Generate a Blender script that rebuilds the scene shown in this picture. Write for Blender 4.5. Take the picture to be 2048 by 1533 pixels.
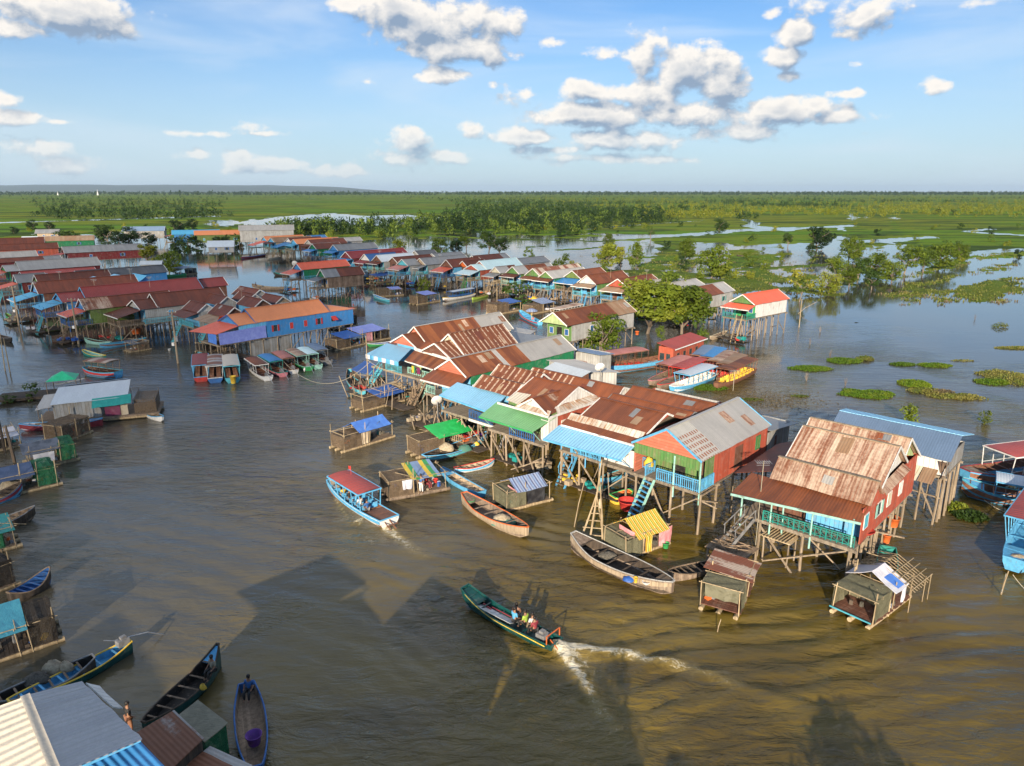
import bpy, math, random
import numpy as np
from mathutils import Vector, Matrix
random.seed(7); RNG = np.random.default_rng(11)
for o in list(bpy.data.objects): bpy.data.objects.remove(o)
SC = bpy.context.scene; COL = SC.collection

# ---------------------------------------------------------------- camera
F_PX = 1420.0; PITCH = math.atan(383/F_PX); CAM_H = 25.0
cd = bpy.data.cameras.new('camera'); cam = bpy.data.objects.new('camera', cd); COL.objects.link(cam)
cd.sensor_width = 36; cd.sensor_fit = 'HORIZONTAL'; cd.lens = 36*F_PX/2048
cd.clip_start = .5; cd.clip_end = 90000
cam.location = (0, 0, CAM_H); cam.rotation_euler = (math.pi/2-PITCH, 0, 0)
SC.camera = cam
_c, _s = math.cos(PITCH), math.sin(PITCH)
def ray(px, py):
    u = (px-1024)/F_PX; v = (766.5-py)/F_PX
    return (u, _c+v*_s, -_s+v*_c)
def P(p, z=0.0):
    """where the sight line through a point of the photograph meets height z"""
    d = ray(*p); t = (z-CAM_H)/d[2]
    return Vector((d[0]*t, d[1]*t, z))

# ---------------------------------------------------------------- light
SUN_EL, SHADOW_AZ = 16.5, 11.5
SC.view_settings.view_transform = 'Standard'; SC.view_settings.look = 'None'
SC.view_settings.gamma = 1.0; SC.view_settings.use_curve_mapping = False
SC.view_settings.exposure = 0.82; HAZE = True
sl = bpy.data.lights.new('sun', 'SUN'); sun = bpy.data.objects.new('sun', sl); COL.objects.link(sun)
sl.energy = 5.0; sl.angle = math.radians(.53); sl.color = (1.0, .85, .66)
_a, _e = math.radians(SHADOW_AZ), math.radians(SUN_EL)
LIGHT_DIR = Vector((math.sin(_a)*math.cos(_e), math.cos(_a)*math.cos(_e), -math.sin(_e)))
sun.rotation_euler = LIGHT_DIR.to_track_quat('-Z', 'Y').to_euler()
SC.render.engine = 'CYCLES'
SC.cycles.max_bounces = 6; SC.cycles.diffuse_bounces = 2; SC.cycles.glossy_bounces = 3
SC.cycles.transparent_max_bounces = 12; SC.cycles.transmission_bounces = 2; SC.cycles.volume_bounces = 0
SC.cycles.use_denoising = True; SC.cycles.caustics_reflective = False; SC.cycles.caustics_refractive = False
SC.cycles.use_adaptive_sampling = True; SC.cycles.adaptive_threshold = .015

def nd(t, typ, ins=None, **props):
    n = t.nodes.new(typ)
    for k, v in props.items(): setattr(n, k, v)
    for k, v in (ins or {}).items():
        s = n.inputs[k]
        if isinstance(v, bpy.types.NodeSocket): t.links.new(v, s)
        elif isinstance(v, bpy.types.Node): t.links.new(v.outputs[0], s)
        else: s.default_value = v
    return n
def mth(t, op, a, b=None, c=None, clamp=False):
    ins = {0: a}
    if b is not None: ins[1] = b
    if c is not None: ins[2] = c
    return nd(t, 'ShaderNodeMath', ins, operation=op, use_clamp=clamp).outputs[0]
def rgba(c): return (c[0], c[1], c[2], 1.0)
def mixc(t, f, a, b, mode='MIX'):
    n = t.nodes.new('ShaderNodeMix'); n.data_type = 'RGBA'; n.blend_type = mode; n.clamp_factor = True
    for k, v in ((0, f), (6, a), (7, b)):
        s = n.inputs[k]
        if isinstance(v, bpy.types.NodeSocket): t.links.new(v, s)
        elif k and isinstance(v, (tuple, list)): s.default_value = rgba(v)
        else: s.default_value = v
    return n.outputs[2]
def smooth(t, v, lo, hi, o0=0.0, o1=1.0):
    return nd(t, 'ShaderNodeMapRange', {0: v, 1: lo, 2: hi, 3: o0, 4: o1}, interpolation_type='SMOOTHSTEP').outputs[0]

# ---------------------------------------------------------------- sky: physical sky plus broken cumulus fixed to directions of the world
W = bpy.data.worlds.new('World'); SC.world = W; W.use_nodes = True
t = W.node_tree; t.nodes.clear()
SKY = .08
sky = nd(t, 'ShaderNodeTexSky', sky_type='NISHITA', sun_disc=False, sun_elevation=_e,
         sun_rotation=_a+math.pi, altitude=20, air_density=1.0, dust_density=.6, ozone_density=2.6)
geo = nd(t, 'ShaderNodeTexCoord').outputs['Generated']
sep = nd(t, 'ShaderNodeSeparateXYZ', {0: geo})
azn = mth(t, 'ARCTAN2', sep.outputs[0], sep.outputs[1])
eln = mth(t, 'ARCSINE', sep.outputs[2])
pv = nd(t, 'ShaderNodeCombineXYZ', {0: azn, 1: eln, 2: 0.0}).outputs[0]
CLOUDS = [(110,22,190,60,1),(30,56,130,30,.8),(200,50,90,30,.8),(860,50,150,72,1),(905,95,120,38,1),(800,20,110,40,1),(880,150,62,19,.8),(985,40,70,60,.6),(690,8,50,20,.5),(980,110,34,45,.8),
 (1285,115,62,58,1),(1370,140,95,60,1),(1215,110,40,24,.6),(1180,185,65,26,.8),(1300,180,120,40,.9),(1440,170,70,55,.9),(1180,230,150,34,1),(1380,225,150,42,.8),(1560,225,130,34,.8),
 (1680,235,100,20,.6),(945,262,42,26,.9),(1060,275,120,22,.9),(1240,280,190,26,.6),(1480,268,110,24,.7),(1180,318,150,15,.6),(1100,300,110,12,.6),(1290,320,100,8,.5),
 (1595,70,52,36,.9),(1570,115,55,26,.9),(1740,30,100,36,.8),(1690,70,50,20,.5),(1620,14,40,22,.6),(1712,126,34,15,.5),(1540,30,18,12,.4),(1875,172,34,16,.5),(1575,155,26,12,.4),(1420,85,34,12,.4),
 (735,163,22,14,.4),(985,172,14,12,.4),(80,300,68,26,.8),(120,325,70,22,.5),(30,232,85,18,.8),(120,244,44,8,.6),(15,200,40,22,.5),(490,252,34,20,.55),(400,268,66,8,.5),(520,268,46,6,.5),
 (525,330,85,20,.7),(480,315,36,16,.6),(690,346,70,14,.6),(385,312,38,14,.5),(815,290,46,30,.5),(800,318,60,20,.5),(900,312,50,14,.5),(1100,85,26,9,.3),(1020,200,40,20,.3),(1690,188,36,8,.4),(1735,268,20,8,.3),(1960,8,40,12,.4)]
def cloud_field(pvec):
    m = None
    for (cx, cy, rx, ry, w) in CLOUDS:
        d = Vector(ray(cx, cy)).normalized(); a0, e0 = math.atan2(d[0], d[1]), math.asin(d[2])
        d2 = Vector(ray(cx+rx, cy)).normalized(); d3 = Vector(ray(cx, cy-ry)).normalized()
        ia = 1/abs(math.atan2(d2[0], d2[1])-a0); ie = 1/abs(math.asin(d3[2])-e0)
        v = nd(t, 'ShaderNodeVectorMath', {0: pvec, 1: (ia, ie, 0), 2: (-a0*ia, -e0*ie, 0)}, operation='MULTIPLY_ADD')
        ln = nd(t, 'ShaderNodeVectorMath', {0: v.outputs[0]}, operation='LENGTH').outputs['Value']
        ln = mth(t, 'MULTIPLY_ADD', ln, -1.0*w, w)
        m = ln if m is None else nd(t, 'ShaderNodeMath', {0: m, 1: ln, 2: .15}, operation='SMOOTH_MAX').outputs[0]
    sc = nd(t, 'ShaderNodeVectorMath', {0: pvec, 1: (1.0, 1.35, 1)}, operation='MULTIPLY').outputs[0]
    n1 = nd(t, 'ShaderNodeTexNoise', {'Vector': sc, 'Scale': 17.0, 'Detail': 12.0, 'Roughness': .66, 'Distortion': .12}).outputs[0]
    n2 = nd(t, 'ShaderNodeTexVoronoi', {'Vector': sc, 'Scale': 34.0, 'Detail': 2.0, 'Roughness': .5}, feature='SMOOTH_F1').outputs[0]
    n3 = nd(t, 'ShaderNodeTexNoise', {'Vector': sc, 'Scale': 7.0, 'Detail': 3.0, 'Roughness': .5}).outputs[0]
    nn = mth(t, 'ADD', mth(t, 'MULTIPLY_ADD', n1, 3.3, -1.65), mth(t, 'MULTIPLY_ADD', n3, 1.6, -.8))
    nn = mth(t, 'ADD', nn, mth(t, 'MULTIPLY_ADD', n2, -.9, .36))
    mm = mth(t, 'MAXIMUM', m, -1.0)
    return mth(t, 'ADD', mth(t, 'MULTIPLY_ADD', mm, 1.65, .34), nn)
D0 = cloud_field(pv)
pv2 = nd(t, 'ShaderNodeVectorMath', {0: pv, 1: (-.008, .015, 0)}, operation='ADD').outputs[0]
D1 = cloud_field(pv2)
mask = smooth(t, D0, -.05, .62)
lit = mth(t, 'MULTIPLY_ADD', mth(t, 'SUBTRACT', D0, D1), .85, .47, clamp=True)
thick = smooth(t, D0, .7, 2.0, 1.0, .52)
lit = mth(t, 'MULTIPLY', lit, thick)
k = 1/SKY
ccol = mixc(t, lit, (.165*k, .22*k, .30*k), (.60*k, .565*k, .52*k))
lowfade = smooth(t, eln, 0.0, .10, .45, 1.0)
mask = mth(t, 'MULTIPLY', mth(t, 'MULTIPLY', mask, lowfade), .97)
# thin high veil
veil = nd(t, 'ShaderNodeTexNoise', {'Vector': nd(t, 'ShaderNodeVectorMath', {0: pv, 1: (1.6, 9.0, 1)}, operation='MULTIPLY').outputs[0], 'Scale': 1.6, 'Detail': 5.0, 'Roughness': .5, 'Distortion': .6}).outputs[0]
veil = mth(t, 'MULTIPLY', smooth(t, veil, .42, .72), .5)
skyc = nd(t, 'ShaderNodeMix', data_type='RGBA', blend_type='MULTIPLY'); skyc.inputs[0].default_value = 1.0
t.links.new(sky.outputs[0], skyc.inputs[6]); skyc.inputs[7].default_value = (.58, .81, 1.06, 1)
base = mixc(t, veil, skyc.outputs[2], (.47*k, .52*k, .57*k))
hz = smooth(t, eln, -.01, .26, .70, 0.0)
base = mixc(t, hz, base, (.375*k, .455*k, .52*k))
full = mixc(t, mask, base, ccol)
# unseen bright cumulus added overhead and ahead, for fill light and water reflections
ob_ = nd(t, 'ShaderNodeTexNoise', {'Vector': nd(t, 'ShaderNodeVectorMath', {0: geo, 1: (1, 1, 1.6)}, operation='MULTIPLY').outputs[0], 'Scale': 2.6, 'Detail': 5.0, 'Roughness': .55}).outputs[0]
over = mth(t, 'MULTIPLY', smooth(t, eln, .25, .42, 0.0, .65), smooth(t, ob_, .38, .58))
over = mth(t, 'MULTIPLY', over, smooth(t, sep.outputs[1], -.25, .35, .12, 1.0))
full = mixc(t, over, full, (.62*k, .645*k, .67*k))
bg = nd(t, 'ShaderNodeBackground', {0: full, 1: SKY})
nd(t, 'ShaderNodeOutputWorld', {0: bg.outputs[0]})
W.cycles.sampling_method = 'MANUAL'; W.cycles.sample_map_resolution = 512

# ---------------------------------------------------------------- building helpers
class MB:
    """collects faces (with metre UVs) and links them as one mesh object"""
    def __init__(s): s.v = []; s.f = []; s.uv = {}
    def face(s, pts, uv=None):
        i = len(s.v); s.v += [tuple(p) for p in pts]; s.f.append(tuple(range(i, i+len(pts))))
        if uv: s.uv[len(s.f)-1] = uv
        return s
    def box(s, x0, x1, y0, y1, z0, z1):
        return s.hexa([(x0,y0,z0),(x1,y0,z0),(x1,y1,z0),(x0,y1,z0),(x0,y0,z1),(x1,y0,z1),(x1,y1,z1),(x0,y1,z1)])
    def hexa(s, p):
        i = len(s.v); s.v += [tuple(q) for q in p]
        for f in ((0,3,2,1),(4,5,6,7),(0,1,5,4),(1,2,6,5),(2,3,7,6),(3,0,4,7)): s.f.append(tuple(i+k for k in f))
        return s
    def bar(s, a, b, w, h=None, up=(0,0,1)):
        h = h or w; a = Vector(a); b = Vector(b); d = (b-a).normalized(); u = Vector(up)
        if abs(d.dot(u)) > .98: u = Vector((1,0,0))
        x = d.cross(u).normalized()*w/2; y = x.cross(d).normalized()*h/2
        return s.hexa([a-x-y, a+x-y, b+x-y, b-x-y, a-x+y, a+x+y, b+x+y, b-x+y])
    def tube(s, pts, rad, n=6, cap=True):
        pts = [Vector(p) for p in pts]; rr = rad if isinstance(rad, (list, tuple)) else [rad]*len(pts)
        i0 = len(s.v)
        for k, p in enumerate(pts):
            d = (pts[min(k+1, len(pts)-1)]-pts[max(k-1, 0)]).normalized()
            u = Vector((0,0,1)) if abs(d.z) < .9 else Vector((1,0,0))
            x = d.cross(u).normalized(); y = x.cross(d)
            for j in range(n):
                a = 2*math.pi*j/n; s.v.append(tuple(p+(x*math.cos(a)+y*math.sin(a))*rr[k]))
        for k in range(len(pts)-1):
            for j in range(n):
                a = i0+k*n+j; b = i0+k*n+(j+1) % n; s.f.append((a, b, b+n, a+n))
        if cap:
            s.f.append(tuple(i0+j for j in reversed(range(n)))); s.f.append(tuple(i0+(len(pts)-1)*n+j for j in range(n)))
        return s
    def lathe(s, prof, c=(0,0,0), n=14):
        i0 = len(s.v)
        for (r, z) in prof:
            for j in range(n):
                a = 2*math.pi*j/n; s.v.append((c[0]+r*math.cos(a), c[1]+r*math.sin(a), c[2]+z))
        for k in range(len(prof)-1):
            for j in range(n):
                a = i0+k*n+j; b = i0+k*n+(j+1) % n; s.f.append((a, b, b+n, a+n))
        return s
    def slab(s, p00, p01, p10, p11, th=.045, nu=None, nv=2, jit=.014, sag=0.0):
        """sheet from top edge p00-p01 down to p10-p11, slightly uneven along its sheets"""
        p00, p01, p10, p11 = map(Vector, (p00, p01, p10, p11))
        lu = (p01-p00).length; lv = (p10-p00).length
        nu = nu or max(1, int(round(max(lu, (p11-p10).length)/.85)))
        nrm = (p01-p00).cross(p10-p00)
        if nrm.length < 1e-6: nrm = (p11-p10).cross(p10-p00)
        nrm.normalize()
        if nrm.z < 0: nrm = -nrm
        js = [random.uniform(-jit, jit) for _ in range(nu+1)]; rg = [random.uniform(-.01, min(.07, jit*4)) for _ in range(nu+1)]; dn = (p10-p00).normalized()
        top = []
        for j in range(nv+1):
            b = j/nv
            for i in range(nu+1):
                a = i/nu
                p = (p00*(1-a)+p01*a)*(1-b)+(p10*(1-a)+p11*a)*b
                p = p+nrm*(js[i]*(.4+b)-sag*4*b*(1-b)-sag*2*a*(1-a)+random.uniform(-jit, jit)*.4)
                if j == nv: p = p+dn*rg[i]
                top.append((p, (a*lu, b*lv)))
        i0 = len(s.v); N = len(top)
        s.v += [tuple(p) for p, _ in top]+[tuple(p-nrm*th) for p, _ in top]
        for j in range(nv):
            for i in range(nu):
                a = j*(nu+1)+i; q = (a, a+1, a+nu+2, a+nu+1); uv = [top[k][1] for k in q]
                s.f.append(tuple(i0+k for k in q)); s.uv[len(s.f)-1] = uv
                s.f.append(tuple(i0+N+k for k in reversed(q))); s.uv[len(s.f)-1] = uv[::-1]
        def edge(idx):
            for a, b in zip(idx[:-1], idx[1:]): s.f.append((i0+a, i0+a+N, i0+b+N, i0+b))
        edge(list(range(nu+1))); edge([nv*(nu+1)+i for i in range(nu+1)][::-1])
        edge([j*(nu+1) for j in range(nv+1)][::-1]); edge([j*(nu+1)+nu for j in range(nv+1)])
        return s
    def mesh(s, name):
        me = bpy.data.meshes.new(name); me.from_pydata(s.v, [], s.f)
        uvl = me.uv_layers.new(name='UVMap'); co = s.v
        buf = np.zeros((len(me.loops), 2), dtype=np.float32); k = 0
        for fi, f in enumerate(s.f):
            uv = s.uv.get(fi)
            if uv is None:
                a, b, c = (Vector(co[f[0]]), Vector(co[f[1]]), Vector(co[f[2]])); n = (b-a).cross(c-a)
                if n.length > 1e-9: n.normalize()
                if abs(n.z) > .7: uv = [(co[i][0], co[i][1]) for i in f]
                else:
                    tx = Vector((-n.y, n.x, 0))
                    if tx.length > 1e-9: tx.normalize()
                    uv = [(tx.x*co[i][0]+tx.y*co[i][1], co[i][2]) for i in f]
            for q in uv: buf[k] = q; k += 1
        uvl.data.foreach_set('uv', buf.ravel())
        return me
    def build(s, name, mat, parent=None, smooth=False):
        me = s.mesh(name); me.materials.append(MAT(mat))
        if smooth: me.polygons.foreach_set('use_smooth', [True]*len(me.polygons))
        return link(name, me, parent)
def link(name, data, parent=None):
    o = bpy.data.objects.new(name, data); COL.objects.link(o)
    if parent is not None: o.parent = parent
    return o
def tag(o, label=None, cat=None, group=None, kind=None):
    if label: o['label'] = label
    if cat: o['category'] = cat
    if group: o['group'] = group
    if kind: o['kind'] = kind
    return o
def thing(name, label, cat, loc, rz=0.0, group=None):
    o = link(name, None); o.location = loc; o.rotation_euler = (0, 0, rz); o.empty_display_size = .5
    return tag(o, label, cat, group)
def copy_tree(o, parent=None):
    c = o.copy(); COL.objects.link(c); c.parent = parent
    for ch in list(o.children): copy_tree(ch, c)
    return c
# ---------------------------------------------------------------- materials
_M = {}; RECIPE = {}
def MAT(k):
    if isinstance(k, bpy.types.Material): return k
    if k not in _M:
        r = RECIPE[k]; _M[k] = r[0](k, *r[1:])
    return _M[k]
def newmat(name):
    m = bpy.data.materials.new(name); m.use_nodes = True; t = m.node_tree; t.nodes.clear()
    return m, t
def finish(t, col, rough=.6, bump=None, metal=0.0, spec=.4, trans=0.0, alpha=None):
    b = nd(t, 'ShaderNodeBsdfPrincipled', {'Base Color': col if not isinstance(col, tuple) else rgba(col), 'Roughness': rough, 'Metallic': metal, 'Specular IOR Level': spec})
    if bump is not None: t.links.new(bump, b.inputs['Normal'])
    out = b.outputs[0]
    if trans:
        tr = nd(t, 'ShaderNodeBsdfTranslucent', {0: col if not isinstance(col, tuple) else rgba(col)})
        out = nd(t, 'ShaderNodeMixShader', {0: trans, 1: out, 2: tr.outputs[0]}).outputs[0]
    if alpha is not None:
        tp = nd(t, 'ShaderNodeBsdfTransparent')
        out = nd(t, 'ShaderNodeMixShader', {0: alpha, 1: tp.outputs[0], 2: out}).outputs[0]
    nd(t, 'ShaderNodeOutputMaterial', {0: out})
def coords(t):
    tc = nd(t, 'ShaderNodeTexCoord'); s = nd(t, 'ShaderNodeSeparateXYZ', {0: tc.outputs['UV']})
    rnd = nd(t, 'ShaderNodeObjectInfo').outputs['Random']
    return tc, s.outputs[0], s.outputs[1], rnd
def noise(t, vec, scale, detail=4.0, rough=.55, dist=0.0):
    return nd(t, 'ShaderNodeTexNoise', {'Vector': vec, 'Scale': scale, 'Detail': detail, 'Roughness': rough, 'Distortion': dist}).outputs[0]
def vec3(t, x, y, z=0.0): return nd(t, 'ShaderNodeCombineXYZ', {0: x, 1: y, 2: z}).outputs[0]
def hsv(t, col, v):
    n = nd(t, 'ShaderNodeHueSaturation', {'Value': v, 'Color': col if not isinstance(col, tuple) else rgba(col)})
    return n.outputs[0]

def roofmat(name, base, alt, su=2.2, sv=.35, thr=.5, soft=.12, shv=.25, rib=.2, rough=.55, metal=0.0, dash=0.0, patch=False, var=.3):
    """corrugated sheets: u runs along the ridge, v down the slope, in metres"""
    m, t = newmat(name); tc, u, v, rnd = coords(t)
    r100 = mth(t, 'MULTIPLY', rnd, 97.0)
    sheet = nd(t, 'ShaderNodeTexWhiteNoise', {'W': mth(t, 'ADD', mth(t, 'FLOOR', mth(t, 'DIVIDE', u, .85)), r100)}, noise_dimensions='1D').outputs[0]
    row = nd(t, 'ShaderNodeTexWhiteNoise', {'Vector': vec3(t, mth(t, 'FLOOR', mth(t, 'DIVIDE', u, .85)), mth(t, 'FLOOR', mth(t, 'DIVIDE', v, 1.7)), r100)}, noise_dimensions='3D').outputs[0]
    st = noise(t, vec3(t, mth(t, 'MULTIPLY', u, su), mth(t, 'MULTIPLY', v, sv), r100), 1.0, 5.0, .62)
    big = noise(t, vec3(t, u, v, r100), .45, 4.0)
    fine = noise(t, vec3(t, u, v, r100), 5.0, 5.0, .65)
    fac = mth(t, 'ADD', mth(t, 'ADD', mth(t, 'MULTIPLY', st, .6), mth(t, 'MULTIPLY', big, .3)), mth(t, 'MULTIPLY_ADD', fine, .25, -.07))
    fac = mth(t, 'ADD', fac, mth(t, 'MULTIPLY_ADD', sheet, shv, -shv/2))
    fac = smooth(t, fac, thr-soft, thr+soft)
    col = mixc(t, fac, base, alt)
    if dash:
        fu = mth(t, 'FRACT', mth(t, 'DIVIDE', u, dash)); dn = noise(t, vec3(t, mth(t, 'MULTIPLY', u, 3.0), mth(t, 'MULTIPLY', v, 4.5), r100), 1.0, 3.0)
        d = mth(t, 'MULTIPLY', mth(t, 'LESS_THAN', fu, .26), smooth(t, dn, .36, .5))
        col = mixc(t, mth(t, 'MULTIPLY', d, .9), col, (.50, .37, .27))
    if patch:
        fu = mth(t, 'FRACT', mth(t, 'DIVIDE', u, .34)); fv = mth(t, 'FRACT', mth(t, 'DIVIDE', v, .5))
        dn = noise(t, vec3(t, u, v, 3.0), 4.5, 4.0)
        d = mth(t, 'MULTIPLY', mth(t, 'MULTIPLY', mth(t, 'LESS_THAN', mth(t, 'ADD', fu, mth(t, 'MULTIPLY_ADD', dn, .5, -.25)), .52), mth(t, 'LESS_THAN', mth(t, 'ADD', fv, mth(t, 'MULTIPLY_ADD', dn, .7, -.35)), .60)), mth(t, 'GREATER_THAN', v, 1.0))
        col = mixc(t, mth(t, 'MULTIPLY', d, .95), col, (.27, .085, .025))
    val = mth(t, 'MULTIPLY_ADD', sheet, var*.5, 1-var*.35)
    val = mth(t, 'ADD', val, mth(t, 'MULTIPLY_ADD', row, var*.35, -var*.17))
    val = mth(t, 'MULTIPLY', val, mth(t, 'MULTIPLY_ADD', rnd, .25, .88))
    val = mth(t, 'MULTIPLY', val, mth(t, 'MULTIPLY_ADD', fine, .5, .75))
    col = hsv(t, col, val)
    wv = mth(t, 'SINE', mth(t, 'MULTIPLY', u, 2*math.pi/rib))
    hgt = mth(t, 'ADD', mth(t, 'MULTIPLY', wv, .5), mth(t, 'MULTIPLY', fine, .5))
    bump = nd(t, 'ShaderNodeBump', {'Strength': .55, 'Distance': .03 if rib < .21 else .07, 'Height': hgt}).outputs[0]
    finish(t, col, rough, bump, metal, .35)
    return m
def wallmat(name, base, alt, pw=.22, var=.35, thr=.62, rough=.75, horiz=False, rib=.5):
    """boards or sheets with weathering"""
    m, t = newmat(name); tc, u, v, rnd = coords(t)
    if horiz: u, v = v, u
    r100 = mth(t, 'MULTIPLY', rnd, 57.0)
    cell = mth(t, 'FLOOR', mth(t, 'DIVIDE', u, pw))
    pl = nd(t, 'ShaderNodeTexWhiteNoise', {'W': mth(t, 'ADD', cell, r100)}, noise_dimensions='1D').outputs[0]
    st = noise(t, vec3(t, mth(t, 'MULTIPLY', u, 5.0), mth(t, 'MULTIPLY', v, .8), r100), 1.0, 5.0, .6)
    big = noise(t, vec3(t, u, v, r100), .7, 4.0)
    fac = smooth(t, mth(t, 'ADD', mth(t, 'MULTIPLY', st, .55), mth(t, 'MULTIPLY', big, .5)), thr-.14, thr+.12)
    col = mixc(t, fac, base, alt)
    val = mth(t, 'MULTIPLY', mth(t, 'MULTIPLY_ADD', pl, var, 1-var*.55), mth(t, 'MULTIPLY_ADD', st, .4, .8))
    col = hsv(t, col, val)
    fr = mth(t, 'FRACT', mth(t, 'DIVIDE', u, pw))
    gap = smooth(t, mth(t, 'ABSOLUTE', mth(t, 'SUBTRACT', fr, .5)), .40, .5, 1.0, 0.0)
    dirt = noise(t, vec3(t, mth(t, 'MULTIPLY', u, 1.6), mth(t, 'MULTIPLY', v, .5), r100), 1.3, 6.0, .7)
    col = mixc(t, smooth(t, dirt, .52, .74, 0.0, .6), col, (.17, .12, .085))
    fade_ = noise(t, vec3(t, u, v, mth(t, 'ADD', r100, 9.0)), 1.9, 5.0, .7)
    col = mixc(t, smooth(t, fade_, .50, .75, 0.0, .30), col, (.42, .37, .31))
    col = hsv(t, col, mth(t, 'MULTIPLY_ADD', gap, .45, .55))
    bump = nd(t, 'ShaderNodeBump', {'Strength': rib, 'Distance': .02, 'Height': gap}).outputs[0]
    finish(t, col, rough, bump, 0.0, .3)
    return m
def plain(name, base, alt=None, scale=3.0, rough=.6, var=.25, metal=0.0, spec=.4):
    m, t = newmat(name); tc, u, v, rnd = coords(t)
    off = nd(t, 'ShaderNodeVectorMath', {0: tc.outputs['Object'], 1: vec3(t, mth(t, 'MULTIPLY', rnd, 31.0), mth(t, 'MULTIPLY', rnd, 17.0), 0.0)}, operation='ADD').outputs[0]
    n = noise(t, off, scale, 5.0, .65)
    col = mixc(t, smooth(t, n, .38, .68), base, alt or tuple(c*.72 for c in base))
    w_ = noise(t, off, scale*1.7, 6.0, .75)
    col = mixc(t, smooth(t, w_, .54, .68, 0.0, .55), col, (.20, .155, .115))
    col = hsv(t, col, mth(t, 'MULTIPLY_ADD', rnd, var, 1-var/2))
    bump = nd(t, 'ShaderNodeBump', {'Strength': .25, 'Distance': .01, 'Height': n}).outputs[0]
    finish(t, col, rough, bump, metal, spec)
    return m
def woodmat(name, base, alt, rough=.85):
    m, t = newmat(name); tc, u, v, rnd = coords(t)
    pl = nd(t, 'ShaderNodeTexWhiteNoise', {'W': mth(t, 'FLOOR', mth(t, 'DIVIDE', u, .16))}, noise_dimensions='1D').outputs[0]
    off = nd(t, 'ShaderNodeVectorMath', {0: tc.outputs['Object'], 1: vec3(t, mth(t, 'MULTIPLY', rnd, 31.0), mth(t, 'MULTIPLY', rnd, 17.0), 0.0)}, operation='ADD').outputs[0]
    n = noise(t, nd(t, 'ShaderNodeVectorMath', {0: off, 1: (3, 3, .6)}, operation='MULTIPLY').outputs[0], 1.6, 6.0, .7)
    col = mixc(t, smooth(t, n, .35, .7), base, alt)
    col = hsv(t, col, mth(t, 'MULTIPLY', mth(t, 'MULTIPLY_ADD', pl, .4, .8), mth(t, 'MULTIPLY_ADD', rnd, .4, .8)))
    bump = nd(t, 'ShaderNodeBump', {'Strength': .4, 'Distance': .01, 'Height': n}).outputs[0]
    finish(t, col, rough, bump, 0, .25)
    return m
def tarpmat(name, base, alt, stripe=None, rough=.45):
    m, t = newmat(name); tc, u, v, rnd = coords(t)
    n = noise(t, tc.outputs['Object'], 1.6, 6.0, .6, .4)
    col = mixc(t, smooth(t, n, .42, .62), base, alt)
    if stripe:
        w, cols = stripe
        f = mth(t, 'FRACT', mth(t, 'DIVIDE', v if w < 0 else u, abs(w)))
        for i, c in enumerate(cols):
            col = mixc(t, mth(t, 'MULTIPLY', mth(t, 'GREATER_THAN', f, (i+1)/(len(cols)+1)), 1.0), col, c)
        col = hsv(t, col, mth(t, 'MULTIPLY_ADD', n, .7, .62))
    wr = noise(t, nd(t, 'ShaderNodeVectorMath', {0: tc.outputs['Object'], 1: (1, 2.2, 1)}, operation='MULTIPLY').outputs[0], 2.6, 5.0, .6, 1.0)
    bump = nd(t, 'ShaderNodeBump', {'Strength': .6, 'Distance': .08, 'Height': wr}).outputs[0]
    finish(t, col, rough, bump, 0, .5, trans=.12)
    return m
def netmat(name, base, cov=.6):
    m, t = newmat(name); tc, u, v, rnd = coords(t)
    n = noise(t, tc.outputs['Object'], 2.0, 6.0, .7)
    col = mixc(t, smooth(t, n, .35, .7), base, tuple(c*.55 for c in base))
    gu = mth(t, 'LESS_THAN', mth(t, 'FRACT', mth(t, 'MULTIPLY', u, 14.0)), cov*.5); gv = mth(t, 'LESS_THAN', mth(t, 'FRACT', mth(t, 'MULTIPLY', v, 14.0)), cov*.5)
    a = mth(t, 'MAXIMUM', mth(t, 'MAXIMUM', gu, gv), smooth(t, n, .50, .58))
    finish(t, col, .9, None, 0, .2, alpha=a)
    return m
def leafmat(name, a, b, c, trans=.3):
    m, t = newmat(name); tc, u, v, rnd = coords(t)
    n1 = noise(t, tc.outputs['Object'], .55, 3.0); n2 = noise(t, tc.outputs['Object'], 3.5, 3.0, .7)
    col = mixc(t, smooth(t, n2, .35, .65), a, b)
    col = mixc(t, smooth(t, mth(t, 'ADD', mth(t, 'MULTIPLY', n1, .8), mth(t, 'MULTIPLY', rnd, .3)), .5, .75), col, c)
    col = hsv(t, col, mth(t, 'MULTIPLY_ADD', rnd, .5, .75))
    finish(t, col, .6, None, 0, .3, trans=trans)
    return m

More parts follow.
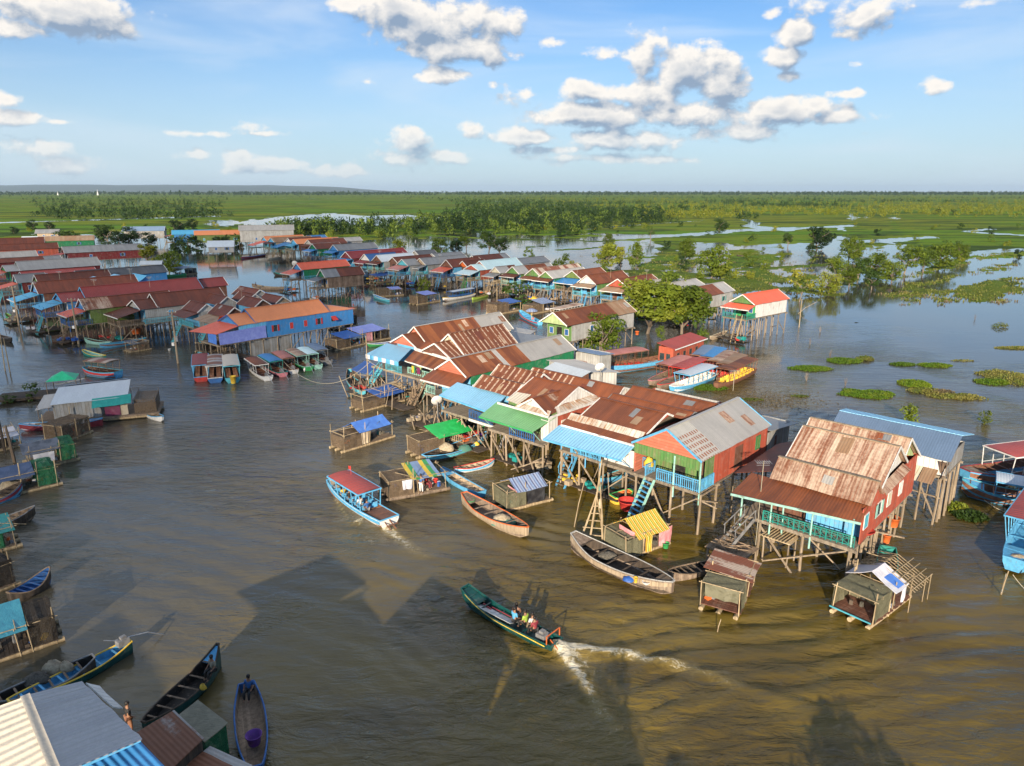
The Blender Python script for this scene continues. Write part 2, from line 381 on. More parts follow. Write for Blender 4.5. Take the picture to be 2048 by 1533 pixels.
RUST = (.245, .076, .030); RUSTD = (.125, .038, .020); PALE = (.46, .40, .33)
RECIPE.update({
 'rust': (roofmat, RUST, (.135,.045,.022), 2.0, .3, .5, .16, .2, .2, .6),
 'rust_dark': (roofmat, (.175,.050,.028), (.105,.034,.022), 2.0, .3, .5, .16, .2, .2, .6),
 'rust_orange': (roofmat, (.26,.088,.032), (.14,.045,.020), 1.2, .25, .5, .10, .45, .2, .6),
 'rust_pale': (roofmat, (.21,.075,.036), (.50,.37,.27), 4.6, .30, .485, .13, .10, .2, .6),
 'rust_dash': (roofmat, (.215,.075,.034), (.135,.045,.022), 2.0, .3, .5, .12, .2, .2, .6, 0.0, .78),
 'rust_tan': (roofmat, (.36,.25,.16), (.27,.16,.09), 2.0, .3, .5, .16, .3, .2, .6),
 'rust_band': (roofmat, (.46,.36,.28), (.20,.07,.04), .55, .02, .5, .04, .3, .2, .6),
 'plum': (roofmat, (.25,.048,.044), (.185,.038,.035), 1.0, .3, .55, .2, .12, .3, .5, 0.0, 0.0, False, .15),
 'crimson': (roofmat, (.24,.030,.034), (.17,.022,.024), 1.0, .3, .55, .2, .1, .3, .5, 0.0, 0.0, False, .15),
 'zinc': (roofmat, (.44,.42,.385), (.34,.325,.30), 1.6, .25, .55, .18, .2, .2, .42, .15, 0.0, False, .18),
 'zinc_patch': (roofmat, (.46,.44,.39), (.36,.345,.31), 1.6, .25, .6, .18, .2, .2, .42, .15, 0.0, True, .18),
 'zinc_grey': (roofmat, (.27,.275,.275), (.20,.205,.21), 1.6, .25, .5, .18, .3, .2, .42, .2, 0.0, False, .25),
 'zinc_dark': (roofmat, (.13,.135,.145), (.09,.093,.10), 1.6, .25, .5, .18, .3, .2, .45, .2, 0.0, False, .25),
 'zinc_new': (roofmat, (.58,.64,.68), (.50,.55,.60), 1.2, .25, .6, .18, .15, .2, .38, .1, 0.0, False, .12),
 'zinc_rib': (roofmat, (.40,.40,.41), (.31,.31,.33), 1.2, .25, .6, .2, .12, .30, .4, .2, 0.0, False, .12),
 'cream_rib': (roofmat, (.56,.50,.40), (.48,.42,.33), 1.2, .25, .6, .2, .1, .40, .5, .05, 0.0, False, .12),
 'zinc_rust': (roofmat, (.42,.40,.37), (.21,.085,.045), .7, .06, .53, .07, .5, .2, .55),
 'orange': (roofmat, (.66,.235,.095), (.58,.20,.085), 1.0, .5, .6, .2, .08, .25, .5, 0.0, 0.0, False, .12),
 'coral': (roofmat, (.70,.135,.070), (.60,.11,.06), 1.0, .5, .6, .2, .08, .25, .5, 0.0, 0.0, False, .12),
 'pinkroof': (roofmat, (.52,.20,.165), (.36,.14,.115), 1.0, .3, .55, .15, .2, .3, .6),
 'redroof': (roofmat, (.40,.075,.060), (.29,.06,.05), 1.0, .3, .6, .16, .15, .4, .55, 0.0, 0.0, False, .2),
 'blue': (roofmat, (.050,.235,.52), (.042,.19,.43), 1.0, .3, .6, .18, .12, .25, .45, 0.0, 0.0, False, .15),
 'cyan': (roofmat, (.085,.39,.62), (.075,.33,.53), 1.0, .3, .6, .18, .12, .25, .45, 0.0, 0.0, False, .15),
 'sky': (roofmat, (.25,.53,.74), (.22,.46,.64), 1.0, .3, .6, .18, .12, .3, .42, 0.0, 0.0, False, .12),
 'steel_blue': (roofmat, (.17,.25,.37), (.14,.21,.31), 1.0, .3, .6, .18, .15, .2, .42, .1, 0.0, False, .15),
 'deep_blue': (roofmat, (.030,.11,.30), (.025,.09,.25), 1.0, .3, .6, .18, .12, .3, .45, 0.0, 0.0, False, .15),
 'green': (roofmat, (.17,.39,.17), (.14,.32,.14), 1.0, .3, .6, .18, .12, .3, .45, 0.0, 0.0, False, .15),
 'aqua': (roofmat, (.55,.74,.76), (.48,.66,.68), 1.0, .3, .6, .18, .1, .25, .4, 0.0, 0.0, False, .12),
 'w_red': (wallmat, (.42,.088,.05), (.31,.075,.05), .25),
 'w_salmon': (wallmat, (.52,.155,.092), (.40,.12,.075), .25, .2, .62, .75, True),
 'w_maroon': (wallmat, (.16,.022,.026), (.12,.02,.024), .25, .25),
 'w_green': (wallmat, (.085,.23,.06), (.15,.18,.07), .25, .25, .55),
 'w_dgreen': (wallmat, (.012,.185,.075), (.02,.14,.06), .3, .15),
 'w_ogreen': (wallmat, (.13,.19,.045), (.09,.12,.04), .25, .3),
 'w_lgreen': (wallmat, (.42,.52,.25), (.30,.38,.18), .3, .2),
 'w_blue': (wallmat, (.050,.24,.54), (.042,.20,.45), .25, .12, .68),
 'w_lblue': (wallmat, (.13,.43,.70), (.11,.36,.58), .3, .15),
 'w_grey': (wallmat, (.43,.43,.41), (.30,.29,.27), .35, .2, .56),
 'w_white': (wallmat, (.66,.65,.62), (.48,.47,.44), .4, .12, .64),
 'w_zinc': (wallmat, (.30,.31,.31), (.22,.20,.17), .5, .3, .55),
 'w_plank': (wallmat, (.23,.165,.12), (.13,.085,.06), .3, .75, .52),
 'w_tan': (wallmat, (.40,.31,.21), (.28,.21,.14), .3, .3),
 'w_brown': (wallmat, (.16,.07,.045), (.10,.05,.035), .25, .3),
 'w_cream': (wallmat, (.60,.55,.42), (.44,.36,.24), .4, .15, .6),
 'rustwhite': (wallmat, (.62,.58,.50), (.36,.18,.08), .5, .2, .56),
 'post': (woodmat, (.34,.27,.19), (.20,.15,.10)),
 'wood': (woodmat, (.26,.19,.13), (.13,.095,.065)),
 'darkwood': (woodmat, (.10,.075,.055), (.05,.04,.032)),
 'deckwood': (woodmat, (.30,.25,.19), (.17,.135,.10)),
 'bamboo': (woodmat, (.46,.36,.22), (.30,.22,.13)),
 'hullwood': (woodmat, (.27,.21,.155), (.14,.10,.075)),
 'p_white': (plain, (.74,.73,.70), (.55,.53,.49)), 'p_blue': (plain, (.11,.41,.68), (.08,.30,.50)), 'p_dblue': (plain, (.03,.13,.36), (.025,.09,.25)),
 'p_cyan': (plain, (.10,.45,.55), (.07,.33,.41)), 'p_teal': (plain, (.02,.25,.21), (.015,.18,.15)), 'p_dteal': (plain, (.006,.066,.062), (.005,.045,.043), 2.0, .35),
 'p_mint': (plain, (.30,.55,.47), (.22,.40,.34)), 'p_green': (plain, (.04,.34,.10), (.03,.24,.07)), 'p_lime': (plain, (.33,.46,.06), (.22,.34,.05)),
 'p_red': (plain, (.56,.045,.035), (.40,.035,.03)), 'p_orange': (plain, (.72,.16,.035), (.55,.12,.03)), 'p_yellow': (plain, (.78,.52,.06), (.60,.38,.04)),
 'p_pink': (plain, (.62,.22,.25), (.45,.16,.18)), 'p_black': (plain, (.015,.015,.016), (.03,.03,.03)), 'p_grey': (plain, (.22,.22,.22), (.13,.13,.13)),
 'p_brown': (plain, (.22,.10,.055), (.13,.06,.04)), 'p_maroon': (plain, (.26,.035,.05), (.2,.03,.04)), 'p_purple': (plain, (.16,.05,.28), (.12,.04,.2)),
 'steel': (plain, (.50,.50,.50), (.38,.38,.38), 3.0, .35, .1, .7), 'sack': (plain, (.40,.33,.23), (.25,.20,.13), 6.0, .95), 'netpile': (plain, (.12,.11,.09), (.05,.045,.035), 9.0, .95),
 'tealnet': (plain, (.05,.22,.17), (.10,.14,.10), 7.0, .9), 'dark': (plain, (.02,.018,.016)), 'rubber': (plain, (.018,.018,.018), None, 3.0, .8),
 'glassdark': (plain, (.03,.05,.06), None, 2.0, .15), 'skin': (plain, (.30,.16,.095), (.25,.13,.08), 9.0, .55, .1), 'hair': (plain, (.012,.010,.009), None, 9.0, .5, .1),
 't_blue': (tarpmat, (.075,.20,.62), (.10,.26,.70)), 't_dblue': (tarpmat, (.025,.10,.38), (.04,.14,.46)), 't_violet': (tarpmat, (.22,.27,.68), (.28,.34,.74)),
 't_green': (tarpmat, (.02,.50,.10), (.03,.60,.14)), 't_mint': (tarpmat, (.02,.52,.24), (.03,.60,.30)), 't_white': (tarpmat, (.70,.69,.72), (.55,.55,.62)), 't_teal': (tarpmat, (.02,.27,.25), (.03,.33,.30)),
 't_cyan': (tarpmat, (.05,.30,.40), (.07,.37,.46)), 't_grey': (tarpmat, (.12,.14,.18), (.06,.075,.10)), 't_navy': (tarpmat, (.05,.085,.17), (.08,.12,.22)), 't_cream': (tarpmat, (.60,.50,.36), (.48,.38,.26)),
 't_plaid': (tarpmat, (.24,.30,.47), (.17,.20,.36), (.5, [(.30,.42,.62), (.13,.14,.25), (.40,.47,.60)])), 't_stripe': (tarpmat, (.82,.62,.08), (.76,.54,.07), (.34, [(.80,.24,.03), (.86,.72,.22), (.22,.26,.04)])),
 't_pink': (tarpmat, (.70,.28,.30), (.78,.42,.42)), 't_dark': (tarpmat, (.05,.05,.055), (.025,.025,.03)), 't_olive': (tarpmat, (.21,.20,.135), (.15,.145,.095)), 't_maroon': (tarpmat, (.20,.03,.09), (.15,.03,.07)), 't_red': (tarpmat, (.62,.03,.08), (.5,.02,.06)),
 't_multi': (tarpmat, (.75,.55,.05), (.66,.46,.05), (1.5, [(.05,.33,.10), (.22,.33,.52), (.20,.28,.44)])),
 'n_brown': (netmat, (.20,.145,.095)), 'n_green': (netmat, (.04,.20,.09)), 'n_olive': (netmat, (.20,.19,.12), .8), 'n_dark': (netmat, (.06,.05,.04), .75),
 'leaf_a': (leafmat, (.155,.215,.018), (.10,.155,.014), (.22,.235,.024), .38),
 'leaf_b': (leafmat, (.058,.110,.016), (.038,.078,.012), (.10,.14,.018)),
 'leaf_c': (leafmat, (.022,.052,.010), (.014,.034,.008), (.040,.072,.011)),
 'leaf_y': (leafmat, (.25,.265,.020), (.18,.21,.018), (.26,.24,.03)),
 'hyacinth': (leafmat, (.105,.195,.012), (.075,.15,.010), (.16,.22,.015), .35),
 'grassy': (leafmat, (.125,.165,.025), (.09,.12,.018), (.20,.185,.045), .3),
 'drygrass': (leafmat, (.20,.155,.085), (.14,.11,.06), (.14,.13,.05), .2),
 'bark': (woodmat, (.24,.195,.15), (.14,.11,.085)),
})
# ---------------------------------------------------------------- numeric helpers
def vnoise(x, y, seed=0):
    xi = np.floor(x).astype(np.int64); yi = np.floor(y).astype(np.int64); fx = x-xi; fy = y-yi
    fx = fx*fx*(3-2*fx); fy = fy*fy*(3-2*fy)
    def hsh(a, b):
        n = (a*374761393+b*668265263+seed*982451653) & 0x7fffffff
        n = ((n ^ (n >> 13))*1274126177) & 0x7fffffff
        return ((n ^ (n >> 16)) & 0xffff)/65535.0
    return (hsh(xi, yi)*(1-fx)+hsh(xi+1, yi)*fx)*(1-fy)+(hsh(xi, yi+1)*(1-fx)+hsh(xi+1, yi+1)*fx)*fy
def fbm(x, y, seed=0, oct=4):
    s = 0; a = 1; tot = 0
    for k in range(oct):
        s = s+a*vnoise(x*2**k, y*2**k, seed+k); tot += a; a *= .55
    return s/tot
def grid_mesh(name, X, Y, Z, mat, smooth=True):
    ny, nx = X.shape
    me = bpy.data.meshes.new(name); co = np.stack([X, Y, Z], -1).reshape(-1, 3).astype(np.float32)
    idx = np.arange(nx*ny).reshape(ny, nx)
    q = np.stack([idx[:-1, :-1], idx[:-1, 1:], idx[1:, 1:], idx[1:, :-1]], -1).reshape(-1, 4)
    fast_mesh(me, co, q, smooth); me.materials.append(MAT(mat))
    return link(name, me)
def fast_mesh(me, co, quads, smooth=False):
    n = len(quads); w = quads.shape[1]
    me.vertices.add(len(co)); me.vertices.foreach_set('co', co.astype(np.float32).ravel())
    me.loops.add(n*w); me.loops.foreach_set('vertex_index', quads.astype(np.int32).ravel())
    me.polygons.add(n); me.polygons.foreach_set('loop_start', np.arange(0, n*w, w, dtype=np.int32))
    me.polygons.foreach_set('loop_total', np.full(n, w, dtype=np.int32))
    me.polygons.foreach_set('use_smooth', np.full(n, smooth, dtype=bool))
    me.update(calc_edges=True); me.validate()
def pxinv(X, Y):
    f = Y*_c+CAM_H*_s; v = Y*_s-CAM_H*_c
    return 1024+F_PX*X/f, 766.5-F_PX*v/f

# ---------------------------------------------------------------- water
def watermat(name):
    m, t = newmat(name); tc = nd(t, 'ShaderNodeTexCoord'); ob = tc.outputs['Object']
    g = nd(t, 'ShaderNodeSeparateXYZ', {0: ob})
    dist = nd(t, 'ShaderNodeVectorMath', {0: ob}, operation='LENGTH').outputs['Value']
    def st(sx, sy, rot=0.0):
        n = nd(t, 'ShaderNodeMapping', {'Vector': ob, 'Rotation': (0, 0, rot), 'Scale': (sx, sy, 1)}); return n.outputs[0]
    a = noise(t, st(.55, 1.5, .35), 1.0, 5.0, .58, .5)
    b = noise(t, st(1.5, 3.2, -.1), 1.0, 5.0, .62, .4)
    c = noise(t, st(.12, .30, .15), 1.0, 3.0, .5, .3)
    d = noise(t, st(.035, .05, .2), 1.0, 4.0, .55, .6)
    h = mth(t, 'ADD', mth(t, 'MULTIPLY', a, 1.0), mth(t, 'ADD', mth(t, 'MULTIPLY', b, .20), mth(t, 'MULTIPLY', c, 1.5)))
    fade = smooth(t, dist, 38.0, 170.0, 1.0, .035)
    calm = smooth(t, d, .40, .60, .20, 1.2)
    bump = nd(t, 'ShaderNodeBump', {'Strength': mth(t, 'MULTIPLY', fade, calm), 'Distance': .34, 'Height': h}).outputs[0]
    mud = noise(t, st(.05, .11, .3), 1.0, 6.0, .6, .8)
    col = mixc(t, smooth(t, mud, .38, .64), (.076, .052, .009), (.138, .096, .016))
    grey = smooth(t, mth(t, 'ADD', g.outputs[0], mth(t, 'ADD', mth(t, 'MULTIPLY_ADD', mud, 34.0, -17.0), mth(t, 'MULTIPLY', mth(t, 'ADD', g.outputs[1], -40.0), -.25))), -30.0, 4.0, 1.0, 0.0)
    col = mixc(t, mth(t, 'MULTIPLY', grey, .85), col, (.088, .080, .060))  # left channel greyed in base colour for reflected sky and shade, besides greyer silt
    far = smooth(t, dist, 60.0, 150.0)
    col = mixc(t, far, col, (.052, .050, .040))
    fo = nd(t, 'ShaderNodeAttribute', attribute_name='foam').outputs['Fac']
    fn = noise(t, ob, 2.4, 7.0, .72, .6); fn2 = noise(t, ob, 9.0, 4.0, .7)
    fz = smooth(t, mth(t, 'ADD', fo, mth(t, 'ADD', mth(t, 'MULTIPLY_ADD', fn, 1.5, -.75), mth(t, 'MULTIPLY_ADD', fn2, .6, -.3))), .38, .84)
    silt = smooth(t, mth(t, 'ADD', fo, mth(t, 'MULTIPLY_ADD', fn, .6, -.3)), .05, .6, 0.0, .8)
    col = mixc(t, silt, col, (.26, .19, .055))
    col = mixc(t, fz, col, (.64, .585, .44))
    b_ = nd(t, 'ShaderNodeBsdfPrincipled', {'Base Color': col, 'Roughness': mth(t, 'MULTIPLY_ADD', fz, .6, .06), 'IOR': 1.48, 'Specular IOR Level': .5})
    t.links.new(bump, b_.inputs['Normal'])
    nd(t, 'ShaderNodeOutputMaterial', {0: b_.outputs[0]})
    return m
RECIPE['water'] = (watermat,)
def axis(lo, hi, step, far, n):
    core = np.arange(lo, hi+step, step); r = np.geomspace(step, far, n)
    r = np.cumsum(np.maximum(r, step)*1.0); r = r/r[-1]*far
    return core, r
def spread(lo, hi, step, far_lo, far_hi, n):
    core = np.arange(lo, hi, step)
    up = hi+np.geomspace(step, far_hi, n)-step*.0; dn = lo-np.geomspace(step, far_lo, n)[::-1]
    return np.concatenate([dn, core, up])
xs = spread(-62, 62, .29, 42000, 42000, 46); ys = spread(20, 112, .29, 400, 60000, 52)
X, Y = np.meshgrid(xs, ys)
def packet(X, Y, az, lam, amp, cx, cy, rx, ry, curve=0.0, ph=0.0):
    a = math.radians(az); kx, ky = math.sin(a), math.cos(a)
    wob = (fbm(X*.12, Y*.12, 5)-.5)*3.2
    s = (X-cx)*kx+(Y-cy)*ky+curve*((X-cx)*ky-(Y-cy)*kx)**2+wob*lam*.35
    m = np.exp(-((X-cx)/rx)**2-((Y-cy)/ry)**2)*(.45+fbm(X*.3, Y*.3, 9))
    w = np.sin(2*np.pi*s/lam+ph)
    return 1.5*amp*m*(w+.25*np.cos(4*np.pi*s/lam))
Z = packet(X, Y, -12, 1.75, .060, 17, 35, 13, 8, .004)+packet(X, Y, 20, 1.5, .045, 3, 45, 9, 7, -.006)
Z += packet(X, Y, 48, 1.35, .045, -1, 36, 6, 8, .004)+packet(X, Y, -28, 1.6, .040, 8, 31, 7, 6, .01)
Z += packet(X, Y, 25, 2.2, .022, -18, 48, 22, 22)+packet(X, Y, -40, 1.5, .03, 25, 72, 12, 16)+packet(X, Y, 5, 1.4, .02, -5, 90, 40, 18)
Z += (fbm(X*.8, Y*1.1, 31, 3)-.5)*.05*np.exp(-(np.hypot(X, Y-40)/70)**2)
def ridge(path, amp, w, fall=1.0):
    pts = [P(p) for p in path]; out = np.zeros_like(X); tot = len(pts)-1
    for i, (a, b) in enumerate(zip(pts[:-1], pts[1:])):
        dx, dy = b.x-a.x, b.y-a.y; tt = np.clip(((X-a.x)*dx+(Y-a.y)*dy)/(dx*dx+dy*dy), 0, 1)
        d = np.hypot(X-a.x-tt*dx, Y-a.y-tt*dy); k = 1-fall*(i+tt)/tot
        out = np.maximum(out, k*np.exp(-(d/w)**2))
    return 1.35*amp*out*(.7+.6*fbm(X*1.6, Y*1.6, 13, 3))
Z += ridge([(1112,1292),(1180,1302),(1260,1312),(1340,1328),(1420,1350),(1560,1400),(1700,1440)], .20, .5, .6)+ridge([(1118,1300),(1150,1345),(1175,1390),(1205,1425),(1245,1470),(1300,1533)], .20, .5, .5)
Z += ridge([(950,1205),(1000,1262),(1060,1310),(1120,1375)], .07, .4, .6)+ridge([(975,1180),(1050,1195),(1140,1215),(1230,1232)], .06, .5, .7)
Z += ridge([(668,990),(700,1040),(735,1085),(760,1150)], .06, .5, .6)+ridge([(780,1050),(850,1068),(930,1078),(1010,1083),(1120,1086)], .08, .55, .5)
for k in range(6):
    Z += ridge([(760-k*6,1075+k*16),(830-k*4,1085+k*22),(920,1100+k*27),(1010,1150+k*30)], .045, .28, .8)
    Z += ridge([(1210+k*30,1205+k*22),(1330+k*40,1215+k*26),(1480+k*50,1235+k*28),(1650+k*60,1225+k*34),(1900+k*60,1190+k*36)], .07-.006*k, .36, .4)
core = (np.abs(X) < 62) & (Y > 20) & (Y < 112)
Z = np.where(core, Z, 0)
def wash(path, w0, w1, fall, a=1.0):
    pts = [P(p) for p in path]; out = np.zeros_like(X); seg = [(b-a_).length for a_, b in zip(pts[:-1], pts[1:])]; tot = sum(seg); acc = 0
    for (p, q), sl_ in zip(zip(pts[:-1], pts[1:]), seg):
        dx, dy = q.x-p.x, q.y-p.y; tt = np.clip(((X-p.x)*dx+(Y-p.y)*dy)/(dx*dx+dy*dy), 0, 1)
        d = np.hypot(X-p.x-tt*dx, Y-p.y-tt*dy); k = (acc+tt*sl_)/tot; out = np.maximum(out, (1-fall*k)*np.exp(-(d/(w0+(w1-w0)*k))**2)); acc += sl_
    return a*out
FO = np.maximum.reduce([wash([(1112,1298),(1160,1299),(1210,1304),(1260,1312),(1330,1326),(1400,1345),(1480,1372)], .28, .62, .78), wash([(1118,1304),(1145,1335),(1168,1365),(1185,1395),(1200,1425),(1240,1480)], .36, .55, .78),
 wash([(1116,1300),(1150,1315),(1190,1345)], .4, .9, .6, .8), wash([(950,1206),(970,1222),(995,1242)], .16, .2, .6, .8), wash([(772,1058),(790,1072),(815,1090),(850,1112)], .35, .8, .75, .85), wash([(716,1050),(722,1040)], .18, .18, .3, .7), wash([(672,1000),(690,1030),(705,1052)], .15, .2, .6, .6),
 wash([(168,757),(150,762),(120,768),(95,768)], .3, .6, .6, .8), wash([(235,757),(260,765),(300,775)], .3, .5, .8, .4)])
FO = np.where((np.abs(X) < 62) & (Y > 20) & (Y < 112), FO, 0)
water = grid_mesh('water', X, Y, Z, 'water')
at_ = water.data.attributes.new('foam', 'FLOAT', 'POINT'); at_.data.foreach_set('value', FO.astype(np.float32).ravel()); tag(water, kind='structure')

# ---------------------------------------------------------------- flooded grassland beyond the village
LC = [-700, 0, 200, 430, 600, 750, 880, 1000, 1150, 1300, 1450, 1600, 1750, 1900, 2048, 2750]
LR = {384:[1]*16, 400:[1,1,.95,.95,.95,.9,.9,.9,.95,.95,.95,.95,.95,.95,.95,1], 413:[1,1,1,1,1,1,.95,.62,.95,1,1,1,1,1,1,1],
 428:[1,1,1,1,.8,.7,.9,1,1,1,1,.72,.62,.9,.95,1], 436:[1,1,.95,.62,.12,.02,.25,.9,1,1,.85,.62,.55,.9,1,1],
 446:[1,.95,.9,.22,.1,.15,.7,1,1,1,.7,.8,.7,.75,.8,.8], 456:[1,1,.95,.5,.35,.8,.9,.95,.95,.8,.32,.36,.75,.8,.65,.7],
 466:[.9,.9,.6,.4,.95,.9,.45,.6,.85,.5,.30,.55,.78,.85,.9,.8], 478:[.5,.4,.1,.1,.7,.55,.2,.25,.25,.15,.3,.5,.6,.8,.7,.7],
 490:[.1,0,0,0,.2,.15,.05,.02,.02,.04,.05,.25,.6,.75,.75,.8], 505:[0,0,0,0,0,0,.02,0,.02,.04,.08,.2,.5,.6,.5,.5],
 520:[0,0,0,0,0,0,0,0,0,.06,.16,.28,.42,.50,.40,.4], 540:[0,0,0,0,0,0,0,0,0,.08,.20,.30,.36,.46,.36,.3], 560:[0,0,0,0,0,0,0,0,0,.12,.22,.42,.50,.54,.50,.4],
 580:[0,0,0,0,0,0,0,0,0,.05,.12,.36,.50,.58,.54,.4], 600:[0,0,0,0,0,0,0,0,0,0,.02,.12,.34,.50,.40,.3], 615:[0,0,0,0,0,0,0,0,0,0,0,.02,.12,.34,.16,.2], 640:[0]*16, 900:[0]*16}
TR = {384:[.9]*16, 395:[.5,.5,.4,.4,.3,.3,.4,.6,.7,.5,.6,.9,.9,.9,.9,.9], 402:[.3,.3,.3,.35,.3,.2,.2,.3,.9,.95,.8,.7,.6,.6,.7,.7], 412:[.2,.2,.25,.3,.2,0,0,.05,.8,.95,.95,.9,.8,.8,.8,.8],
 424:[.15,.15,.25,.15,.05,0,0,.2,.9,1,1,.95,.95,.95,.95,.9], 434:[.3,.3,.3,.4,.25,.05,.2,.95,1,.9,.4,.25,.25,.4,.5,.5], 446:[.05,.06,.05,.1,.1,.3,.85,1,1,.8,.1,.08,.08,.1,.2,.3],
 456:[.05,.05,.05,.35,.6,.9,1,1,.9,.4,.10,.08,.08,.08,.12,.1], 466:[.1,.1,.1,.2,1,.9,.6,.75,.6,.2,.05,.08,.05,.05,.06,.1], 478:[.1,.1,.1,.2,.7,.5,.2,.3,.2,.05,.03,.08,.04,.06,.05,.05], 492:[0,0,0,0,.1,.1,.05,.05,.05,.02,.03,.05,.03,.08,.05,.05], 540:[.02]*16, 600:[0]*16, 900:[0]*16}
def table(T, px, py):
    rows = sorted(T); A = np.array([T[r] for r in rows], float); r = np.array(rows, float); cx = np.array(LC, float)
    fi = np.clip(np.interp(py, r, np.arange(len(r))), 0, len(r)-1.001); fj = np.clip(np.interp(px, cx, np.arange(len(cx))), 0, len(cx)-1.001)
    i = fi.astype(int); j = fj.astype(int); a = fi-i; b = fj-j
    return (A[i, j]*(1-b)+A[i, j+1]*b)*(1-a)+(A[i+1, j]*(1-b)+A[i+1, j+1]*b)*a
CHANNELS = [([(-300,452),(0,446),(200,440),(430,433)], 1.3), ([(1490,440),(1508,447),(1500,452),(1545,458),(1570,461)], 2.4), ([(1570,458),(1480,462),(1380,470),(1200,478),(1050,488)], 3.0),
 ([(1440,466),(1330,474),(1180,468),(1080,474)], 1.6), ([(2048,471),(1960,466),(1935,463),(1975,459)], 1.8), ([(2048,500),(1960,505),(1900,515),(1820,540)], 3.0), ([(2048,545),(1960,556),(1880,575)], 5), ([(2048,520),(1980,525),(1900,545),(1830,562)], 4),
 ([(1860,475),(1800,480),(1640,488),(1540,492),(1420,500)], 2.2), ([(1700,452),(1620,456),(1570,461)], 1.2), ([(1400,442),(1250,452),(1170,460)], 1.5), ([(1690,500),(1640,505),(1600,520)], 2.0)]
STRIPS = [([(985,499),(1085,493)], 1.6), ([(1115,500),(1160,499),(1215,494)], 1.8), ([(830,470),(1000,479),(1200,483),(1330,476),(1500,463)], 1.8), ([(1210,520),(1330,513)], 1.8), ([(1440,523),(1500,516),(1570,508)], 2.6),
 ([(1180,541),(1300,545),(1420,552)], 4), ([(1260,556),(1400,562),(1500,566)], 5), ([(1480,540),(1560,536),(1650,530)], 3), ([(1520,575),(1600,580),(1660,590)], 4), ([(1000,470),(1150,462),(1290,452)], 1.6)]
def landness(X, Y):
    px, py = pxinv(X, Y)
    L = table(LR, px, py)
    wx = fbm(X/34, Y/34, 61, 3)*30; sc = np.clip(Y/260, .55, 6)
    n = fbm((X+wx)/(24*sc), (Y-X*.20)/(7.5*sc), 21, 5)
    fine = fbm(X/4.5, Y/4.5, 77, 3)
    v = L+(n-.5)*1.55+(fine-.5)*.32*np.clip(240/Y, .3, 1.2)
    for pl, w in CHANNELS:
        dm = np.full(px.shape, 1e9)
        for (ax, ay), (bx, by) in zip(pl[:-1], pl[1:]):
            dx, dy = bx-ax, by-ay; tt = np.clip(((px-ax)*dx+(py-ay)*dy*9)/(dx*dx+dy*dy*9), 0, 1)
            dm = np.minimum(dm, np.hypot((px-ax-tt*dx)*.12, py-ay-tt*dy))
        v = v-1.0*np.clip(1.35-dm/w*(1.0+.9*(fine-.5)), 0, 1)
    for pl, w in STRIPS:
        dm = np.full(px.shape, 1e9)
        for (ax, ay), (bx, by) in zip(pl[:-1], pl[1:]):
            dx, dy = bx-ax, by-ay; tt = np.clip(((px-ax)*dx+(py-ay)*dy*9)/(dx*dx+dy*dy*9), 0, 1)
            dm = np.minimum(dm, np.hypot((px-ax-tt*dx)*.12, py-ay-tt*dy))
        v = v+.75*np.clip(1.4-dm/w*(1.1+2.2*np.abs(fine-.5)+1.2*n), 0, 1)*(.55+.9*fine)
    return v
cols = np.arange(-640, 2700, 7.0); rows = np.concatenate([np.geomspace(1.0, 262, 420)])+384.0
PX, PY = np.meshgrid(cols, rows)
d0 = (766.5-PY)/F_PX; tz = CAM_H/(_s-d0*_c); GX = (PX-1024)/F_PX*tz; GY = (_c+d0*_s)*tz
LV = landness(GX, GY)
GZ = np.clip((LV-.5)*1.3, -.35, .30)+(fbm(GX/3, GY/3, 91, 3)-.5)*.06
def groundmat(name):
    m, t = newmat(name); ob = nd(t, 'ShaderNodeTexCoord').outputs['Object']
    dist = nd(t, 'ShaderNodeVectorMath', {0: ob}, operation='LENGTH').outputs['Value']
    a = noise(t, nd(t, 'ShaderNodeMapping', {'Vector': ob, 'Scale': (.0022, .0085, 1)}).outputs[0], 1.0, 8.0, .62, .7)
    b = noise(t, nd(t, 'ShaderNodeMapping', {'Vector': ob, 'Scale': (.012, .045, 1)}).outputs[0], 1.0, 8.0, .68, .5)
    c = noise(t, ob, .9, 5.0, .7)
    col = mixc(t, smooth(t, a, .40, .60), (.105, .215, .008), (.185, .205, .012))
    col = mixc(t, smooth(t, b, .46, .60), col, (.036, .070, .010))
    near = smooth(t, dist, 130.0, 420.0, 1.0, 0.0)
    col = mixc(t, mth(t, 'MULTIPLY', near, .75), col, (.080, .098, .020))
    col = mixc(t, mth(t, 'MULTIPLY', smooth(t, c, .5, .68), .6), col, (.065, .080, .018))
    bump = nd(t, 'ShaderNodeBump', {'Strength': .8, 'Distance': .5, 'Height': c}).outputs[0]
    finish(t, col, .9, bump, 0, .1)
    return m
RECIPE['ground'] = (groundmat,)
tag(grid_mesh('ground', GX, GY, GZ, 'ground'), kind='structure')
def hillmat(name):
    m, t = newmat(name); finish(t, (.035, .055, .035), .9); return m
RECIPE['hill'] = (hillmat,)
hx = np.linspace(-24000, -3500, 240); nx_ = (hx+24000)/20500
prof = 250*np.clip(1-((nx_-.42)/.62)**4, 0, 1)*(.82+.30*fbm(nx_*9, nx_*0, 3))*np.clip((1-nx_)*9, 0, 1)**.6+2
HY = np.array([22000, 22500, 24500, 27500, 30000.]); hw = np.array([0, .55, 1, .6, 0])
tag(grid_mesh('hills', np.tile(hx, (5, 1)), np.tile(HY[:, None], (1, 240))+np.zeros((5, 240)), hw[:, None]*prof[None]-2, 'hill'), kind='structure')

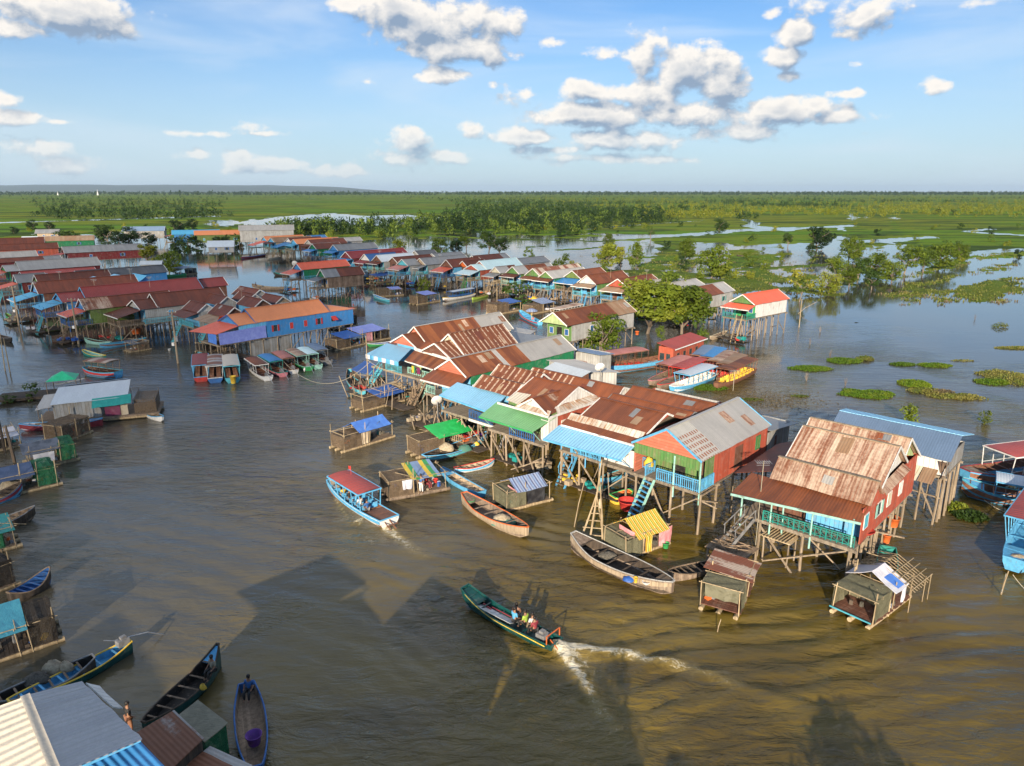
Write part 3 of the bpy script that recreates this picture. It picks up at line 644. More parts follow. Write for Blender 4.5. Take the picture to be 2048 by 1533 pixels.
# ---------------------------------------------------------------- foliage
def leaf_cloud(n, size, fill, clumps, seed, aspect=.6):
    """n leaf faces: fill(rng, k) gives clump centres (k,3) and radii; faces sit in the clumps' outer shells"""
    r = np.random.default_rng(seed); cc, rr = fill(r, clumps)
    vol = rr[:, 0]*rr[:, 1]; pick = r.choice(len(cc), n, p=vol/vol.sum())
    d = r.normal(size=(n, 3)); d /= np.linalg.norm(d, axis=1, keepdims=True)
    p = cc[pick]+d*rr[pick]*(r.uniform(.35, 1.05, (n, 1))**.6)
    nr = d*.8+r.normal(size=(n, 3))*.6+np.array([0, 0, .35]); nr /= np.linalg.norm(nr, axis=1, keepdims=True)
    u = np.cross(nr, r.normal(size=(n, 3))); u /= np.linalg.norm(u, axis=1, keepdims=True); v = np.cross(nr, u)
    s = size*r.uniform(.55, 1.35, (n, 1)); u = u*s; v = v*s*aspect
    return np.stack([p-u, p-v*.9+u*.1, p+u, p+v*.9+u*.1], 1).reshape(-1, 3)
def leaf_mesh(name, co, mat):
    me = bpy.data.meshes.new(name); fast_mesh(me, co, np.arange(len(co)).reshape(-1, 4)); me.materials.append(MAT(mat)); return me
def crown_fill(h0, h1, rad, squash=1.0, cr=.34):
    def f(r, k):
        a = r.uniform(0, 2*np.pi, k); q = np.sqrt(r.uniform(0, 1, k)); zt = r.uniform(0, 1, k)
        ring = rad*(1-.55*np.abs(zt-.42)**1.4)*(1-cr*.6)
        c = np.stack([np.cos(a)*q*ring, np.sin(a)*q*ring, h0+(h1-h0)*(zt*.86+.07)], 1)
        s = rad*cr*r.uniform(.6, 1.25, (k, 1)); return c, s*np.array([1, 1, .72*squash])
    return f
def limbs(h, rad, seed, trunk_r, lean=.12, forks=6):
    r = random.Random(seed); m = MB(); base = Vector((0, 0, -.5)); top = Vector((r.uniform(-lean, lean)*h, r.uniform(-lean, lean)*h, h*.42))
    mid = (base+top)/2+Vector((r.uniform(-.06, .06)*h, r.uniform(-.06, .06)*h, 0))
    m.tube([base, mid, top], [trunk_r, trunk_r*.8, trunk_r*.6], 7)
    for k in range(forks):
        a = 2*math.pi*(k+r.random()*.7)/forks; st = mid.lerp(top, r.uniform(.3, 1.0))
        end = Vector((math.cos(a)*rad*.75, math.sin(a)*rad*.75, h*r.uniform(.55, .85)))
        kk = st.lerp(end, .45)+Vector((r.uniform(-.1, .1)*h, r.uniform(-.1, .1)*h, h*.03))
        m.tube([st, kk, end], [trunk_r*.5, trunk_r*.33, trunk_r*.10], 5)
    return m
# unit-size variants, 1 m high, scaled per tree
TREE_V = []
for k, (mat, n, clumps, rad, cr) in enumerate([('leaf_b', 1900, 30, .50, .30), ('leaf_a', 1900, 34, .52, .27), ('leaf_c', 1700, 26, .46, .32), ('leaf_y', 1100, 26, .40, .24), ('leaf_b', 800, 22, .42, .22), ('leaf_a', 2600, 40, .55, .30), ('leaf_c', 2200, 36, .55, .30), ('leaf_a', 4600, 46, .60, .27)]):
    co = leaf_cloud(n, .036, crown_fill((.26, .26, .26, .26, .26, .02, .02, .30)[k], 1.0, rad, 1.0, cr), clumps, 40+k)
    TREE_V.append((leaf_mesh('crown', co, mat), limbs(1.0, rad, 70+k, .035).mesh('trunk')))
    TREE_V[-1][1].materials.append(MAT('bark'))
BUSH_V = []
for k, mat in enumerate(['leaf_a', 'leaf_b', 'leaf_c', 'leaf_y', 'grassy']):
    co = leaf_cloud(420, .070, crown_fill(-.05, 1.0, .62, 1.0, .36), 13, 140+k)
    BUSH_V.append(leaf_mesh('crown', co, mat))
def tree(label, base, h, var=0, wid=1.0, rz=None, name='tree', group=None, z=0.0, cat='tree'):
    loc = P(base, z) if not isinstance(base, Vector) else base
    o = thing(name, label, cat, loc, random.uniform(0, 6.28) if rz is None else rz, group); o.scale = (h*wid, h*wid, h)
    link('trunk', TREE_V[var][1], o); link('crown', TREE_V[var][0], o); return o
def bush(label, base, h, var=0, wid=1.0, group=None, name='bush'):
    loc = P(base) if not isinstance(base, Vector) else base
    o = link(name, BUSH_V[var]); o.location = loc; o.scale = (h*wid, h*wid, h); o.rotation_euler = (0, 0, random.uniform(0, 6.28))
    return tag(o, label, 'bush', group)
# far woodland and scrub: too many to count, one object per tone
def scatter(name, mat, n, ylo, yhi, hmin, hmax, nleaf, seed, keep, lsize):
    r = np.random.default_rng(seed); px = r.uniform(-500, 2550, n); py = ylo+(yhi-ylo)*r.uniform(0, 1, n)
    d = (766.5-py)/F_PX; tz = CAM_H/(_s-d*_c); x = (px-1024)/F_PX*tz; y = (_c+d*_s)*tz
    ok = keep(px, py, x, y, r); x, y, px, py = x[ok], y[ok], px[ok], py[ok]; m = len(x)
    if not m: return None
    h = r.uniform(hmin, hmax, m)*(1+.5*r.uniform(0, 1, m)**4); w = h*r.uniform(.5, .95, m)
    base = leaf_cloud(nleaf*12, lsize, crown_fill(0, 1.0, .75, 1.0, .42), 60, seed+1).reshape(12, nleaf, 4, 3)
    v = r.integers(0, 12, m); a = r.uniform(0, 6.28, m)
    B = base[v]; ca, sa = np.cos(a)[:, None, None], np.sin(a)[:, None, None]
    bx = (B[..., 0]*ca-B[..., 1]*sa)*w[:, None, None]+x[:, None, None]; by = (B[..., 0]*sa+B[..., 1]*ca)*w[:, None, None]+y[:, None, None]
    bz = B[..., 2]*h[:, None, None]
    me = leaf_mesh(name, np.stack([bx, by, bz], -1).reshape(-1, 3), mat)
    return tag(link(name, me), kind='stuff')
def dens(thr_noise, lo=0, hi=1, tone=None):
    def f(px, py, x, y, r):
        n = fbm(x/200/np.clip(y/700, .5, 4), y/60/np.clip(y/700, .5, 4), 45, 4)
        D = table(TR, px, py)*table(LR, px, py)**.5
        ok = (D+(n-.5)*1.7) > r.uniform(.18, .62, len(px))
        tn = fbm(x/260, y/300, 88, 3)+(px-1100)/2600*np.exp(-((py-420)/22)**2)
        return ok & ((tn > .52) if tone == 'y' else (tn <= .52) if tone == 'd' else True)
    return f
lab = lambda o, l, c: tag(o, l, c) if o else None
lab(scatter('treeline', 'leaf_c', 7000, 385.6, 391, 13, 24, 14, 501, dens(0), .30), 'dark line of far trees along the horizon', 'woodland')
lab(scatter('far_woodland', 'leaf_c', 14500, 388, 440, 3.6, 7.0, 24, 502, dens(0, tone='d'), .20), 'dark green flooded woodland spreading to the horizon', 'woodland')
lab(scatter('far_scrub', 'leaf_y', 10500, 388, 438, 3.0, 5.5, 24, 503, dens(0, tone='y'), .20), 'yellow green scrub spreading to the horizon', 'scrub')
lab(scatter('woodland', 'leaf_b', 1700, 428, 482, 4.0, 8.0, 95, 504, lambda px, py, x, y, r: (table(TR, px, py)+(fbm(x/40, y/40, 46, 3)-.5)*.7 > r.uniform(.45, .95, len(px))), .115), 'dense green woodland on the flooded plain behind the village', 'woodland')
lab(scatter('dark_woodland', 'leaf_c', 4200, 430, 476, 3.6, 7.4, 95, 505, lambda px, py, x, y, r: (table(TR, px, py)+(fbm(x/40, y/40, 47, 3)-.5)*.7 > r.uniform(.5, 1.0, len(px))), .115), 'dark bushy woodland between the flooded channels', 'woodland')
# reeds and grass tufts on the shallow banks
def tufts(name, mat, n, ylo, yhi, seed, hmin, hmax, lim, blades=5):
    r = np.random.default_rng(seed); px = r.uniform(900, 2200, n); py = r.uniform(ylo, yhi, n)
    d = (766.5-py)/F_PX; tz = CAM_H/(_s-d*_c); x = (px-1024)/F_PX*tz; y = (_c+d*_s)*tz
    lv = landness(x, y); ok = (lv > lim[0]) & (lv < lim[1]); x, y = x[ok], y[ok]; m = len(x)
    x = np.repeat(x, blades)+r.normal(0, .5, m*blades); y = np.repeat(y, blades)+r.normal(0, .5, m*blades); m = len(x)
    h = r.uniform(hmin, hmax, m); a = r.uniform(0, 6.28, m); w = h*r.uniform(.25, .5, m); lx, ly = r.normal(0, .3, m)*h, r.normal(0, .3, m)*h
    ux, uy = np.cos(a)*w, np.sin(a)*w; z0 = np.zeros(m)-.05
    co = np.stack([np.stack([x-ux, y-uy, z0], -1), np.stack([x+ux, y+uy, z0], -1), np.stack([x+ux*.6+lx, y+uy*.6+ly, h], -1), np.stack([x-ux*.6+lx, y-uy*.6+ly, h*.85], -1)], 1).reshape(-1, 3)
    return tag(link(name, leaf_mesh(name, co, mat)), kind='stuff')
lab(tufts('grass', 'grassy', 9000, 505, 622, 601, .15, .5, (.47, .95)), 'green grass standing in the flooded shallows', 'grass')
lab(tufts('dry_reeds', 'drygrass', 1700, 500, 640, 602, .15, .45, (.40, .56)), 'dry brown reeds along the flooded banks', 'reeds')
# ---------------------------------------------------------------- stilt houses
AZ = 43.5; VZ = -math.radians(AZ)
XH = Vector((math.cos(-VZ), -math.sin(-VZ), 0)); YH = Vector((math.sin(-VZ), math.cos(-VZ), 0))
O0 = P((1392, 1069))
def row(u, v=0, z=0): return O0-XH*u+YH*v+Vector((0, 0, z))
def local(o, wv):
    d = wv-o.location; r = -o.rotation_euler[2]; c, s = math.cos(r), math.sin(r)
    return Vector((d.x*c-d.y*s, d.x*s+d.y*c, d.z))
def AX(axis): return (lambda a, b, z: (a, b, z)) if axis == 'y' else (lambda a, b, z: (b, a, z))
PATCHES = ['zinc_grey', 'rust_pale', 'zinc', 'rust', 'rust_dark', 'rust_tan']
def patch_sheets(o, T, n):
    for _ in range(n):
        u, v = random.uniform(.05, .88), random.uniform(.05, .55); lu, lv = random.uniform(.5, .95), random.uniform(.30, .45)
        p = lambda a, b: (T[0]*(1-a)+T[1]*a)*(1-b)+(T[2]*(1-a)+T[3]*a)*b
        L = (T[1]-T[0]).length; du = lu/max(L, 1); up = Vector((0, 0, .035)); sk = random.uniform(-.02, .02)
        MB().slab(p(u, v)+up, p(u+du, v+sk)+up, p(u, v+lv)+up, p(u+du, v+lv+sk)+up, .012, 2, 2, .008).build('patch_sheet', random.choice(PATCHES), o)
def gable_roof(o, a0, a1, b0, b1, z0, zr, mats, axis='y', ar=None, z1=None, far=None, trim='p_white', ends=('w_grey', None), inset=.35, cap=None):
    """ridge runs along b; a0 is the near eave; mats = [(end fraction, material), ...]"""
    g = AX(axis); ar = (a0+a1)/2 if ar is None else ar; z1 = z0 if z1 is None else z1
    if isinstance(mats, str): mats = [(1, mats)]
    f0 = 0; first = None
    for fe, mt in mats:
        s, e = b0+(b1-b0)*f0, b0+(b1-b0)*fe; f0 = fe
        m = MB(); m.slab(g(ar, s, zr), g(ar, e, zr), g(a0, s, z0), g(a0, e, z0))
        if far is None: m.slab(g(ar, s, zr), g(ar, e, zr), g(a1, s, z1), g(a1, e, z1))
        r = m.build('roof', mt, o); first = first or r
        if mt.startswith(('rust', 'zinc')) and abs(e-s) > 4 and 30 < o.location.length < 130: patch_sheets(r, [Vector(g(*q)) for q in ((ar, s, zr), (ar, e, zr), (a0, s, z0), (a0, e, z0))], random.choice((1, 2, 2, 3)))
    if far: MB().slab(g(ar, b0, zr), g(ar, b1, zr), g(a1, b0, z1), g(a1, b1, z1)).build('roof', far, o)
    m = MB(); m.bar(g(ar, b0-.03, zr+.03), g(ar, b1+.03, zr+.03), .26, .05); m.build('ridge_cap', cap or mats[-1][1], first)
    if trim:
        for b in (b0-.035, b1+.035):
            m = MB(); m.bar(g(a0, b, z0-.03), g(ar, b, zr-.03), .05, .17); m.bar(g(a1, b, z1-.03), g(ar, b, zr-.03), .05, .17)
            m.build('bargeboard', trim, o)
    for b, mt, sg in ((b0+inset, ends[0], 1), (b1-inset, ends[1] or ends[0], -1)):
        if mt:
            zb = min(z0, z1)-.05; m = MB(); q = .07
            pts = [(a0+(ar-a0)*.06, z0-.05), (a1+(ar-a1)*.06, z1-.05), (ar, zr-.09)]
            A = [g(p[0], b, p[1]) for p in pts]; B = [g(p[0], b+sg*q, p[1]) for p in pts]
            m.face(A); m.face(B[::-1])
            for i in range(3): m.face([A[i], B[i], B[(i+1) % 3], A[(i+1) % 3]])
            m.build('gable', mt, o)
    return first
def pent(o, t0, t1, b0, b1, mat, name='porch_roof', fascia=None, sag=0.0):
    r = MB().slab(t0, t1, b0, b1, sag=sag).build(name, mat, o)
    if fascia:
        d = Vector((0, 0, -.07)); MB().bar(Vector(b0)+d, Vector(b1)+d, .06, .16).build('fascia', fascia, r)
    return r
def walls(o, x0, x1, y0, y1, z0, z1, right=None, front=None, left=None, back=None, t=.07):
    def w(mt, *b):
        if mt: MB().box(*b).build('wall', mt, o)
    w(right, x1-t, x1, y0, y1, z0, z1); w(front, x0+t, x1-t, y0, y0+t, z0, z1); w(left, x0, x0+t, y0, y1, z0, z1); w(back, x0+t, x1-t, y1-t, y1, z0, z1)
def deck(o, x0, x1, y0, y1, z, mat='deckwood'):
    m = MB(); m.box(x0, x1, y0, y1, z-.10, z)
    n = max(2, int((y1-y0)/2.4)+1)
    for i in range(n):
        y = y0+.15+(y1-y0-.3)*i/(n-1); m.box(x0-.15, x1+.15, y-.06, y+.06, z-.28, z-.105)
    m.build('deck', mat, o)
_POST = {}
def post_mesh(h, r, mat):
    k = (round(h, 1), round(r, 2), mat, random.randrange(3))
    if k not in _POST:
        m = MB(); d = random.uniform(-.05, .05); e = random.uniform(-.05, .05)
        m.tube([(d, e, -1.0), (d*.3, -e*.6, h*.45), (0, 0, h)], [r*1.08, r, r*.9], 6); me = m.mesh('stilt'); me.materials.append(MAT(mat))
        _POST[k] = me
    return _POST[k]
def stilts(o, xs, ys, h, r=.085, mat='post', name='stilt'):
    for x in xs:
        for y in ys:
            p = link(name, post_mesh(h, r, mat), o); p.location = (x+random.uniform(-.12, .12), y+random.uniform(-.12, .12), 0)
            p.rotation_euler = (random.uniform(-.022, .022), random.uniform(-.022, .022), random.uniform(0, 6))
def braces(o, segs, w=.11, mat='post'):
    for a, b in segs: MB().bar(a, b, w, w*.8).build('brace', mat, o)
def railing(o, pts, z, mat, h=.85, step=.22, cross=False):
    m = MB()
    for (x0, y0), (x1, y1) in zip(pts[:-1], pts[1:]):
        a = Vector((x0, y0, z)); b = Vector((x1, y1, z)); up = Vector((0, 0, 1))
        for hh, w in ((h, .07), (h*.80, .04), (.12, .05)): m.bar(a+up*hh, b+up*hh, w)
        n = max(1, int((b-a).length/step))
        for i in range(n+1):
            p = a.lerp(b, i/n); m.bar(p, p+up*h, .045 if i % 6 else .085)
            if cross and i < n and i % 2 == 0:
                q = a.lerp(b, min(1, (i+2)/n)); m.bar(p+up*.15, q+up*h*.8, .03); m.bar(q+up*.15, p+up*h*.8, .03)
    return m.build('railing', mat, o)
def stairs(o, top, bot, w, mat, tread='wood', rails=True, n=None):
    top, bot = Vector(top), Vector(bot); d = top-bot; hd = Vector((d.x, d.y, 0)).normalized(); sx = Vector((-hd.y, hd.x, 0))*w/2
    m = MB(); m.bar(bot-sx-Vector((0, 0, .5)), top-sx, .06, .22); m.bar(bot+sx-Vector((0, 0, .5)), top+sx, .06, .22)
    if rails:
        up = Vector((0, 0, .75))
        for s in (sx*1.15, -sx*1.15):
            m.bar(bot.lerp(top, .25)+s+up, top+s+up, .05)
            for k in (.3, .65, 1.0): m.bar(bot.lerp(top, k)+s, bot.lerp(top, k)+s+up, .04)
    st = m.build('stairs', mat, o); n = n or max(4, int(d.z/.34)); m = MB()
    for i in range(1, n):
        p = bot.lerp(top, i/n); m.bar(p-sx*.94, p+sx*.94, .18, .045)
    m.build('treads', tread, st)
def window(o, c, w, h, side='x', frame='p_white', pane='glassdark', shut=None, open_=False):
    x, y, z = c; m = MB(); t = .05
    if side == 'x':
        f = lambda a, b, cc: (x+cc, y+a, z+b)
    else:
        f = lambda a, b, cc: (x+a, y-cc, z+b)
    def bx(mm, a0, a1, b0, b1, c0, c1):
        mm.hexa([f(a0,b0,c0), f(a1,b0,c0), f(a1,b0,c1), f(a0,b0,c1), f(a0,b1,c0), f(a1,b1,c0), f(a1,b1,c1), f(a0,b1,c1)])
    bx(m, -w/2-t, w/2+t, h, h+t, .003, .05); bx(m, -w/2-t, w/2+t, -t, 0, .003, .05); bx(m, -w/2-t, -w/2, 0, h, .003, .05); bx(m, w/2, w/2+t, 0, h, .003, .05)
    r = m.build('window', frame, o); m = MB(); bx(m, -w/2, w/2, 0, h, .003, .02); m.build('pane', pane, r)
    if shut:
        m = MB()
        if open_: bx(m, -w/2-t-w*.5, -w/2-t, 0, h, .055, .08); bx(m, w/2+t, w/2+t+w*.5, 0, h, .055, .08)
        else: bx(m, -w/2, -.02, 0, h, .025, .045); bx(m, .02, w/2, 0, h, .025, .045)
        m.build('shutter', shut, r)
def doorway(o, x, y, z, w=.85, h=1.9, mat='dark'):  # default dark panel stands in for the shade inside an open doorway
    MB().box(x-w/2, x+w/2, y-.02, y-.004, z, z+h).build('doorway', mat, o)

def clutter(o, x0, x1, y0, y1, n=10):  # darker wood on poles and jetty stands in for under-house shade
    for k in range(n):
        x, y = random.uniform(x0, x1), random.uniform(y0, y1); MB().bar((x, y, random.uniform(-.3, .3)), (x+random.gauss(0, .7), y+random.gauss(0, .7), random.uniform(1.2, 3.2)), random.uniform(.05, .10)).build('leaning_pole', random.choice(['wood', 'wood', 'darkwood', 'post']), o)
    for k in range(3):
        m = MB(); c = Vector((random.uniform(x0+.5, x1-.5), random.uniform(y0+.8, y0+3.2), random.uniform(.5, .7)))
        for j in range(5): q = c+Vector((random.gauss(0, .5), random.gauss(0, .5), 0)); s = random.uniform(.12, .3); m.box(q.x-s, q.x+s, q.y-s, q.y+s, q.z, q.z+s*random.uniform(.8, 2))
        m.build('stored_goods', random.choice(['sack', 'netpile', 't_dblue', 'p_red', 'p_orange', 't_white', 't_teal', 'p_yellow', 'w_tan']), o)
    MB().box(x0+.3, x1-.2, y0+.4, y0+2.0, .42, .50).build('jetty', 'darkwood', o)

def std(label, A, W=5.2, L=12.0, rise=1.65, ze=5.5, zd=3.0, az=AZ, roof='rust', wall='w_grey', front=None, gab=None, porch=(2.0, 'rust'), fl=0, frise=.62, trim='p_white',
        rail='auto', stair='auto', win=2, far=False, shut='p_dblue', side_rail=None, back=None, cap=None, group='stilt houses of the flooded village', wallstart=None):
    """a house whose near eave corner at the front shows at picture point A; local x<0 is across, y runs back"""
    loc = P(A, ze); loc.z = 0
    o = thing('stilt_house', label, 'house', loc, -math.radians(az), group)
    if rail == 'auto': rail = random.choice(['p_cyan', 'p_blue', 'wood', 'bamboo', 'p_mint', 'p_dblue'])
    if stair == 'auto': stair = random.choice(['p_cyan', 'p_blue', 'wood', 'bamboo', 'p_grey'])
    front = front or wall; gab = gab or front; ov = .32; pd = porch[0] if porch else 0
    y0 = fl
    gable_roof(o, 0, -W, y0, L, ze, ze+rise, roof, ends=(gab, wall), trim=trim, cap=cap)
    if fl: gable_roof(o, 0.02, -W-.02, 0, fl+.15, ze-.02, ze+rise*frise, roof if isinstance(roof, str) else roof[0][1], ends=(gab, None), trim=trim)
    ws = (wallstart if wallstart is not None else (.9 if porch else .4))
    walls(o, -W+ov, -ov, ws, L-.3, zd, ze+.02, wall, front, wall if not far else None, wall)
    doorway(o, -W*.5, ws, zd, 1.0)
    if not far:
        window(o, (-W*.24, ws, zd+.8), .7, .9, 'y', shut=shut); window(o, (-W*.78, ws, zd+.8), .7, .9, 'y', shut=shut)
    for i in range(win): window(o, (-ov, ws+(L-ws)*(i+.7)/(win+.4), zd+.85), .75, .95, 'x', shut=shut, open_=(i % 2 == 1))
    yf = -pd+.35 if porch else -.3
    if porch:
        pent(o, (-W-.1, .10, ze-.12), (.12, .10, ze-.12), (-W-.25, -pd, ze-.12-pd*.24), (.3, -pd, ze-.12-pd*.24), porch[1], fascia=trim if not far else None)
        for x in ((-W+.15, -W*.5, -.15) if not far else (-W+.15, -.15)): link('porch_post', post_mesh(1.9, .05, rail or 'post'), o).location = (x, yf+.05, zd+.02)
    deck(o, -W+.1, -.1, yf, L-.2, zd)
    if rail and porch: railing(o, [(-W+.2, yf+.05), (-W*.42, yf+.05)], zd, rail, step=.3 if not far else .6); railing(o, [(-W*.2, yf+.05), (-.15, yf+.05), (-.15, ws)], zd, rail, step=.3 if not far else .6)
    st = 2.3 if not far else 3.4; n = max(2, int(round((L-.5-yf)/st))+1)
    ys = [yf+.15+(L-.5-yf-.15)*i/(n-1) for i in range(n)]
    stilts(o, (-.35, -W*.5, -W+.35) if not far else (-.35, -W+.35), ys, zd-.1, .08 if not far else .09)
    if stair: stairs(o, (-W*.31, yf, zd), (-W*.31, yf-1.5, .15), .95, stair, rails=not far)
    if not far:
        braces(o, [((-.35, ys[0], .6), (-.35, ys[1], 2.6)), ((-.35, ys[-2], 2.5), (-.35, ys[-1], .5)), ((-W+.3, yf+.1, .5), (-W*.5, yf+.1, 2.7))])
        m = MB()
        for k in range(7):
            x = random.uniform(-W+.5, -1.2); y = random.uniform(.5, L-2); m.bar((x, y, random.uniform(.3, 1.1)), (x+random.uniform(-.8, .8), y+random.uniform(1, 2.4), random.uniform(.3, 1.6)), .10)
        m.box(-W+.4, -.8, yf+.6, yf+3.2, .45, .52); m.build('lower_platform', 'darkwood', o)
        clutter(o, -W, .3, yf-2.2, L*.6)
    if side_rail: railing(o, [(.55, .4), (.55, L*.55)], zd, side_rail, step=.3); deck(o, -.1, .65, .3, L*.58, zd-.02); stilts(o, (.5,), (.5, L*.28, L*.55), zd-.1, .06)
    return o
def shed(label, pts, zs, roof, wall=None, zd=3.0, posts=True, name='lean_to_shed', cat='shed', group=None):
    """one sloping sheet roof: pts = picture corners (top0, top1, bottom0, bottom1) at heights zs"""
    w = [P(p, zz) for p, zz in zip(pts, zs)]; c = sum(w, Vector())/4; c.z = 0
    o = thing(name, label, cat, c, 0, group); L = [p-c for p in w]
    MB().slab(*L).build('roof', roof, o)
    ring = [L[0], L[1], L[3], L[2]]; cc = Vector((0, 0, 0)); ins = [cc+(Vector((p.x, p.y, 0)))*.90 for p in ring]
    if wall:
        for i in range(4):
            a, b = ins[i], ins[(i+1) % 4]; za, zb = ring[i].z-.12, ring[(i+1) % 4].z-.12
            n = (b-a).cross(Vector((0, 0, 1))).normalized()*.04; m = MB(); A = a.copy(); B = b.copy()
            m.hexa([(A.x-n.x, A.y-n.y, zd), (B.x-n.x, B.y-n.y, zd), (B.x+n.x, B.y+n.y, zd), (A.x+n.x, A.y+n.y, zd), (A.x-n.x, A.y-n.y, za), (B.x-n.x, B.y-n.y, zb), (B.x+n.x, B.y+n.y, zb), (A.x+n.x, A.y+n.y, za)])
            m.build('wall', wall, o)
    if posts:
        for i in range(4):
            a, b = ins[i], ins[(i+1) % 4]
            for k in range(max(1, int((b-a).length/2.4))):
                q = a.lerp(b, k/max(1, int((b-a).length/2.4))); stilts(o, (q.x,), (q.y,), zd if wall else ring[i].z-.15, .07)
    return o
# ---------------------------------------------------------------- the sunlit front row, one house after another along the channel
GR = 'stilt houses of the flooded village'
def rowhouse(u, label): return thing('stilt_house', label, 'house', row(u), VZ, GR)
def fp(o, p, z): return local(o, P(p, z))

# red and green gabled house
o = rowhouse(0, 'red gabled stilt house with grey roof, green front and pale blue balcony'); zd, ze = 3.35, 5.85
gable_roof(o, .06, -6.1, 0, 11.66, ze, 7.68, [(.25, 'zinc_patch'), (1, 'zinc')], trim='p_blue', ends=('w_salmon', 'w_red'), inset=.22)
walls(o, -5.95, -.10, 2.25, 11.45, zd, ze, 'w_red', 'w_green', 'w_salmon', 'w_red')
MB().box(-5.9, -.16, .12, .19, 5.02, ze-.02).build('valance', 'w_green', o)
MB().box(-.17, -.10, .95, 2.22, zd, ze).build('wall', 'w_green', o)
MB().box(-5.95, -5.88, .3, 2.2, zd, ze).build('wall', 'w_salmon', o)
doorway(o, -3.0, 2.25, zd, 1.0, 2.0); doorway(o, -1.0, 2.25, zd, .35, 2.2, 'w_brown'); window(o, (-.10, 9.7, zd+.9), .7, 1.1, 'x', frame='w_dgreen', pane='w_green')
MB().box(-.098, -.085, 5.6, 7.0, 3.6, 5.4).build('patch_panel', 'w_brown', o)
deck(o, -6.0, .02, 0, 11.5, zd)
for x, y in ((-.05, .08), (-2.25, .08)): link('porch_post', post_mesh(2.35, .075, 'p_mint'), o).location = (x, y, zd)
railing(o, [(-3.7, .05), (-.05, .05), (-.05, 2.2)], zd, 'p_blue', .95, .17); railing(o, [(-5.9, 1.4), (-4.75, 1.4), (-4.75, .1)], zd, 'p_blue', .9, .2)
stairs(o, (-4.25, .0, zd), (-4.75, -1.75, .35), 1.0, 'p_mint', 'p_blue', False, 9)
for x, y in ((0, 0), (.0, 2.6), (-2.3, .1), (-5.8, .2), (-.05, 5.3), (-.05, 8), (-.05, 11.2), (-3, 3), (-5.8, 3.2), (-3, 6), (-5.8, 7), (-3, 9), (-5.8, 11)): stilts(o, (x,), (y,), zd-.1, .10)
stilts(o, (-.9,), (1.9,), zd-.1, .08)
braces(o, [((-.1, .1, 2.9), (-3.1, -.2, .7)), ((-4.4, .4, 2.6), (-2.0, -.5, -.2)), ((0, .3, 3.0), (0, 3.2, 3.05)), ((.1, 0, 2.8), (.3, 2.4, 1.9)), ((-.2, -.1, 2.9), (.9, 1.2, 2.0))])
tag(thing('lean_to_shed', 'grey tin lean-to joined to the back of the red gabled house', 'shed', row(0, 11.7), VZ), None)
s = bpy.data.objects['lean_to_shed']
MB().slab((-2.9, 0, 5.35), (.1, 0, 5.35), (-2.7, 4.9, 5.0), (.55, 4.9, 5.0)).build('roof', 'zinc_grey', s)
walls(s, -2.7, -.12, .05, 4.5, 3.0, 5.1, 'w_zinc', None, 'w_zinc', 'w_zinc'); deck(s, -2.7, -.1, .05, 4.6, 3.0); stilts(s, (-2.5, -.3), (1.0, 2.8, 4.4), 2.9)
window(s, (-.12, 1.6, 3.6), .5, .9, 'x', frame='w_zinc', pane='w_brown')

# house with blue awning left of it
o = rowhouse(6.4, 'brown roofed stilt house with long pale blue awning beside the red gabled house'); zd = 3.3
R3 = o
gable_roof(o, 2.3, 6.35, -6.7, .15, 5.9, 7.0, 'rust', 'x', 5.3, 6.55, ends=('w_brown', 'w_red'), inset=.3)
gable_roof(o, 6.3, 9.05, -6.8, 1.6, 6.5, 6.95, 'rust', 'x', 7.3, 6.3, trim='p_grey', ends=('w_brown', 'w_brown'))
gable_roof(o, 9.0, 15.6, -6.9, 1.9, 6.25, 7.0, 'rust', 'x', 10.7, 5.5, far='zinc', trim=None, ends=('w_grey', 'w_grey'))
pent(o, (-7.7, 2.28, 6.05), (.05, 2.28, 6.05), (-7.7, 1.75, 5.62), (.05, 1.75, 5.62), 'rustwhite', 'skirt_roof')
pent(o, (-7.75, 1.74, 5.60), (.0, 1.74, 5.60), (-7.75, .95, 5.28), (-.1, .95, 5.28), 'rust', 'skirt_roof', 'p_white')
pent(o, (-8.0, 1.05, 5.12), (-.15, 1.15, 5.12), (-7.75, -1.45, 4.55), (.05, -1.0, 4.55), 'sky', 'awning', 'p_blue')
walls(o, -7.2, .05, 2.2, 15.2, zd, 5.85, 'w_red', 'w_dgreen', 'w_red', 'w_grey')
MB().box(-2.9, .0, .85, .92, zd-.1, 4.75).build('wall', 'w_white', o); MB().box(-.02, .05, .95, 2.2, zd-.2, 5.2).build('wall', 'w_red', o)
deck(o, -7.2, .0, .2, 15, zd); railing(o, [(-6.0, .25), (-2.9, .25)], zd, 'p_blue', .95, .17)
for x in (-7.1, -5.9, -4.4, -2.9): link('porch_post', post_mesh(1.75, .05, 'p_blue'), o).location = (x, .25, zd)
doorway(o, -5.0, 2.2, zd); doorway(o, -3.6, 2.2, zd, .9, 1.8, 'p_cyan')
stairs(o, fp(o, (1152, 893), zd), fp(o, (1116, 976), 0.0), 1.0, 'p_blue', 'wood', True, 11)
for x in (-7.0, -5.2, -2.6, -.2):
    for y in (.3, 3.4, 6.8, 10, 14): stilts(o, (x,), (y,), zd-.1, .09)
braces(o, [((-7.0, .3, 2.6), (-4.8, .2, .1)), ((-5.2, .3, 2.9), (-2.7, .3, .3)), ((-2.6, .3, .7), (-.2, .4, 2.8)), ((-.3, .4, 2.6), (-.2, 3.4, .8)), ((-6.5, .2, 4.6), (-5.2, .2, 3.4)), ((-.2, .3, 4.6), (-1.4, .3, 3.6))])
braces(o, [((-.2, -.9, 4.5), (-.2, .7, 3.4)), ((-3.0, -1.1, 4.5), (-3.0, .3, 3.3))], .06, 'p_blue')

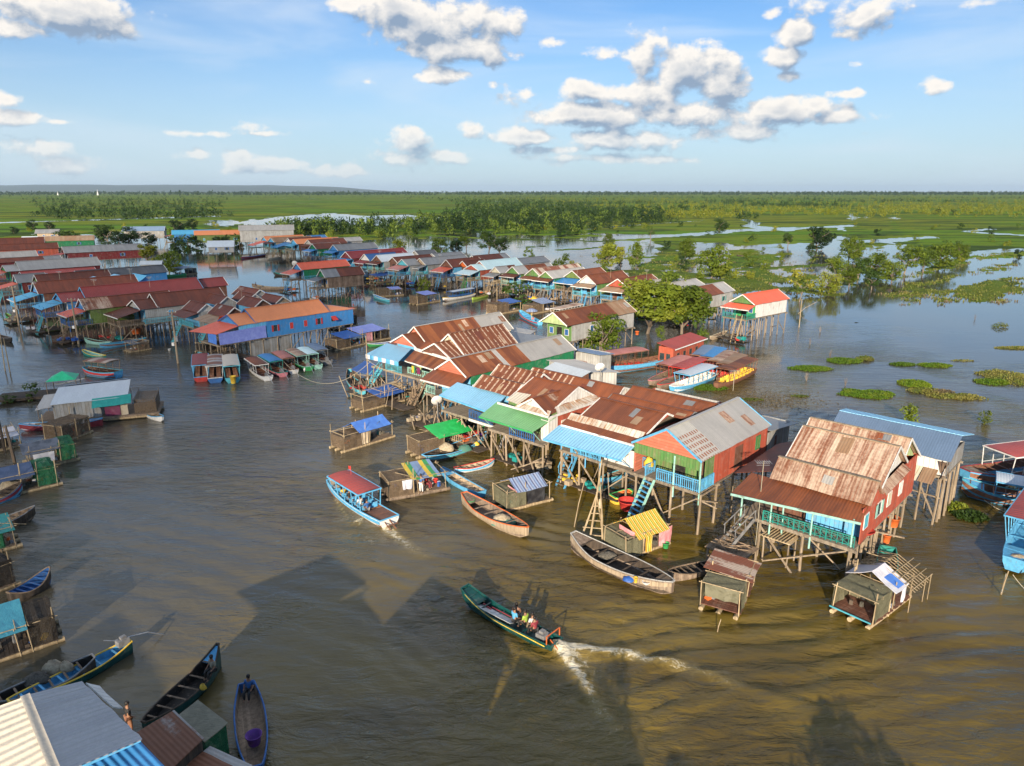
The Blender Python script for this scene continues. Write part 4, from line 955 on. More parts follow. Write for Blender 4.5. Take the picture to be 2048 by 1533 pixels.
# house with green awning
o = rowhouse(15.5, 'red walled stilt house with pale green awning and white gablets on its brown roof'); zd = 3.2; ze = 5.7
gable_roof(o, 2.1, 8.9, -6.3, -.75, ze, 7.25, 'rust', 'x', 6.0, ends=('w_white', 'w_white'), inset=.08)
pent(o, (-.85, 2.75, 6.02), (-.85, 8.3, 6.02), (.05, 2.05, 5.68), (.05, 8.9, 5.68), 'rustwhite', 'skirt_roof', 'p_white')
gable_roof(o, -.35, -4.1, 1.15, 5.4, 5.72, 6.85, 'rust', ends=('w_white', None), inset=.45)
pent(o, (-.3, 1.55, 5.98), (-4.1, 1.55, 5.98), (-.05, .95, 5.66), (-4.3, .95, 5.66), 'rustwhite', 'skirt_roof')
pent(o, (-4.2, 3.2, 6.42), (-6.1, 3.2, 6.30), (-4.4, 1.6, 5.78), (-6.3, 2.0, 5.76), 'cream_rib', 'skirt_roof')
MB().bar((-6.5, .98, 5.60), (-.1, .92, 5.60), .07, .2).bar((.09, .95, 5.60), (.09, 8.9, 5.60), .07, .2).build('fascia', 'p_white', o)
pent(o, (-7.4, 1.9, 5.38), (-.05, 1.9, 5.38), (-7.0, -1.0, 4.62), (-.3, -.95, 4.62), 'green', 'awning', 'p_green')
walls(o, -6.3, -.12, 2.3, 8.7, zd, ze, 'w_red', 'w_green', 'w_red', 'w_red')
MB().box(-1.0, -.12, 1.0, 1.07, zd-.1, 5.2).build('wall', 'w_white', o); MB().box(-.19, -.12, 1.08, 2.28, zd-.1, 5.5).build('wall', 'w_white', o)
window(o, (-.12, 3.2, 4.0), .75, .8, 'x', shut='w_cream'); window(o, (-.12, 7.0, 4.2), .85, .9, 'x', frame='p_mint', shut='w_dgreen', open_=True)
deck(o, -6.9, -.1, .1, 8.6, zd); railing(o, [(-4.1, .15), (-1.1, .15)], zd, 'p_dblue', .9, .25); doorway(o, -3.2, 2.3, zd)
stairs(o, fp(o, (1026, 843), zd), fp(o, (1000, 896), .1), 1.0, 'p_grey', 'wood', True, 10)
for x in (-6.7, -4.5, -2.3, -.25):
    for y in (.25, 3.3, 6.2, 8.5): stilts(o, (x,), (y,), zd-.1, .095)
braces(o, [((-6.7, .2, 2.5), (-4.6, .1, .2)), ((-4.5, .2, 2.9), (-2.4, .1, .4)), ((-2.4, .1, .5), (-.2, .2, 1.9)), ((-2.2, .2, 2.7), (-.4, -.3, .1)), ((-.4, .1, 1.6), (-3.4, -.4, .1))])
for x in (-6.7, -3.4, -.4): braces(o, [((x, -.8, 4.55), (x, .2, 3.5))], .06, 'p_mint')
# brown roof and grey roof behind it
o = thing('stilt_house', 'long low house with brown front slope and grey back slope behind the green awning house', 'house', row(15, 9), VZ, GR)
gable_roof(o, .1, 5.0, -10.8, .9, 5.75, 6.75, [(.5, 'rust_dash'), (1, 'rust')], 'x', 1.35, 5.5, far='zinc', ends=('w_brown', 'w_white'))
walls(o, -10.6, .4, .4, 4.7, 3.1, 5.6, 'w_white', 'w_red', 'w_grey', 'w_red'); deck(o, -10.6, .4, .4, 4.8, 3.1); stilts(o, (-10, -7, -3.5, .1), (.8, 4.5), 3.0)
# house with the light blue awning (two ribbed roofs)
o = rowhouse(22.8, 'stilt house with two small ribbed rust roofs above a wide light blue awning'); zd = 3.0
gable_roof(o, 3.7, 6.5, -5.4, .2, 5.5, 6.5, 'rust_dash', 'x', 5.1, ends=('w_red', 'w_red'))
gable_roof(o, 6.5, 10.4, -6.2, .1, 5.55, 6.95, 'rust_dash', 'x', 8.4, ends=('w_red', 'w_red'))
pent(o, (-8.3, 4.1, 5.35), (-.9, 4.0, 5.35), (-8.0, 1.3, 4.6), (.1, .6, 4.6), 'sky', 'awning', 'p_blue')
walls(o, -6.0, -.1, 4.1, 10.2, zd, 5.5, 'w_cream', 'w_lblue', 'w_cream', 'w_cream'); doorway(o, -3, 4.1, zd)
deck(o, -7.8, -.1, 1.4, 10, zd); railing(o, [(-3.7, 1.5), (-.2, 1.3)], zd, 'p_dblue', .9, .25); MB().box(-3.6, -.1, 1.28, 1.36, 2.75, 3.0).build('fascia', 'p_white', o)
stairs(o, fp(o, (902, 789), zd), fp(o, (886, 827), .3), .95, 'p_blue', 'wood', True, 10); stairs(o, fp(o, (945, 808), zd), fp(o, (926, 850), .3), 1.0, 'p_blue', 'wood', True, 10)
for x in (-7.6, -5, -2.5, -.2):
    for y in (1.5, 4.2, 7, 9.8): stilts(o, (x,), (y,), zd-.1, .09)
braces(o, [((-5, 1.5, 2.6), (-2.6, 1.4, .3)), ((-2.5, 1.5, 2.7), (-.4, 1.2, .4)), ((-7.5, 1.5, .5), (-5.2, 1.5, 2.4))])
MB().box(-8.6, -3.2, .2, 3.2, .55, .62).build('lower_platform', 'deckwood', o); railing(o, [(-8.5, .3), (-3.4, .3)], .6, 'bamboo', .8, .3)
# red gable house with long brown and grey roof
o = rowhouse(31.5, 'long stilt house with red gable, green side wall and brown-to-grey roof'); zd = 3.1
gable_roof(o, 0, -5.3, 5.8, 24.9, 5.5, 7.1, [(.33, 'rust_orange'), (.37, 'zinc'), (.55, 'rust_orange'), (1, 'zinc')], ends=('w_salmon', 'w_dgreen'), inset=.2)
pent(o, (-5.5, 6.1, 5.55), (.2, 6.1, 5.55), (-5.2, 3.6, 4.75), (.55, 3.7, 4.75), 'rust', 'porch_roof', 'p_white')
walls(o, -5.1, -.15, 6.6, 24.6, zd, 5.5, 'w_dgreen', 'w_lblue', 'w_dgreen', 'w_dgreen'); doorway(o, -3, 6.6, zd); deck(o, -5.2, -.1, 4.2, 24.5, zd)
railing(o, [(-5.0, 4.3), (-3.6, 4.3)], zd, 'p_mint', .9, .25); railing(o, [(-2.2, 4.3), (-.2, 4.3)], zd, 'p_cyan', .9, .25)
stairs(o, fp(o, (856, 756), zd), fp(o, (838, 796), .3), .9, 'p_mint', 'wood', True, 10)
for x in (-5, -2.6, -.3):
    for y in (4.3, 6.8, 9.4, 12, 15, 18, 21, 24): stilts(o, (x,), (y,), zd-.1, .085)
braces(o, [((-5, 4.3, .6), (-2.7, 4.3, 2.7)), ((-2.6, 4.3, 2.5), (-.3, 4.3, .5))])
# double gabled house with striped awning at the end of the row
o = rowhouse(39, 'double gabled brown roofed house with blue awning edged in white stripes'); zd = 3.1
gable_roof(o, 0, -5.6, 12.4, 22.0, 5.7, 7.95, 'rust_dash', ends=('w_cream', 'w_dgreen'), inset=.3)
gable_roof(o, .03, -5.63, 10.1, 12.7, 5.68, 7.1, 'rust_dash', ends=('w_brown', None), inset=.3)
gable_roof(o, -7.4, -12.9, 12.9, 29.0, 5.7, 7.85, [(.66, 'rust_orange'), (1, 'zinc')], ends=('w_salmon', 'w_grey'), inset=.3)
gable_roof(o, -7.37, -12.93, 11.0, 13.2, 5.68, 7.05, 'rust', ends=('w_salmon', None), inset=.3)
pent(o, (-5.5, 12.6, 6.3), (-7.6, 12.6, 6.3), (-5.3, 10.7, 5.45), (-7.6, 11.0, 5.45), 'rust', 'skirt_roof', 'p_white')
MB().bar((-7.8, 10.95, 5.55), (.0, 10.0, 5.55), .08, .34).bar((.06, 10.1, 5.55), (.06, 22, 5.55), .08, .2).build('fascia', 'p_white', o)
pent(o, (-14.9, 13.9, 5.5), (-12.9, 12.2, 5.5), (-14.7, 11.3, 5.1), (-12.2, 10.8, 5.1), 'rust', 'skirt_roof', 'p_white')
aw = pent(o, (-13.6, 11.0, 5.45), (-8.4, 10.9, 5.45), (-12.3, 6.6, 4.85), (-5.9, 6.9, 4.85), 'sky', 'awning')
a, b = Vector((-12.3, 6.57, 4.85)), Vector((-5.9, 6.87, 4.85)); mw, mb = MB(), MB()
for k in range(8):
    p, q = a.lerp(b, k/8+.004), a.lerp(b, (k+1)/8-.004); (mw if k % 2 == 0 else mb).hexa([p+Vector((0, 0, -.55)), q+Vector((0, 0, -.55)), q+Vector((0, .04, -.55)), p+Vector((0, .04, -.55)), p, q, q+Vector((0, .04, 0)), p+Vector((0, .04, 0))])
mw.build('valance', 't_white', aw); mb.build('valance', 'p_blue', aw)
pent(o, (-7.9, 11.0, 5.3), (-.9, 10.2, 5.3), (-6.3, 8.2, 4.72), (-.1, 7.6, 4.72), 'rust_orange', 'porch_roof', 'p_white')
walls(o, -5.4, -.2, 11.2, 21.7, zd, 5.68, 'w_dgreen', 'w_green', None, 'w_grey'); walls(o, -12.7, -7.5, 12, 28.6, zd, 5.68, 'w_cream', 'w_lblue', 'w_cream', 'w_grey')
walls(o, -5.3, -4.2, 9.2, 9.35, zd, 4.9, None, 'w_lgreen'); walls(o, -2.6, -1.4, 9.2, 9.35, zd, 4.9, None, 'p_mint')
deck(o, -12.6, -.1, 7.6, 21.5, zd); railing(o, [(-9.6, 7.7), (-6.4, 7.7)], zd, 'p_cyan', .95, .2); railing(o, [(-6, 8.4), (-.3, 8.4)], zd, 'p_mint', .8, .4)
stairs(o, (-10.6, 7.6, zd), (-11.5, 5.2, .2), 1.1, 'p_cyan', 'p_cyan', True, 10); stairs(o, (-2.6, 8.4, zd), (-3.0, 6.2, .2), .9, 'wood', 'wood', True, 10)
for x in (-12.4, -9.5, -6.4, -3.4, -.3):
    for y in (7.8, 11, 14.5, 18, 21): stilts(o, (x,), (y,), zd-.1, .085)
braces(o, [((-9.5, 7.8, .5), (-6.5, 7.8, 2.6)), ((-3.4, 8, 2.6), (-.4, 8, .6))])
for (lx, lab_, mt) in ((-4.6, 'yellow cloth hung to dry under the brown porch roof', 't_multi'), (-3.6, 'violet cloth hung to dry under the brown porch roof', 't_maroon')):
    q = link('laundry', MB().slab((lx, 7.9, 4.4), (lx+.6, 7.9, 4.4), (lx, 7.9, 3.6), (lx+.6, 7.9, 3.6), .02).mesh('laundry')); q.data.materials.append(MAT(mt)); q.location = row(39); q.rotation_euler = (0, 0, VZ); tag(q, lab_, 'laundry')

# the rusty house at the right end
o = rowhouse(-4.6, 'red house with three rust-streaked roofs and a long brown porch roof'); zd = 2.85
gable_roof(o, 1.4, 3.9, .0, 6.75, 5.5, 6.75, 'rust_pale', 'x', 2.65, ends=('w_cream', 'w_cream'), trim=None, cap='post')
gable_roof(o, 3.7, 9.4, -.1, 6.6, 5.9, 8.0, 'rust_pale', 'x', 6.95, 6.2, ends=('w_white', 'w_white'), trim='p_white', cap='post')
gable_roof(o, 8.5, 12.9, -.6, 6.6, 6.9, 7.9, 'rust_pale', 'x', 9.6, 5.7, ends=('w_lgreen', 'w_lgreen'), trim='p_white', cap='post')
pent(o, (-1.5, 1.75, 5.35), (6.55, 1.6, 5.35), (-1.5, -1.35, 4.72), (6.65, .1, 4.72), 'rust', 'porch_roof', 'p_mint')
pent(o, (-.1, 2.2, 5.75), (-.7, 9.8, 6.0), (-2.9, 2.0, 4.9), (-3.2, 10.5, 4.9), 'rust_dark', 'side_roof')
pent(o, (6.45, 4.0, 5.9), (6.45, 8.9, 6.2), (6.95, 3.9, 5.5), (6.95, 9.2, 5.8), 'rust_pale', 'skirt_roof')
walls(o, -.1, 6.5, 2.3, 12.6, zd, 5.9, 'w_red', 'w_brown', 'w_red', 'w_red'); MB().box(2.6, 6.35, 1.9, 2.28, zd, 5.0).build('wall', 'w_lblue', o)
MB().box(6.43, 6.5, .9, 2.28, zd-.1, 5.3).build('wall', 'w_red', o)
for y, sh in ((1.6, 'p_cyan'), (4.2, 'p_mint'), (6.4, 'w_cream'), (9.0, 'p_white')): window(o, (6.5, y, zd+.95), .75, .95, 'x', frame='p_white', shut=sh, open_=(y == 4.2))
for k in range(4): MB().box(4.3+k*.28, 4.42+k*.28, 1.87, 1.895, 4.2, 4.75).build('painted_bar', 'p_yellow', o)
deck(o, -1.3, 6.5, -.1, 12.4, zd); railing(o, [(.4, -.05), (6.4, .15)], zd, 'p_teal', .75, .35, True)
for x, y in ((-1.2, -.1), (.9, 0), (1.5, .6), (3.7, .0), (6.2, .15)): link('porch_post', post_mesh(1.95, .06, 'p_mint'), o).location = (x, y, zd)
stairs(o, (-.5, -.2, zd), (-1.4, -2.4, 1.2), .95, 'p_grey', 'wood', True, 8)
for x in (.1, 3.3, 6.3):
    for y in (.1, 2.8, 5.2, 8.4, 12): stilts(o, (x,), (y,), zd-.1, .10)
stilts(o, (6.0, 6.3), (1.4, 4.0, 6.6, 9.8), zd-.1, .085)
braces(o, [((.2, .1, 2.3), (3.0, -.6, -.1)), ((1.0, -.9, .3), (6.0, .1, 2.5)), ((3.6, .2, 2.5), (5.4, 1.4, .4)), ((5.8, 1.6, .2), (6.3, 4.8, 2.9)), ((6.3, 5, 2.2), (7.9, 6.0, 1.9))])
m = MB(); m.box(-2.2, .7, -3.2, -.9, 1.05, 1.13)
for k in range(16): m.bar((-2.0+random.random()*2.6, -3.1+random.random()*2, 1.2+random.random()*.25), (-2.0+random.random()*2.6, -3.1+random.random()*2, 1.2+random.random()*.3), .06)
m.build('lower_platform', 'wood', o); stilts(o, (-2.0, -.6, .5), (-3.0, -1.1), 1.05, .09)
m = MB(); m.box(.6, 2.6, -.4, 1.4, 1.85, 1.92)
for k in range(9): m.bar((.6+k*.22, -.6, 2.0), (.7+k*.22, 1.5, 2.0), .05)
m.build('drying_rack', 'bamboo', o); stilts(o, (.7, 2.5), (-.2, 1.2), 1.85, .06)
stairs(o, (-.4, -3.2, 1.1), (.3, -5.0, -.1), .8, 'bamboo', 'bamboo', False, 6)
# blue roofed house behind it
o = thing('stilt_house', 'house with slate blue roof and sky blue ridge sheets behind the rusty house', 'house', row(-3.5, 14), VZ, GR); zd = 2.9
MB().slab((-.2, 4.3, 6.35), (9.3, 4.1, 6.35), (.2, .7, 5.3), (9.5, .2, 5.3)).build('roof', 'steel_blue', o)
MB().slab((-.4, 6.6, 6.0), (9.7, 6.4, 6.0), (-.2, 4.25, 6.4), (9.35, 4.05, 6.4)).build('roof', 'sky', o)
walls(o, .4, 9.2, .7, 6.0, zd+1.0, 5.35, 'w_zinc', 'w_white', 'w_grey', 'w_grey'); deck(o, .4, 9.2, .7, 6, zd+.9)
for k, mt in enumerate(('rust_tan', 'w_cream', 'rust_tan')): MB().slab((5.6+k*1.05, .65, 4.3), (6.6+k*1.05, .65, 4.3), (5.5+k*1.1, -.9, 3.6), (6.5+k*1.1, -.9, 3.6)).build('awning', mt, o)
for x in (.6, 2.5, 4.5, 6.4, 7.8, 9.0):
    for y in (.2, 3, 5.8): stilts(o, (x,), (y,), zd+.9, .085)
stilts(o, (9.15,), (.9, 1.7, 2.5, 3.6, 4.4, 5.2), 3.7, .09); m = MB()
for k in range(9): m.bar((8.4+random.uniform(0, 1.0), random.uniform(.2, 1.4), 3.2), (8.5+random.uniform(0, 1.0), random.uniform(.2, 1.6), 5.1), .16, .03)
m.build('loose_boards', 'w_plank', o); braces(o, [((6.4, .2, 2.4), (9.2, .3, 2.2)), ((7.8, .2, 2.8), (9.0, .1, .6))])

for nm_, x0_, x1_, n_ in (('pale green awning', -6.6, -.4, 14), ('two small ribbed', -8, -.5, 26), ('long stilt house with red gable', -5, -.3, 22), ('double gabled', -13, -.5, 40), ('long pale blue awning', -7, -.5, 8)):
    o = next(q for q in bpy.data.objects if nm_ in q.get('label', '') and q.get('category') == 'house'); clutter(o, x0_, x1_, {'double gabled': 3.0, 'long stilt house with red gable': .5}.get(nm_, -.6), 9, n_)
# sheds behind the row
shed('grey tin shed roof behind the ribbed rust roofs', [c_ for c_ in ((1092, 720), (1151, 719), (1181, 745), (1241, 745))], (5.4, 5.6, 5.3, 5.2), 'zinc', 'w_grey', 3.2)
shed('low shed with pale blue sheets and rusty edge behind the ribbed rust roofs', [(1110, 724), (1182, 743), (1088, 737), (1158, 757)], (6.1, 6.1, 5.6, 5.6), 'zinc_new', 'w_brown', 3.2)
o = thing('tin_hut', 'small square grey tin hut beside the long pink roofed boat', 'hut', row(33.3, 26.6), VZ)
MB().slab((-.2, -.1, 5.0), (4.5, -.2, 5.0), (-.2, 2.9, 4.7), (4.6, 2.8, 4.7)).build('roof', 'steel_blue', o); walls(o, .2, 4.2, .1, 2.6, 1.2, 4.8, 'w_grey', 'w_grey', 'w_grey', 'w_grey'); stilts(o, (.4, 4.0), (.3, 2.4), 1.2)
pent(o, (1.0, .05, 3.7), (2.3, .05, 3.7), (.9, -.9, 3.1), (2.4, -.9, 3.1), 'rust', 'awning')
shed('wide flat grey roof between the double gabled house and the green fronted house', [(1016, 662), (1095, 674), (1036, 692), (1074, 690)], (5.4, 5.0, 5.0, 4.9), 'zinc_grey', 'w_grey', 3.0)
shed('narrow pale lean-to roof behind the wide grey roof', [(1012, 652), (1072, 662), (1030, 664), (1062, 668)], (5.2, 5.0, 5.0, 4.9), 'zinc', None, 3.0)
# ---------------------------------------------------------------- houses across the channel (picture point of the near front eave corner, then sizes)
def mk(x0, y0, k): return lambda x, y: (x0+x*k, y0+y*k)
c1 = mk(0, 440, .1272); c2 = mk(220, 520, .1272); c3 = mk(480, 450, .137); c4 = mk(720, 490, .137); c5 = mk(980, 490, .137); c6 = mk(1200, 520, .137); zz = mk(1200, 560, .2051); qq = mk(380, 560, .1957)
# sunlit middle: green fronted house and orange roofed house
std('grey sided house with green front gable and brown-to-tan roof behind the double gabled house', c5(1125, 1188), 5.6, 18.5, 1.75, roof=[(.72, 'rust'), (1, 'rust_tan')], wall='w_grey', front='w_green', gab='w_lgreen', porch=None, rail=None, stair=None, win=2, zd=2.9, wallstart=1.6)
std('white walled house with coral roof on tall thin stilts at the edge of open water', zz(1510, 245), 5.0, 11.4, 1.5, 6.3, 3.9, 50, roof='coral', wall='w_white', front='p_green', gab='w_green', porch=(2.3, 'coral'), stair='bamboo', rail='p_teal', win=0, group='stilt houses of the flooded village')
std('brown roofed house with grey tail end and white walls left of the coral roofed house', c6(1450, 560), 5.6, 14.5, 1.6, roof=[(.68, 'rust'), (1, 'zinc')], wall='w_grey', front='w_brown', porch=(2.0, 'rust'), fl=0, shut='p_teal')
std('pale grey roofed house half hidden behind the big tree', c6(1190, 432), 5.0, 10, 1.2, roof='zinc', wall='w_grey', far=True, porch=None, rail=None, stair=None)
std('grey roofed house with bright green front gable left of the big tree', c6(760, 445), 5.0, 15, 1.5, roof='zinc', wall='w_grey', gab='p_green', front='p_cyan', porch=(2.4, 'steel_blue'))
std('dark brown roofed house with red gable and tan porch roof', c6(415, 415), 5.6, 13, 1.7, roof='rust', wall='w_tan', gab='w_red', front='w_brown', porch=(2.6, 'rust_tan'))
std('brown roofed house with white gable and green side panel', c5(1545, 580), 5.2, 13.5, 1.8, roof='rust', wall='w_green', gab='w_white', front='p_blue', porch=(2.0, 'rust_tan'))
std('brown roofed house with bright blue porch roof', c5(1330, 500), 5.4, 11, 1.7, roof='rust', wall='w_grey', gab='w_ogreen', front='p_blue', porch=(3.4, 'blue'))
std('light grey roofed house with green gable beside the blue porch roof', c5(920, 495), 4.6, 14, 1.5, roof='zinc', wall='w_dgreen', gab='w_green', front='p_blue', porch=(2.0, 'rust'))
std('house with brown and cream striped roof and green gable', c5(740, 470), 5.2, 17, 1.8, roof='rust_band', wall='w_green', gab='w_green', front='p_blue', porch=(2.0, 'rust'))
std('grey and brown roofed house with green gable and dark brown porch', c5(425, 430), 4.6, 14, 1.7, roof=[(.3, 'zinc'), (.85, 'rust'), (1, 'zinc')], wall='w_green', gab='w_green', front='p_blue', porch=(2.2, 'rust_dark'))
std('beige gabled house on tall yellowish stilts with small grey porch', c5(150, 415), 3.8, 7, 1.4, roof=[(.6, 'zinc'), (1, 'rust')], wall='w_cream', gab='w_cream', front='w_tan', porch=(2.6, 'zinc_grey'), rail='bamboo', stair='bamboo')
std('house with large pale aqua roof, red gablets and green front stairs', c4(1730, 375), 5.6, 17, 2.0, roof='aqua', wall='w_red', gab='w_red', front='p_cyan', porch=(3.2, 'aqua'), fl=3, stair='p_green')
std('small brown roofed house with orange-red gable', c4(1570, 328), 4.0, 8, 1.5, roof='rust_dark', wall='w_brown', gab='p_orange', porch=None, rail=None, stair=None, far=True)
std('brown roofed house with coral porch roof in the middle row', c4(1350, 332), 5.0, 12, 1.9, roof='rust_dark', wall='w_lblue', gab='w_brown', front='p_blue', porch=(3.6, 'coral'))
std('long plain grey roofed house in the middle row', c4(960, 297), 5.2, 17, 1.7, roof='zinc_grey', wall='w_zinc', gab='w_tan', front='p_cyan', porch=(2.8, 'zinc_grey'))
std('half grey half brown roofed house with faded pink porch roof', c4(700, 307), 5.2, 11, 1.6, roof=[(.42, 'zinc_grey'), (1, 'rust_dark')], wall='w_grey', front='p_cyan', porch=(3.4, 'pinkroof'))
std('dark brown roofed house behind the half grey half brown one', c4(545, 262), 4.4, 14, 1.4, roof='rust_dark', wall='w_brown', far=True, porch=None, rail=None, stair=None)
std('pale blue-white roofed house with brown porch skirt in the middle row', c4(320, 250), 5.0, 13, 1.75, roof='zinc_new', wall='w_grey', gab='w_brown', front='p_cyan', porch=(2.0, 'rust_dark'))
std('deep blue roofed house with white gable', (739, 522), 5.0, 14, 1.8, roof=[(.8, 'deep_blue'), (1, 'crimson')], wall='w_grey', gab='w_white', front='p_blue', porch=(2.4, 'crimson'), cap='crimson')
std('crimson roofed house with orange ridge sheets', (703, 518), 6.0, 22, 1.9, roof='crimson', wall='w_maroon', gab='w_maroon', front='p_blue', porch=(3.2, 'blue'), cap='coral', far=True)
std('long light grey roofed house with blue walls', c3(1430, 380), 5.6, 17, 1.9, roof='zinc_grey', wall='w_blue', gab='w_blue', porch=(2.6, 'blue'), far=True)
std('green walled house with rust striped roof and pale far slope', c3(1115, 357), 5.2, 11, 1.8, roof=[(1, 'rust_dark')], wall='w_dgreen', gab='w_dgreen', front='p_cyan', porch=(2.6, 'blue'), cap='zinc')
std('dark brown roofed house with grey gable in the far row', c3(1050, 292), 5.6, 16, 1.7, roof='rust_dark', wall='w_brown', gab='w_grey', far=True, porch=(1.6, 'rust_dark'))
std('orange roofed house with blue porch in the far row', c3(830, 282), 5.2, 20, 1.7, roof='orange', wall='w_brown', front='p_blue', porch=(2.6, 'cyan'), far=True)
std('dark brown roofed house with wide bright blue porch in the far row', c3(750, 258), 5.2, 15, 1.6, roof='rust_dark', wall='w_brown', gab='w_white', front='p_blue', porch=(6.5, 'blue'), far=True)
std('tan thatch coloured roof house in the far row', c3(500, 257), 5.4, 18, 1.7, roof='rust_tan', wall='w_tan', far=True, porch=(1.8, 'rust_dark'), front='p_blue')
std('orange roofed house with orange porch at the channel end of the far row', c3(390, 237), 5.0, 18, 1.7, roof='orange', wall='w_brown', front='p_blue', porch=(6.0, 'coral'), far=True)
std('small bright blue roofed hut behind the far row', c3(1010, 195), 4.0, 9, 1.0, roof='blue', wall='w_blue', porch=None, rail=None, stair=None, far=True)
std('grey roofed house at the back end of the far row', c3(1400, 255), 5.0, 13, 1.5, roof='zinc', wall='w_grey', porch=None, rail=None, stair=None, far=True)
std('coral roofed house with green wall standing out over the channel', c3(895, 660), 4.6, 15, 1.6, roof='coral', wall='w_dgreen', gab='w_blue', front='p_blue', porch=(3.4, 'coral'), side_rail='p_blue', win=1)
std('plank walled house with half grey half rust roof over the channel', c3(1240, 772), 4.4, 10.5, 1.75, az=50, roof=[(.38, 'zinc_grey'), (1, 'rust_dark')], wall='w_plank', gab='w_dgreen', front='w_tan', porch=(2.6, 'zinc_dark'), rail=None, stair=None, win=0)
std('small grey roofed hut beyond the dark blue roof', c4(855, 150), 4.0, 8, 1.2, roof='zinc_dark', wall='w_grey', porch=None, rail=None, stair=None, far=True)
std('low grey roofed house behind the long plain grey roof', c4(1120, 190), 4.6, 12, 1.1, roof='zinc_grey', wall='w_grey', porch=None, rail=None, stair=None, far=True)
std('grey and dark roofed house behind the aqua roof', c4(1720, 245), 5.0, 14, 1.5, roof=[(.8, 'rust_dark'), (1, 'zinc_grey')], wall='w_grey', porch=None, rail=None, stair=None, far=True)
std('grey roofed shed house beyond the aqua roof', c5(480, 285), 5.5, 12, 1.4, roof='zinc_grey', wall='w_grey', porch=None, rail=None, stair=None, far=True)
# far side of the basin
std('blue roofed house with blue walls far behind the basin', (343, 470), 6.5, 20, 1.8, 6.5, roof='cyan', wall='w_blue', far=True, az=68, porch=(3, 'coral'), group=None)
std('orange roofed olive green house far behind the basin', (388, 471), 6.5, 20, 1.8, 6.3, roof='orange', wall='w_ogreen', far=True, az=68, porch=(3.5, 'cyan'), win=4, shut='p_cyan', group=None)
std('large pale grey tin house far behind the basin', (477, 462), 7.5, 24, 2.2, 8, roof='zinc', wall='w_grey', far=True, az=72, porch=None, rail=None, stair=None, group=None)
std('blue-grey roofed house among trees far behind the basin', (243, 463), 6.5, 19, 2.0, 6.5, roof='steel_blue', wall='w_zinc', far=True, az=75, porch=(2.5, 'steel_blue'), group=None)
std('small pale tin house by the bushes across the basin', (414, 495), 4.4, 9.5, 2.2, 5.0, roof='zinc_new', wall='w_grey', far=True, az=75, porch=None, rail=None, stair=None, group=None)
std('small grey shack with two roof sheets beside the leaning tree', (278, 530), 3.2, 6, .9, 4.6, 1.6, az=78, roof='zinc_new', wall='w_grey', far=True, porch=None, rail=None, stair=None, group=None)

# left bank, shaded: from the far end to the blue house
std('rust roofed house at the far left edge of the village', c1(-40, 400), 6.5, 15, 2.4, az=60, roof='rust_dark', wall='w_dgreen', far=True, porch=None, rail=None, stair=None)
std('small grey roofed house with aqua eaves by the far left trees', c1(545, 218), 5.2, 10, 1.8, az=70, roof='zinc_grey', wall='w_tan', far=True, porch=(1.5, 'aqua'), rail=None, stair=None)
std('pale blue tin roofed house left of the green walled house', c1(320, 335), 6.0, 13, 1.6, az=70, roof='zinc_new', wall='w_dgreen', far=True, porch=None, rail=None, stair=None)
std('green walled house with pinkish rust roof far left', c1(590, 342), 5.6, 20, 1.8, az=64, roof='rust_tan', wall='w_dgreen', far=True, porch=None, rail=None, stair=None)
std('dark brown roofed house with bright red wall far left', c1(-150, 490), 5.4, 20, 1.9, az=52, roof='rust_dark', wall='w_red', far=True, porch=None, rail=None, stair=None)
std('grey roofed dark red house on a forest of thin stilts', c1(1010, 527), 5.6, 23, 1.9, 6.2, 3.6, az=50, roof='zinc_grey', wall='w_maroon', porch=(3, 'redroof'), rail=None, stair=None, win=2)
std('white and grey roofed house near the left edge', c1(-120, 607), 4.6, 12, 1.6, roof='zinc', wall='w_grey', far=True, porch=None, rail=None, stair=None)
std('narrow dark brown roofed house below the white and grey roof', c1(-160, 690), 4.4, 18, 1.1, roof=[(.75, 'rust_dark'), (1, 'zinc_grey')], wall='w_maroon', far=True, porch=None, rail=None, stair=None)
std('long pale grey roofed house with dark red wall near the left edge', c1(100, 815), 6.4, 22, 2.1, roof='zinc', wall='w_maroon', front='p_green', fl=3, porch=(3, 'coral'), far=True)
std('flat red roofed annex along the long pale grey roof', c1(350, 885), 4.0, 17, .9, 4.6, roof='redroof', wall='w_maroon', far=True, porch=None, rail=None, stair=None)
std('small grey gabled house with orange and blue porch sheets', c1(270, 997), 4.2, 6, 1.7, roof='zinc_grey', wall='w_maroon', far=True, porch=(3.4, 'coral'), front='p_cyan')
std('dark brown roofed house with lime green gablets', c1(605, 1003), 5.0, 15, 1.7, roof='rust_dark', wall='w_green', gab='w_green', far=True, porch=None, rail=None, stair=None)
std('long weathered grey roofed house behind the sky blue gables', c1(1250, 928), 5.6, 20, 1.6, roof='zinc_dark', wall='w_blue', far=True, porch=None, rail=None, stair=None)
std('dark brown roofed house with sky blue porch and green flap', c1(605, 1167), 5.6, 19, 2.1, roof='rust_dark', wall='w_brown', gab='w_blue', front='p_blue', porch=(4.2, 'cyan'))
o = std('very long plum red roofed house with blue trim and sky blue porch', c1(975, 1297), 5.8, 26, 2.1, roof='plum', wall='w_blue', gab='w_blue', front='w_white', porch=(3.4, 'cyan'), fl=4, win=3, trim='p_blue')
std('short plum roofed house behind the end of the very long plum roof', c2(1200, 462), 4.4, 9, 1.6, roof='plum', wall='w_brown', far=True, porch=None, rail=None, stair=None)
std('green walled house with rust streaked front and coral porch', c1(1335, 1422), 5.0, 15, 1.7, roof=[(.3, 'rust_pale'), (1, 'rust_dark')], wall='w_ogreen', gab='w_blue', front='w_ogreen', porch=(3.0, 'coral'), win=1, shut='p_cyan')
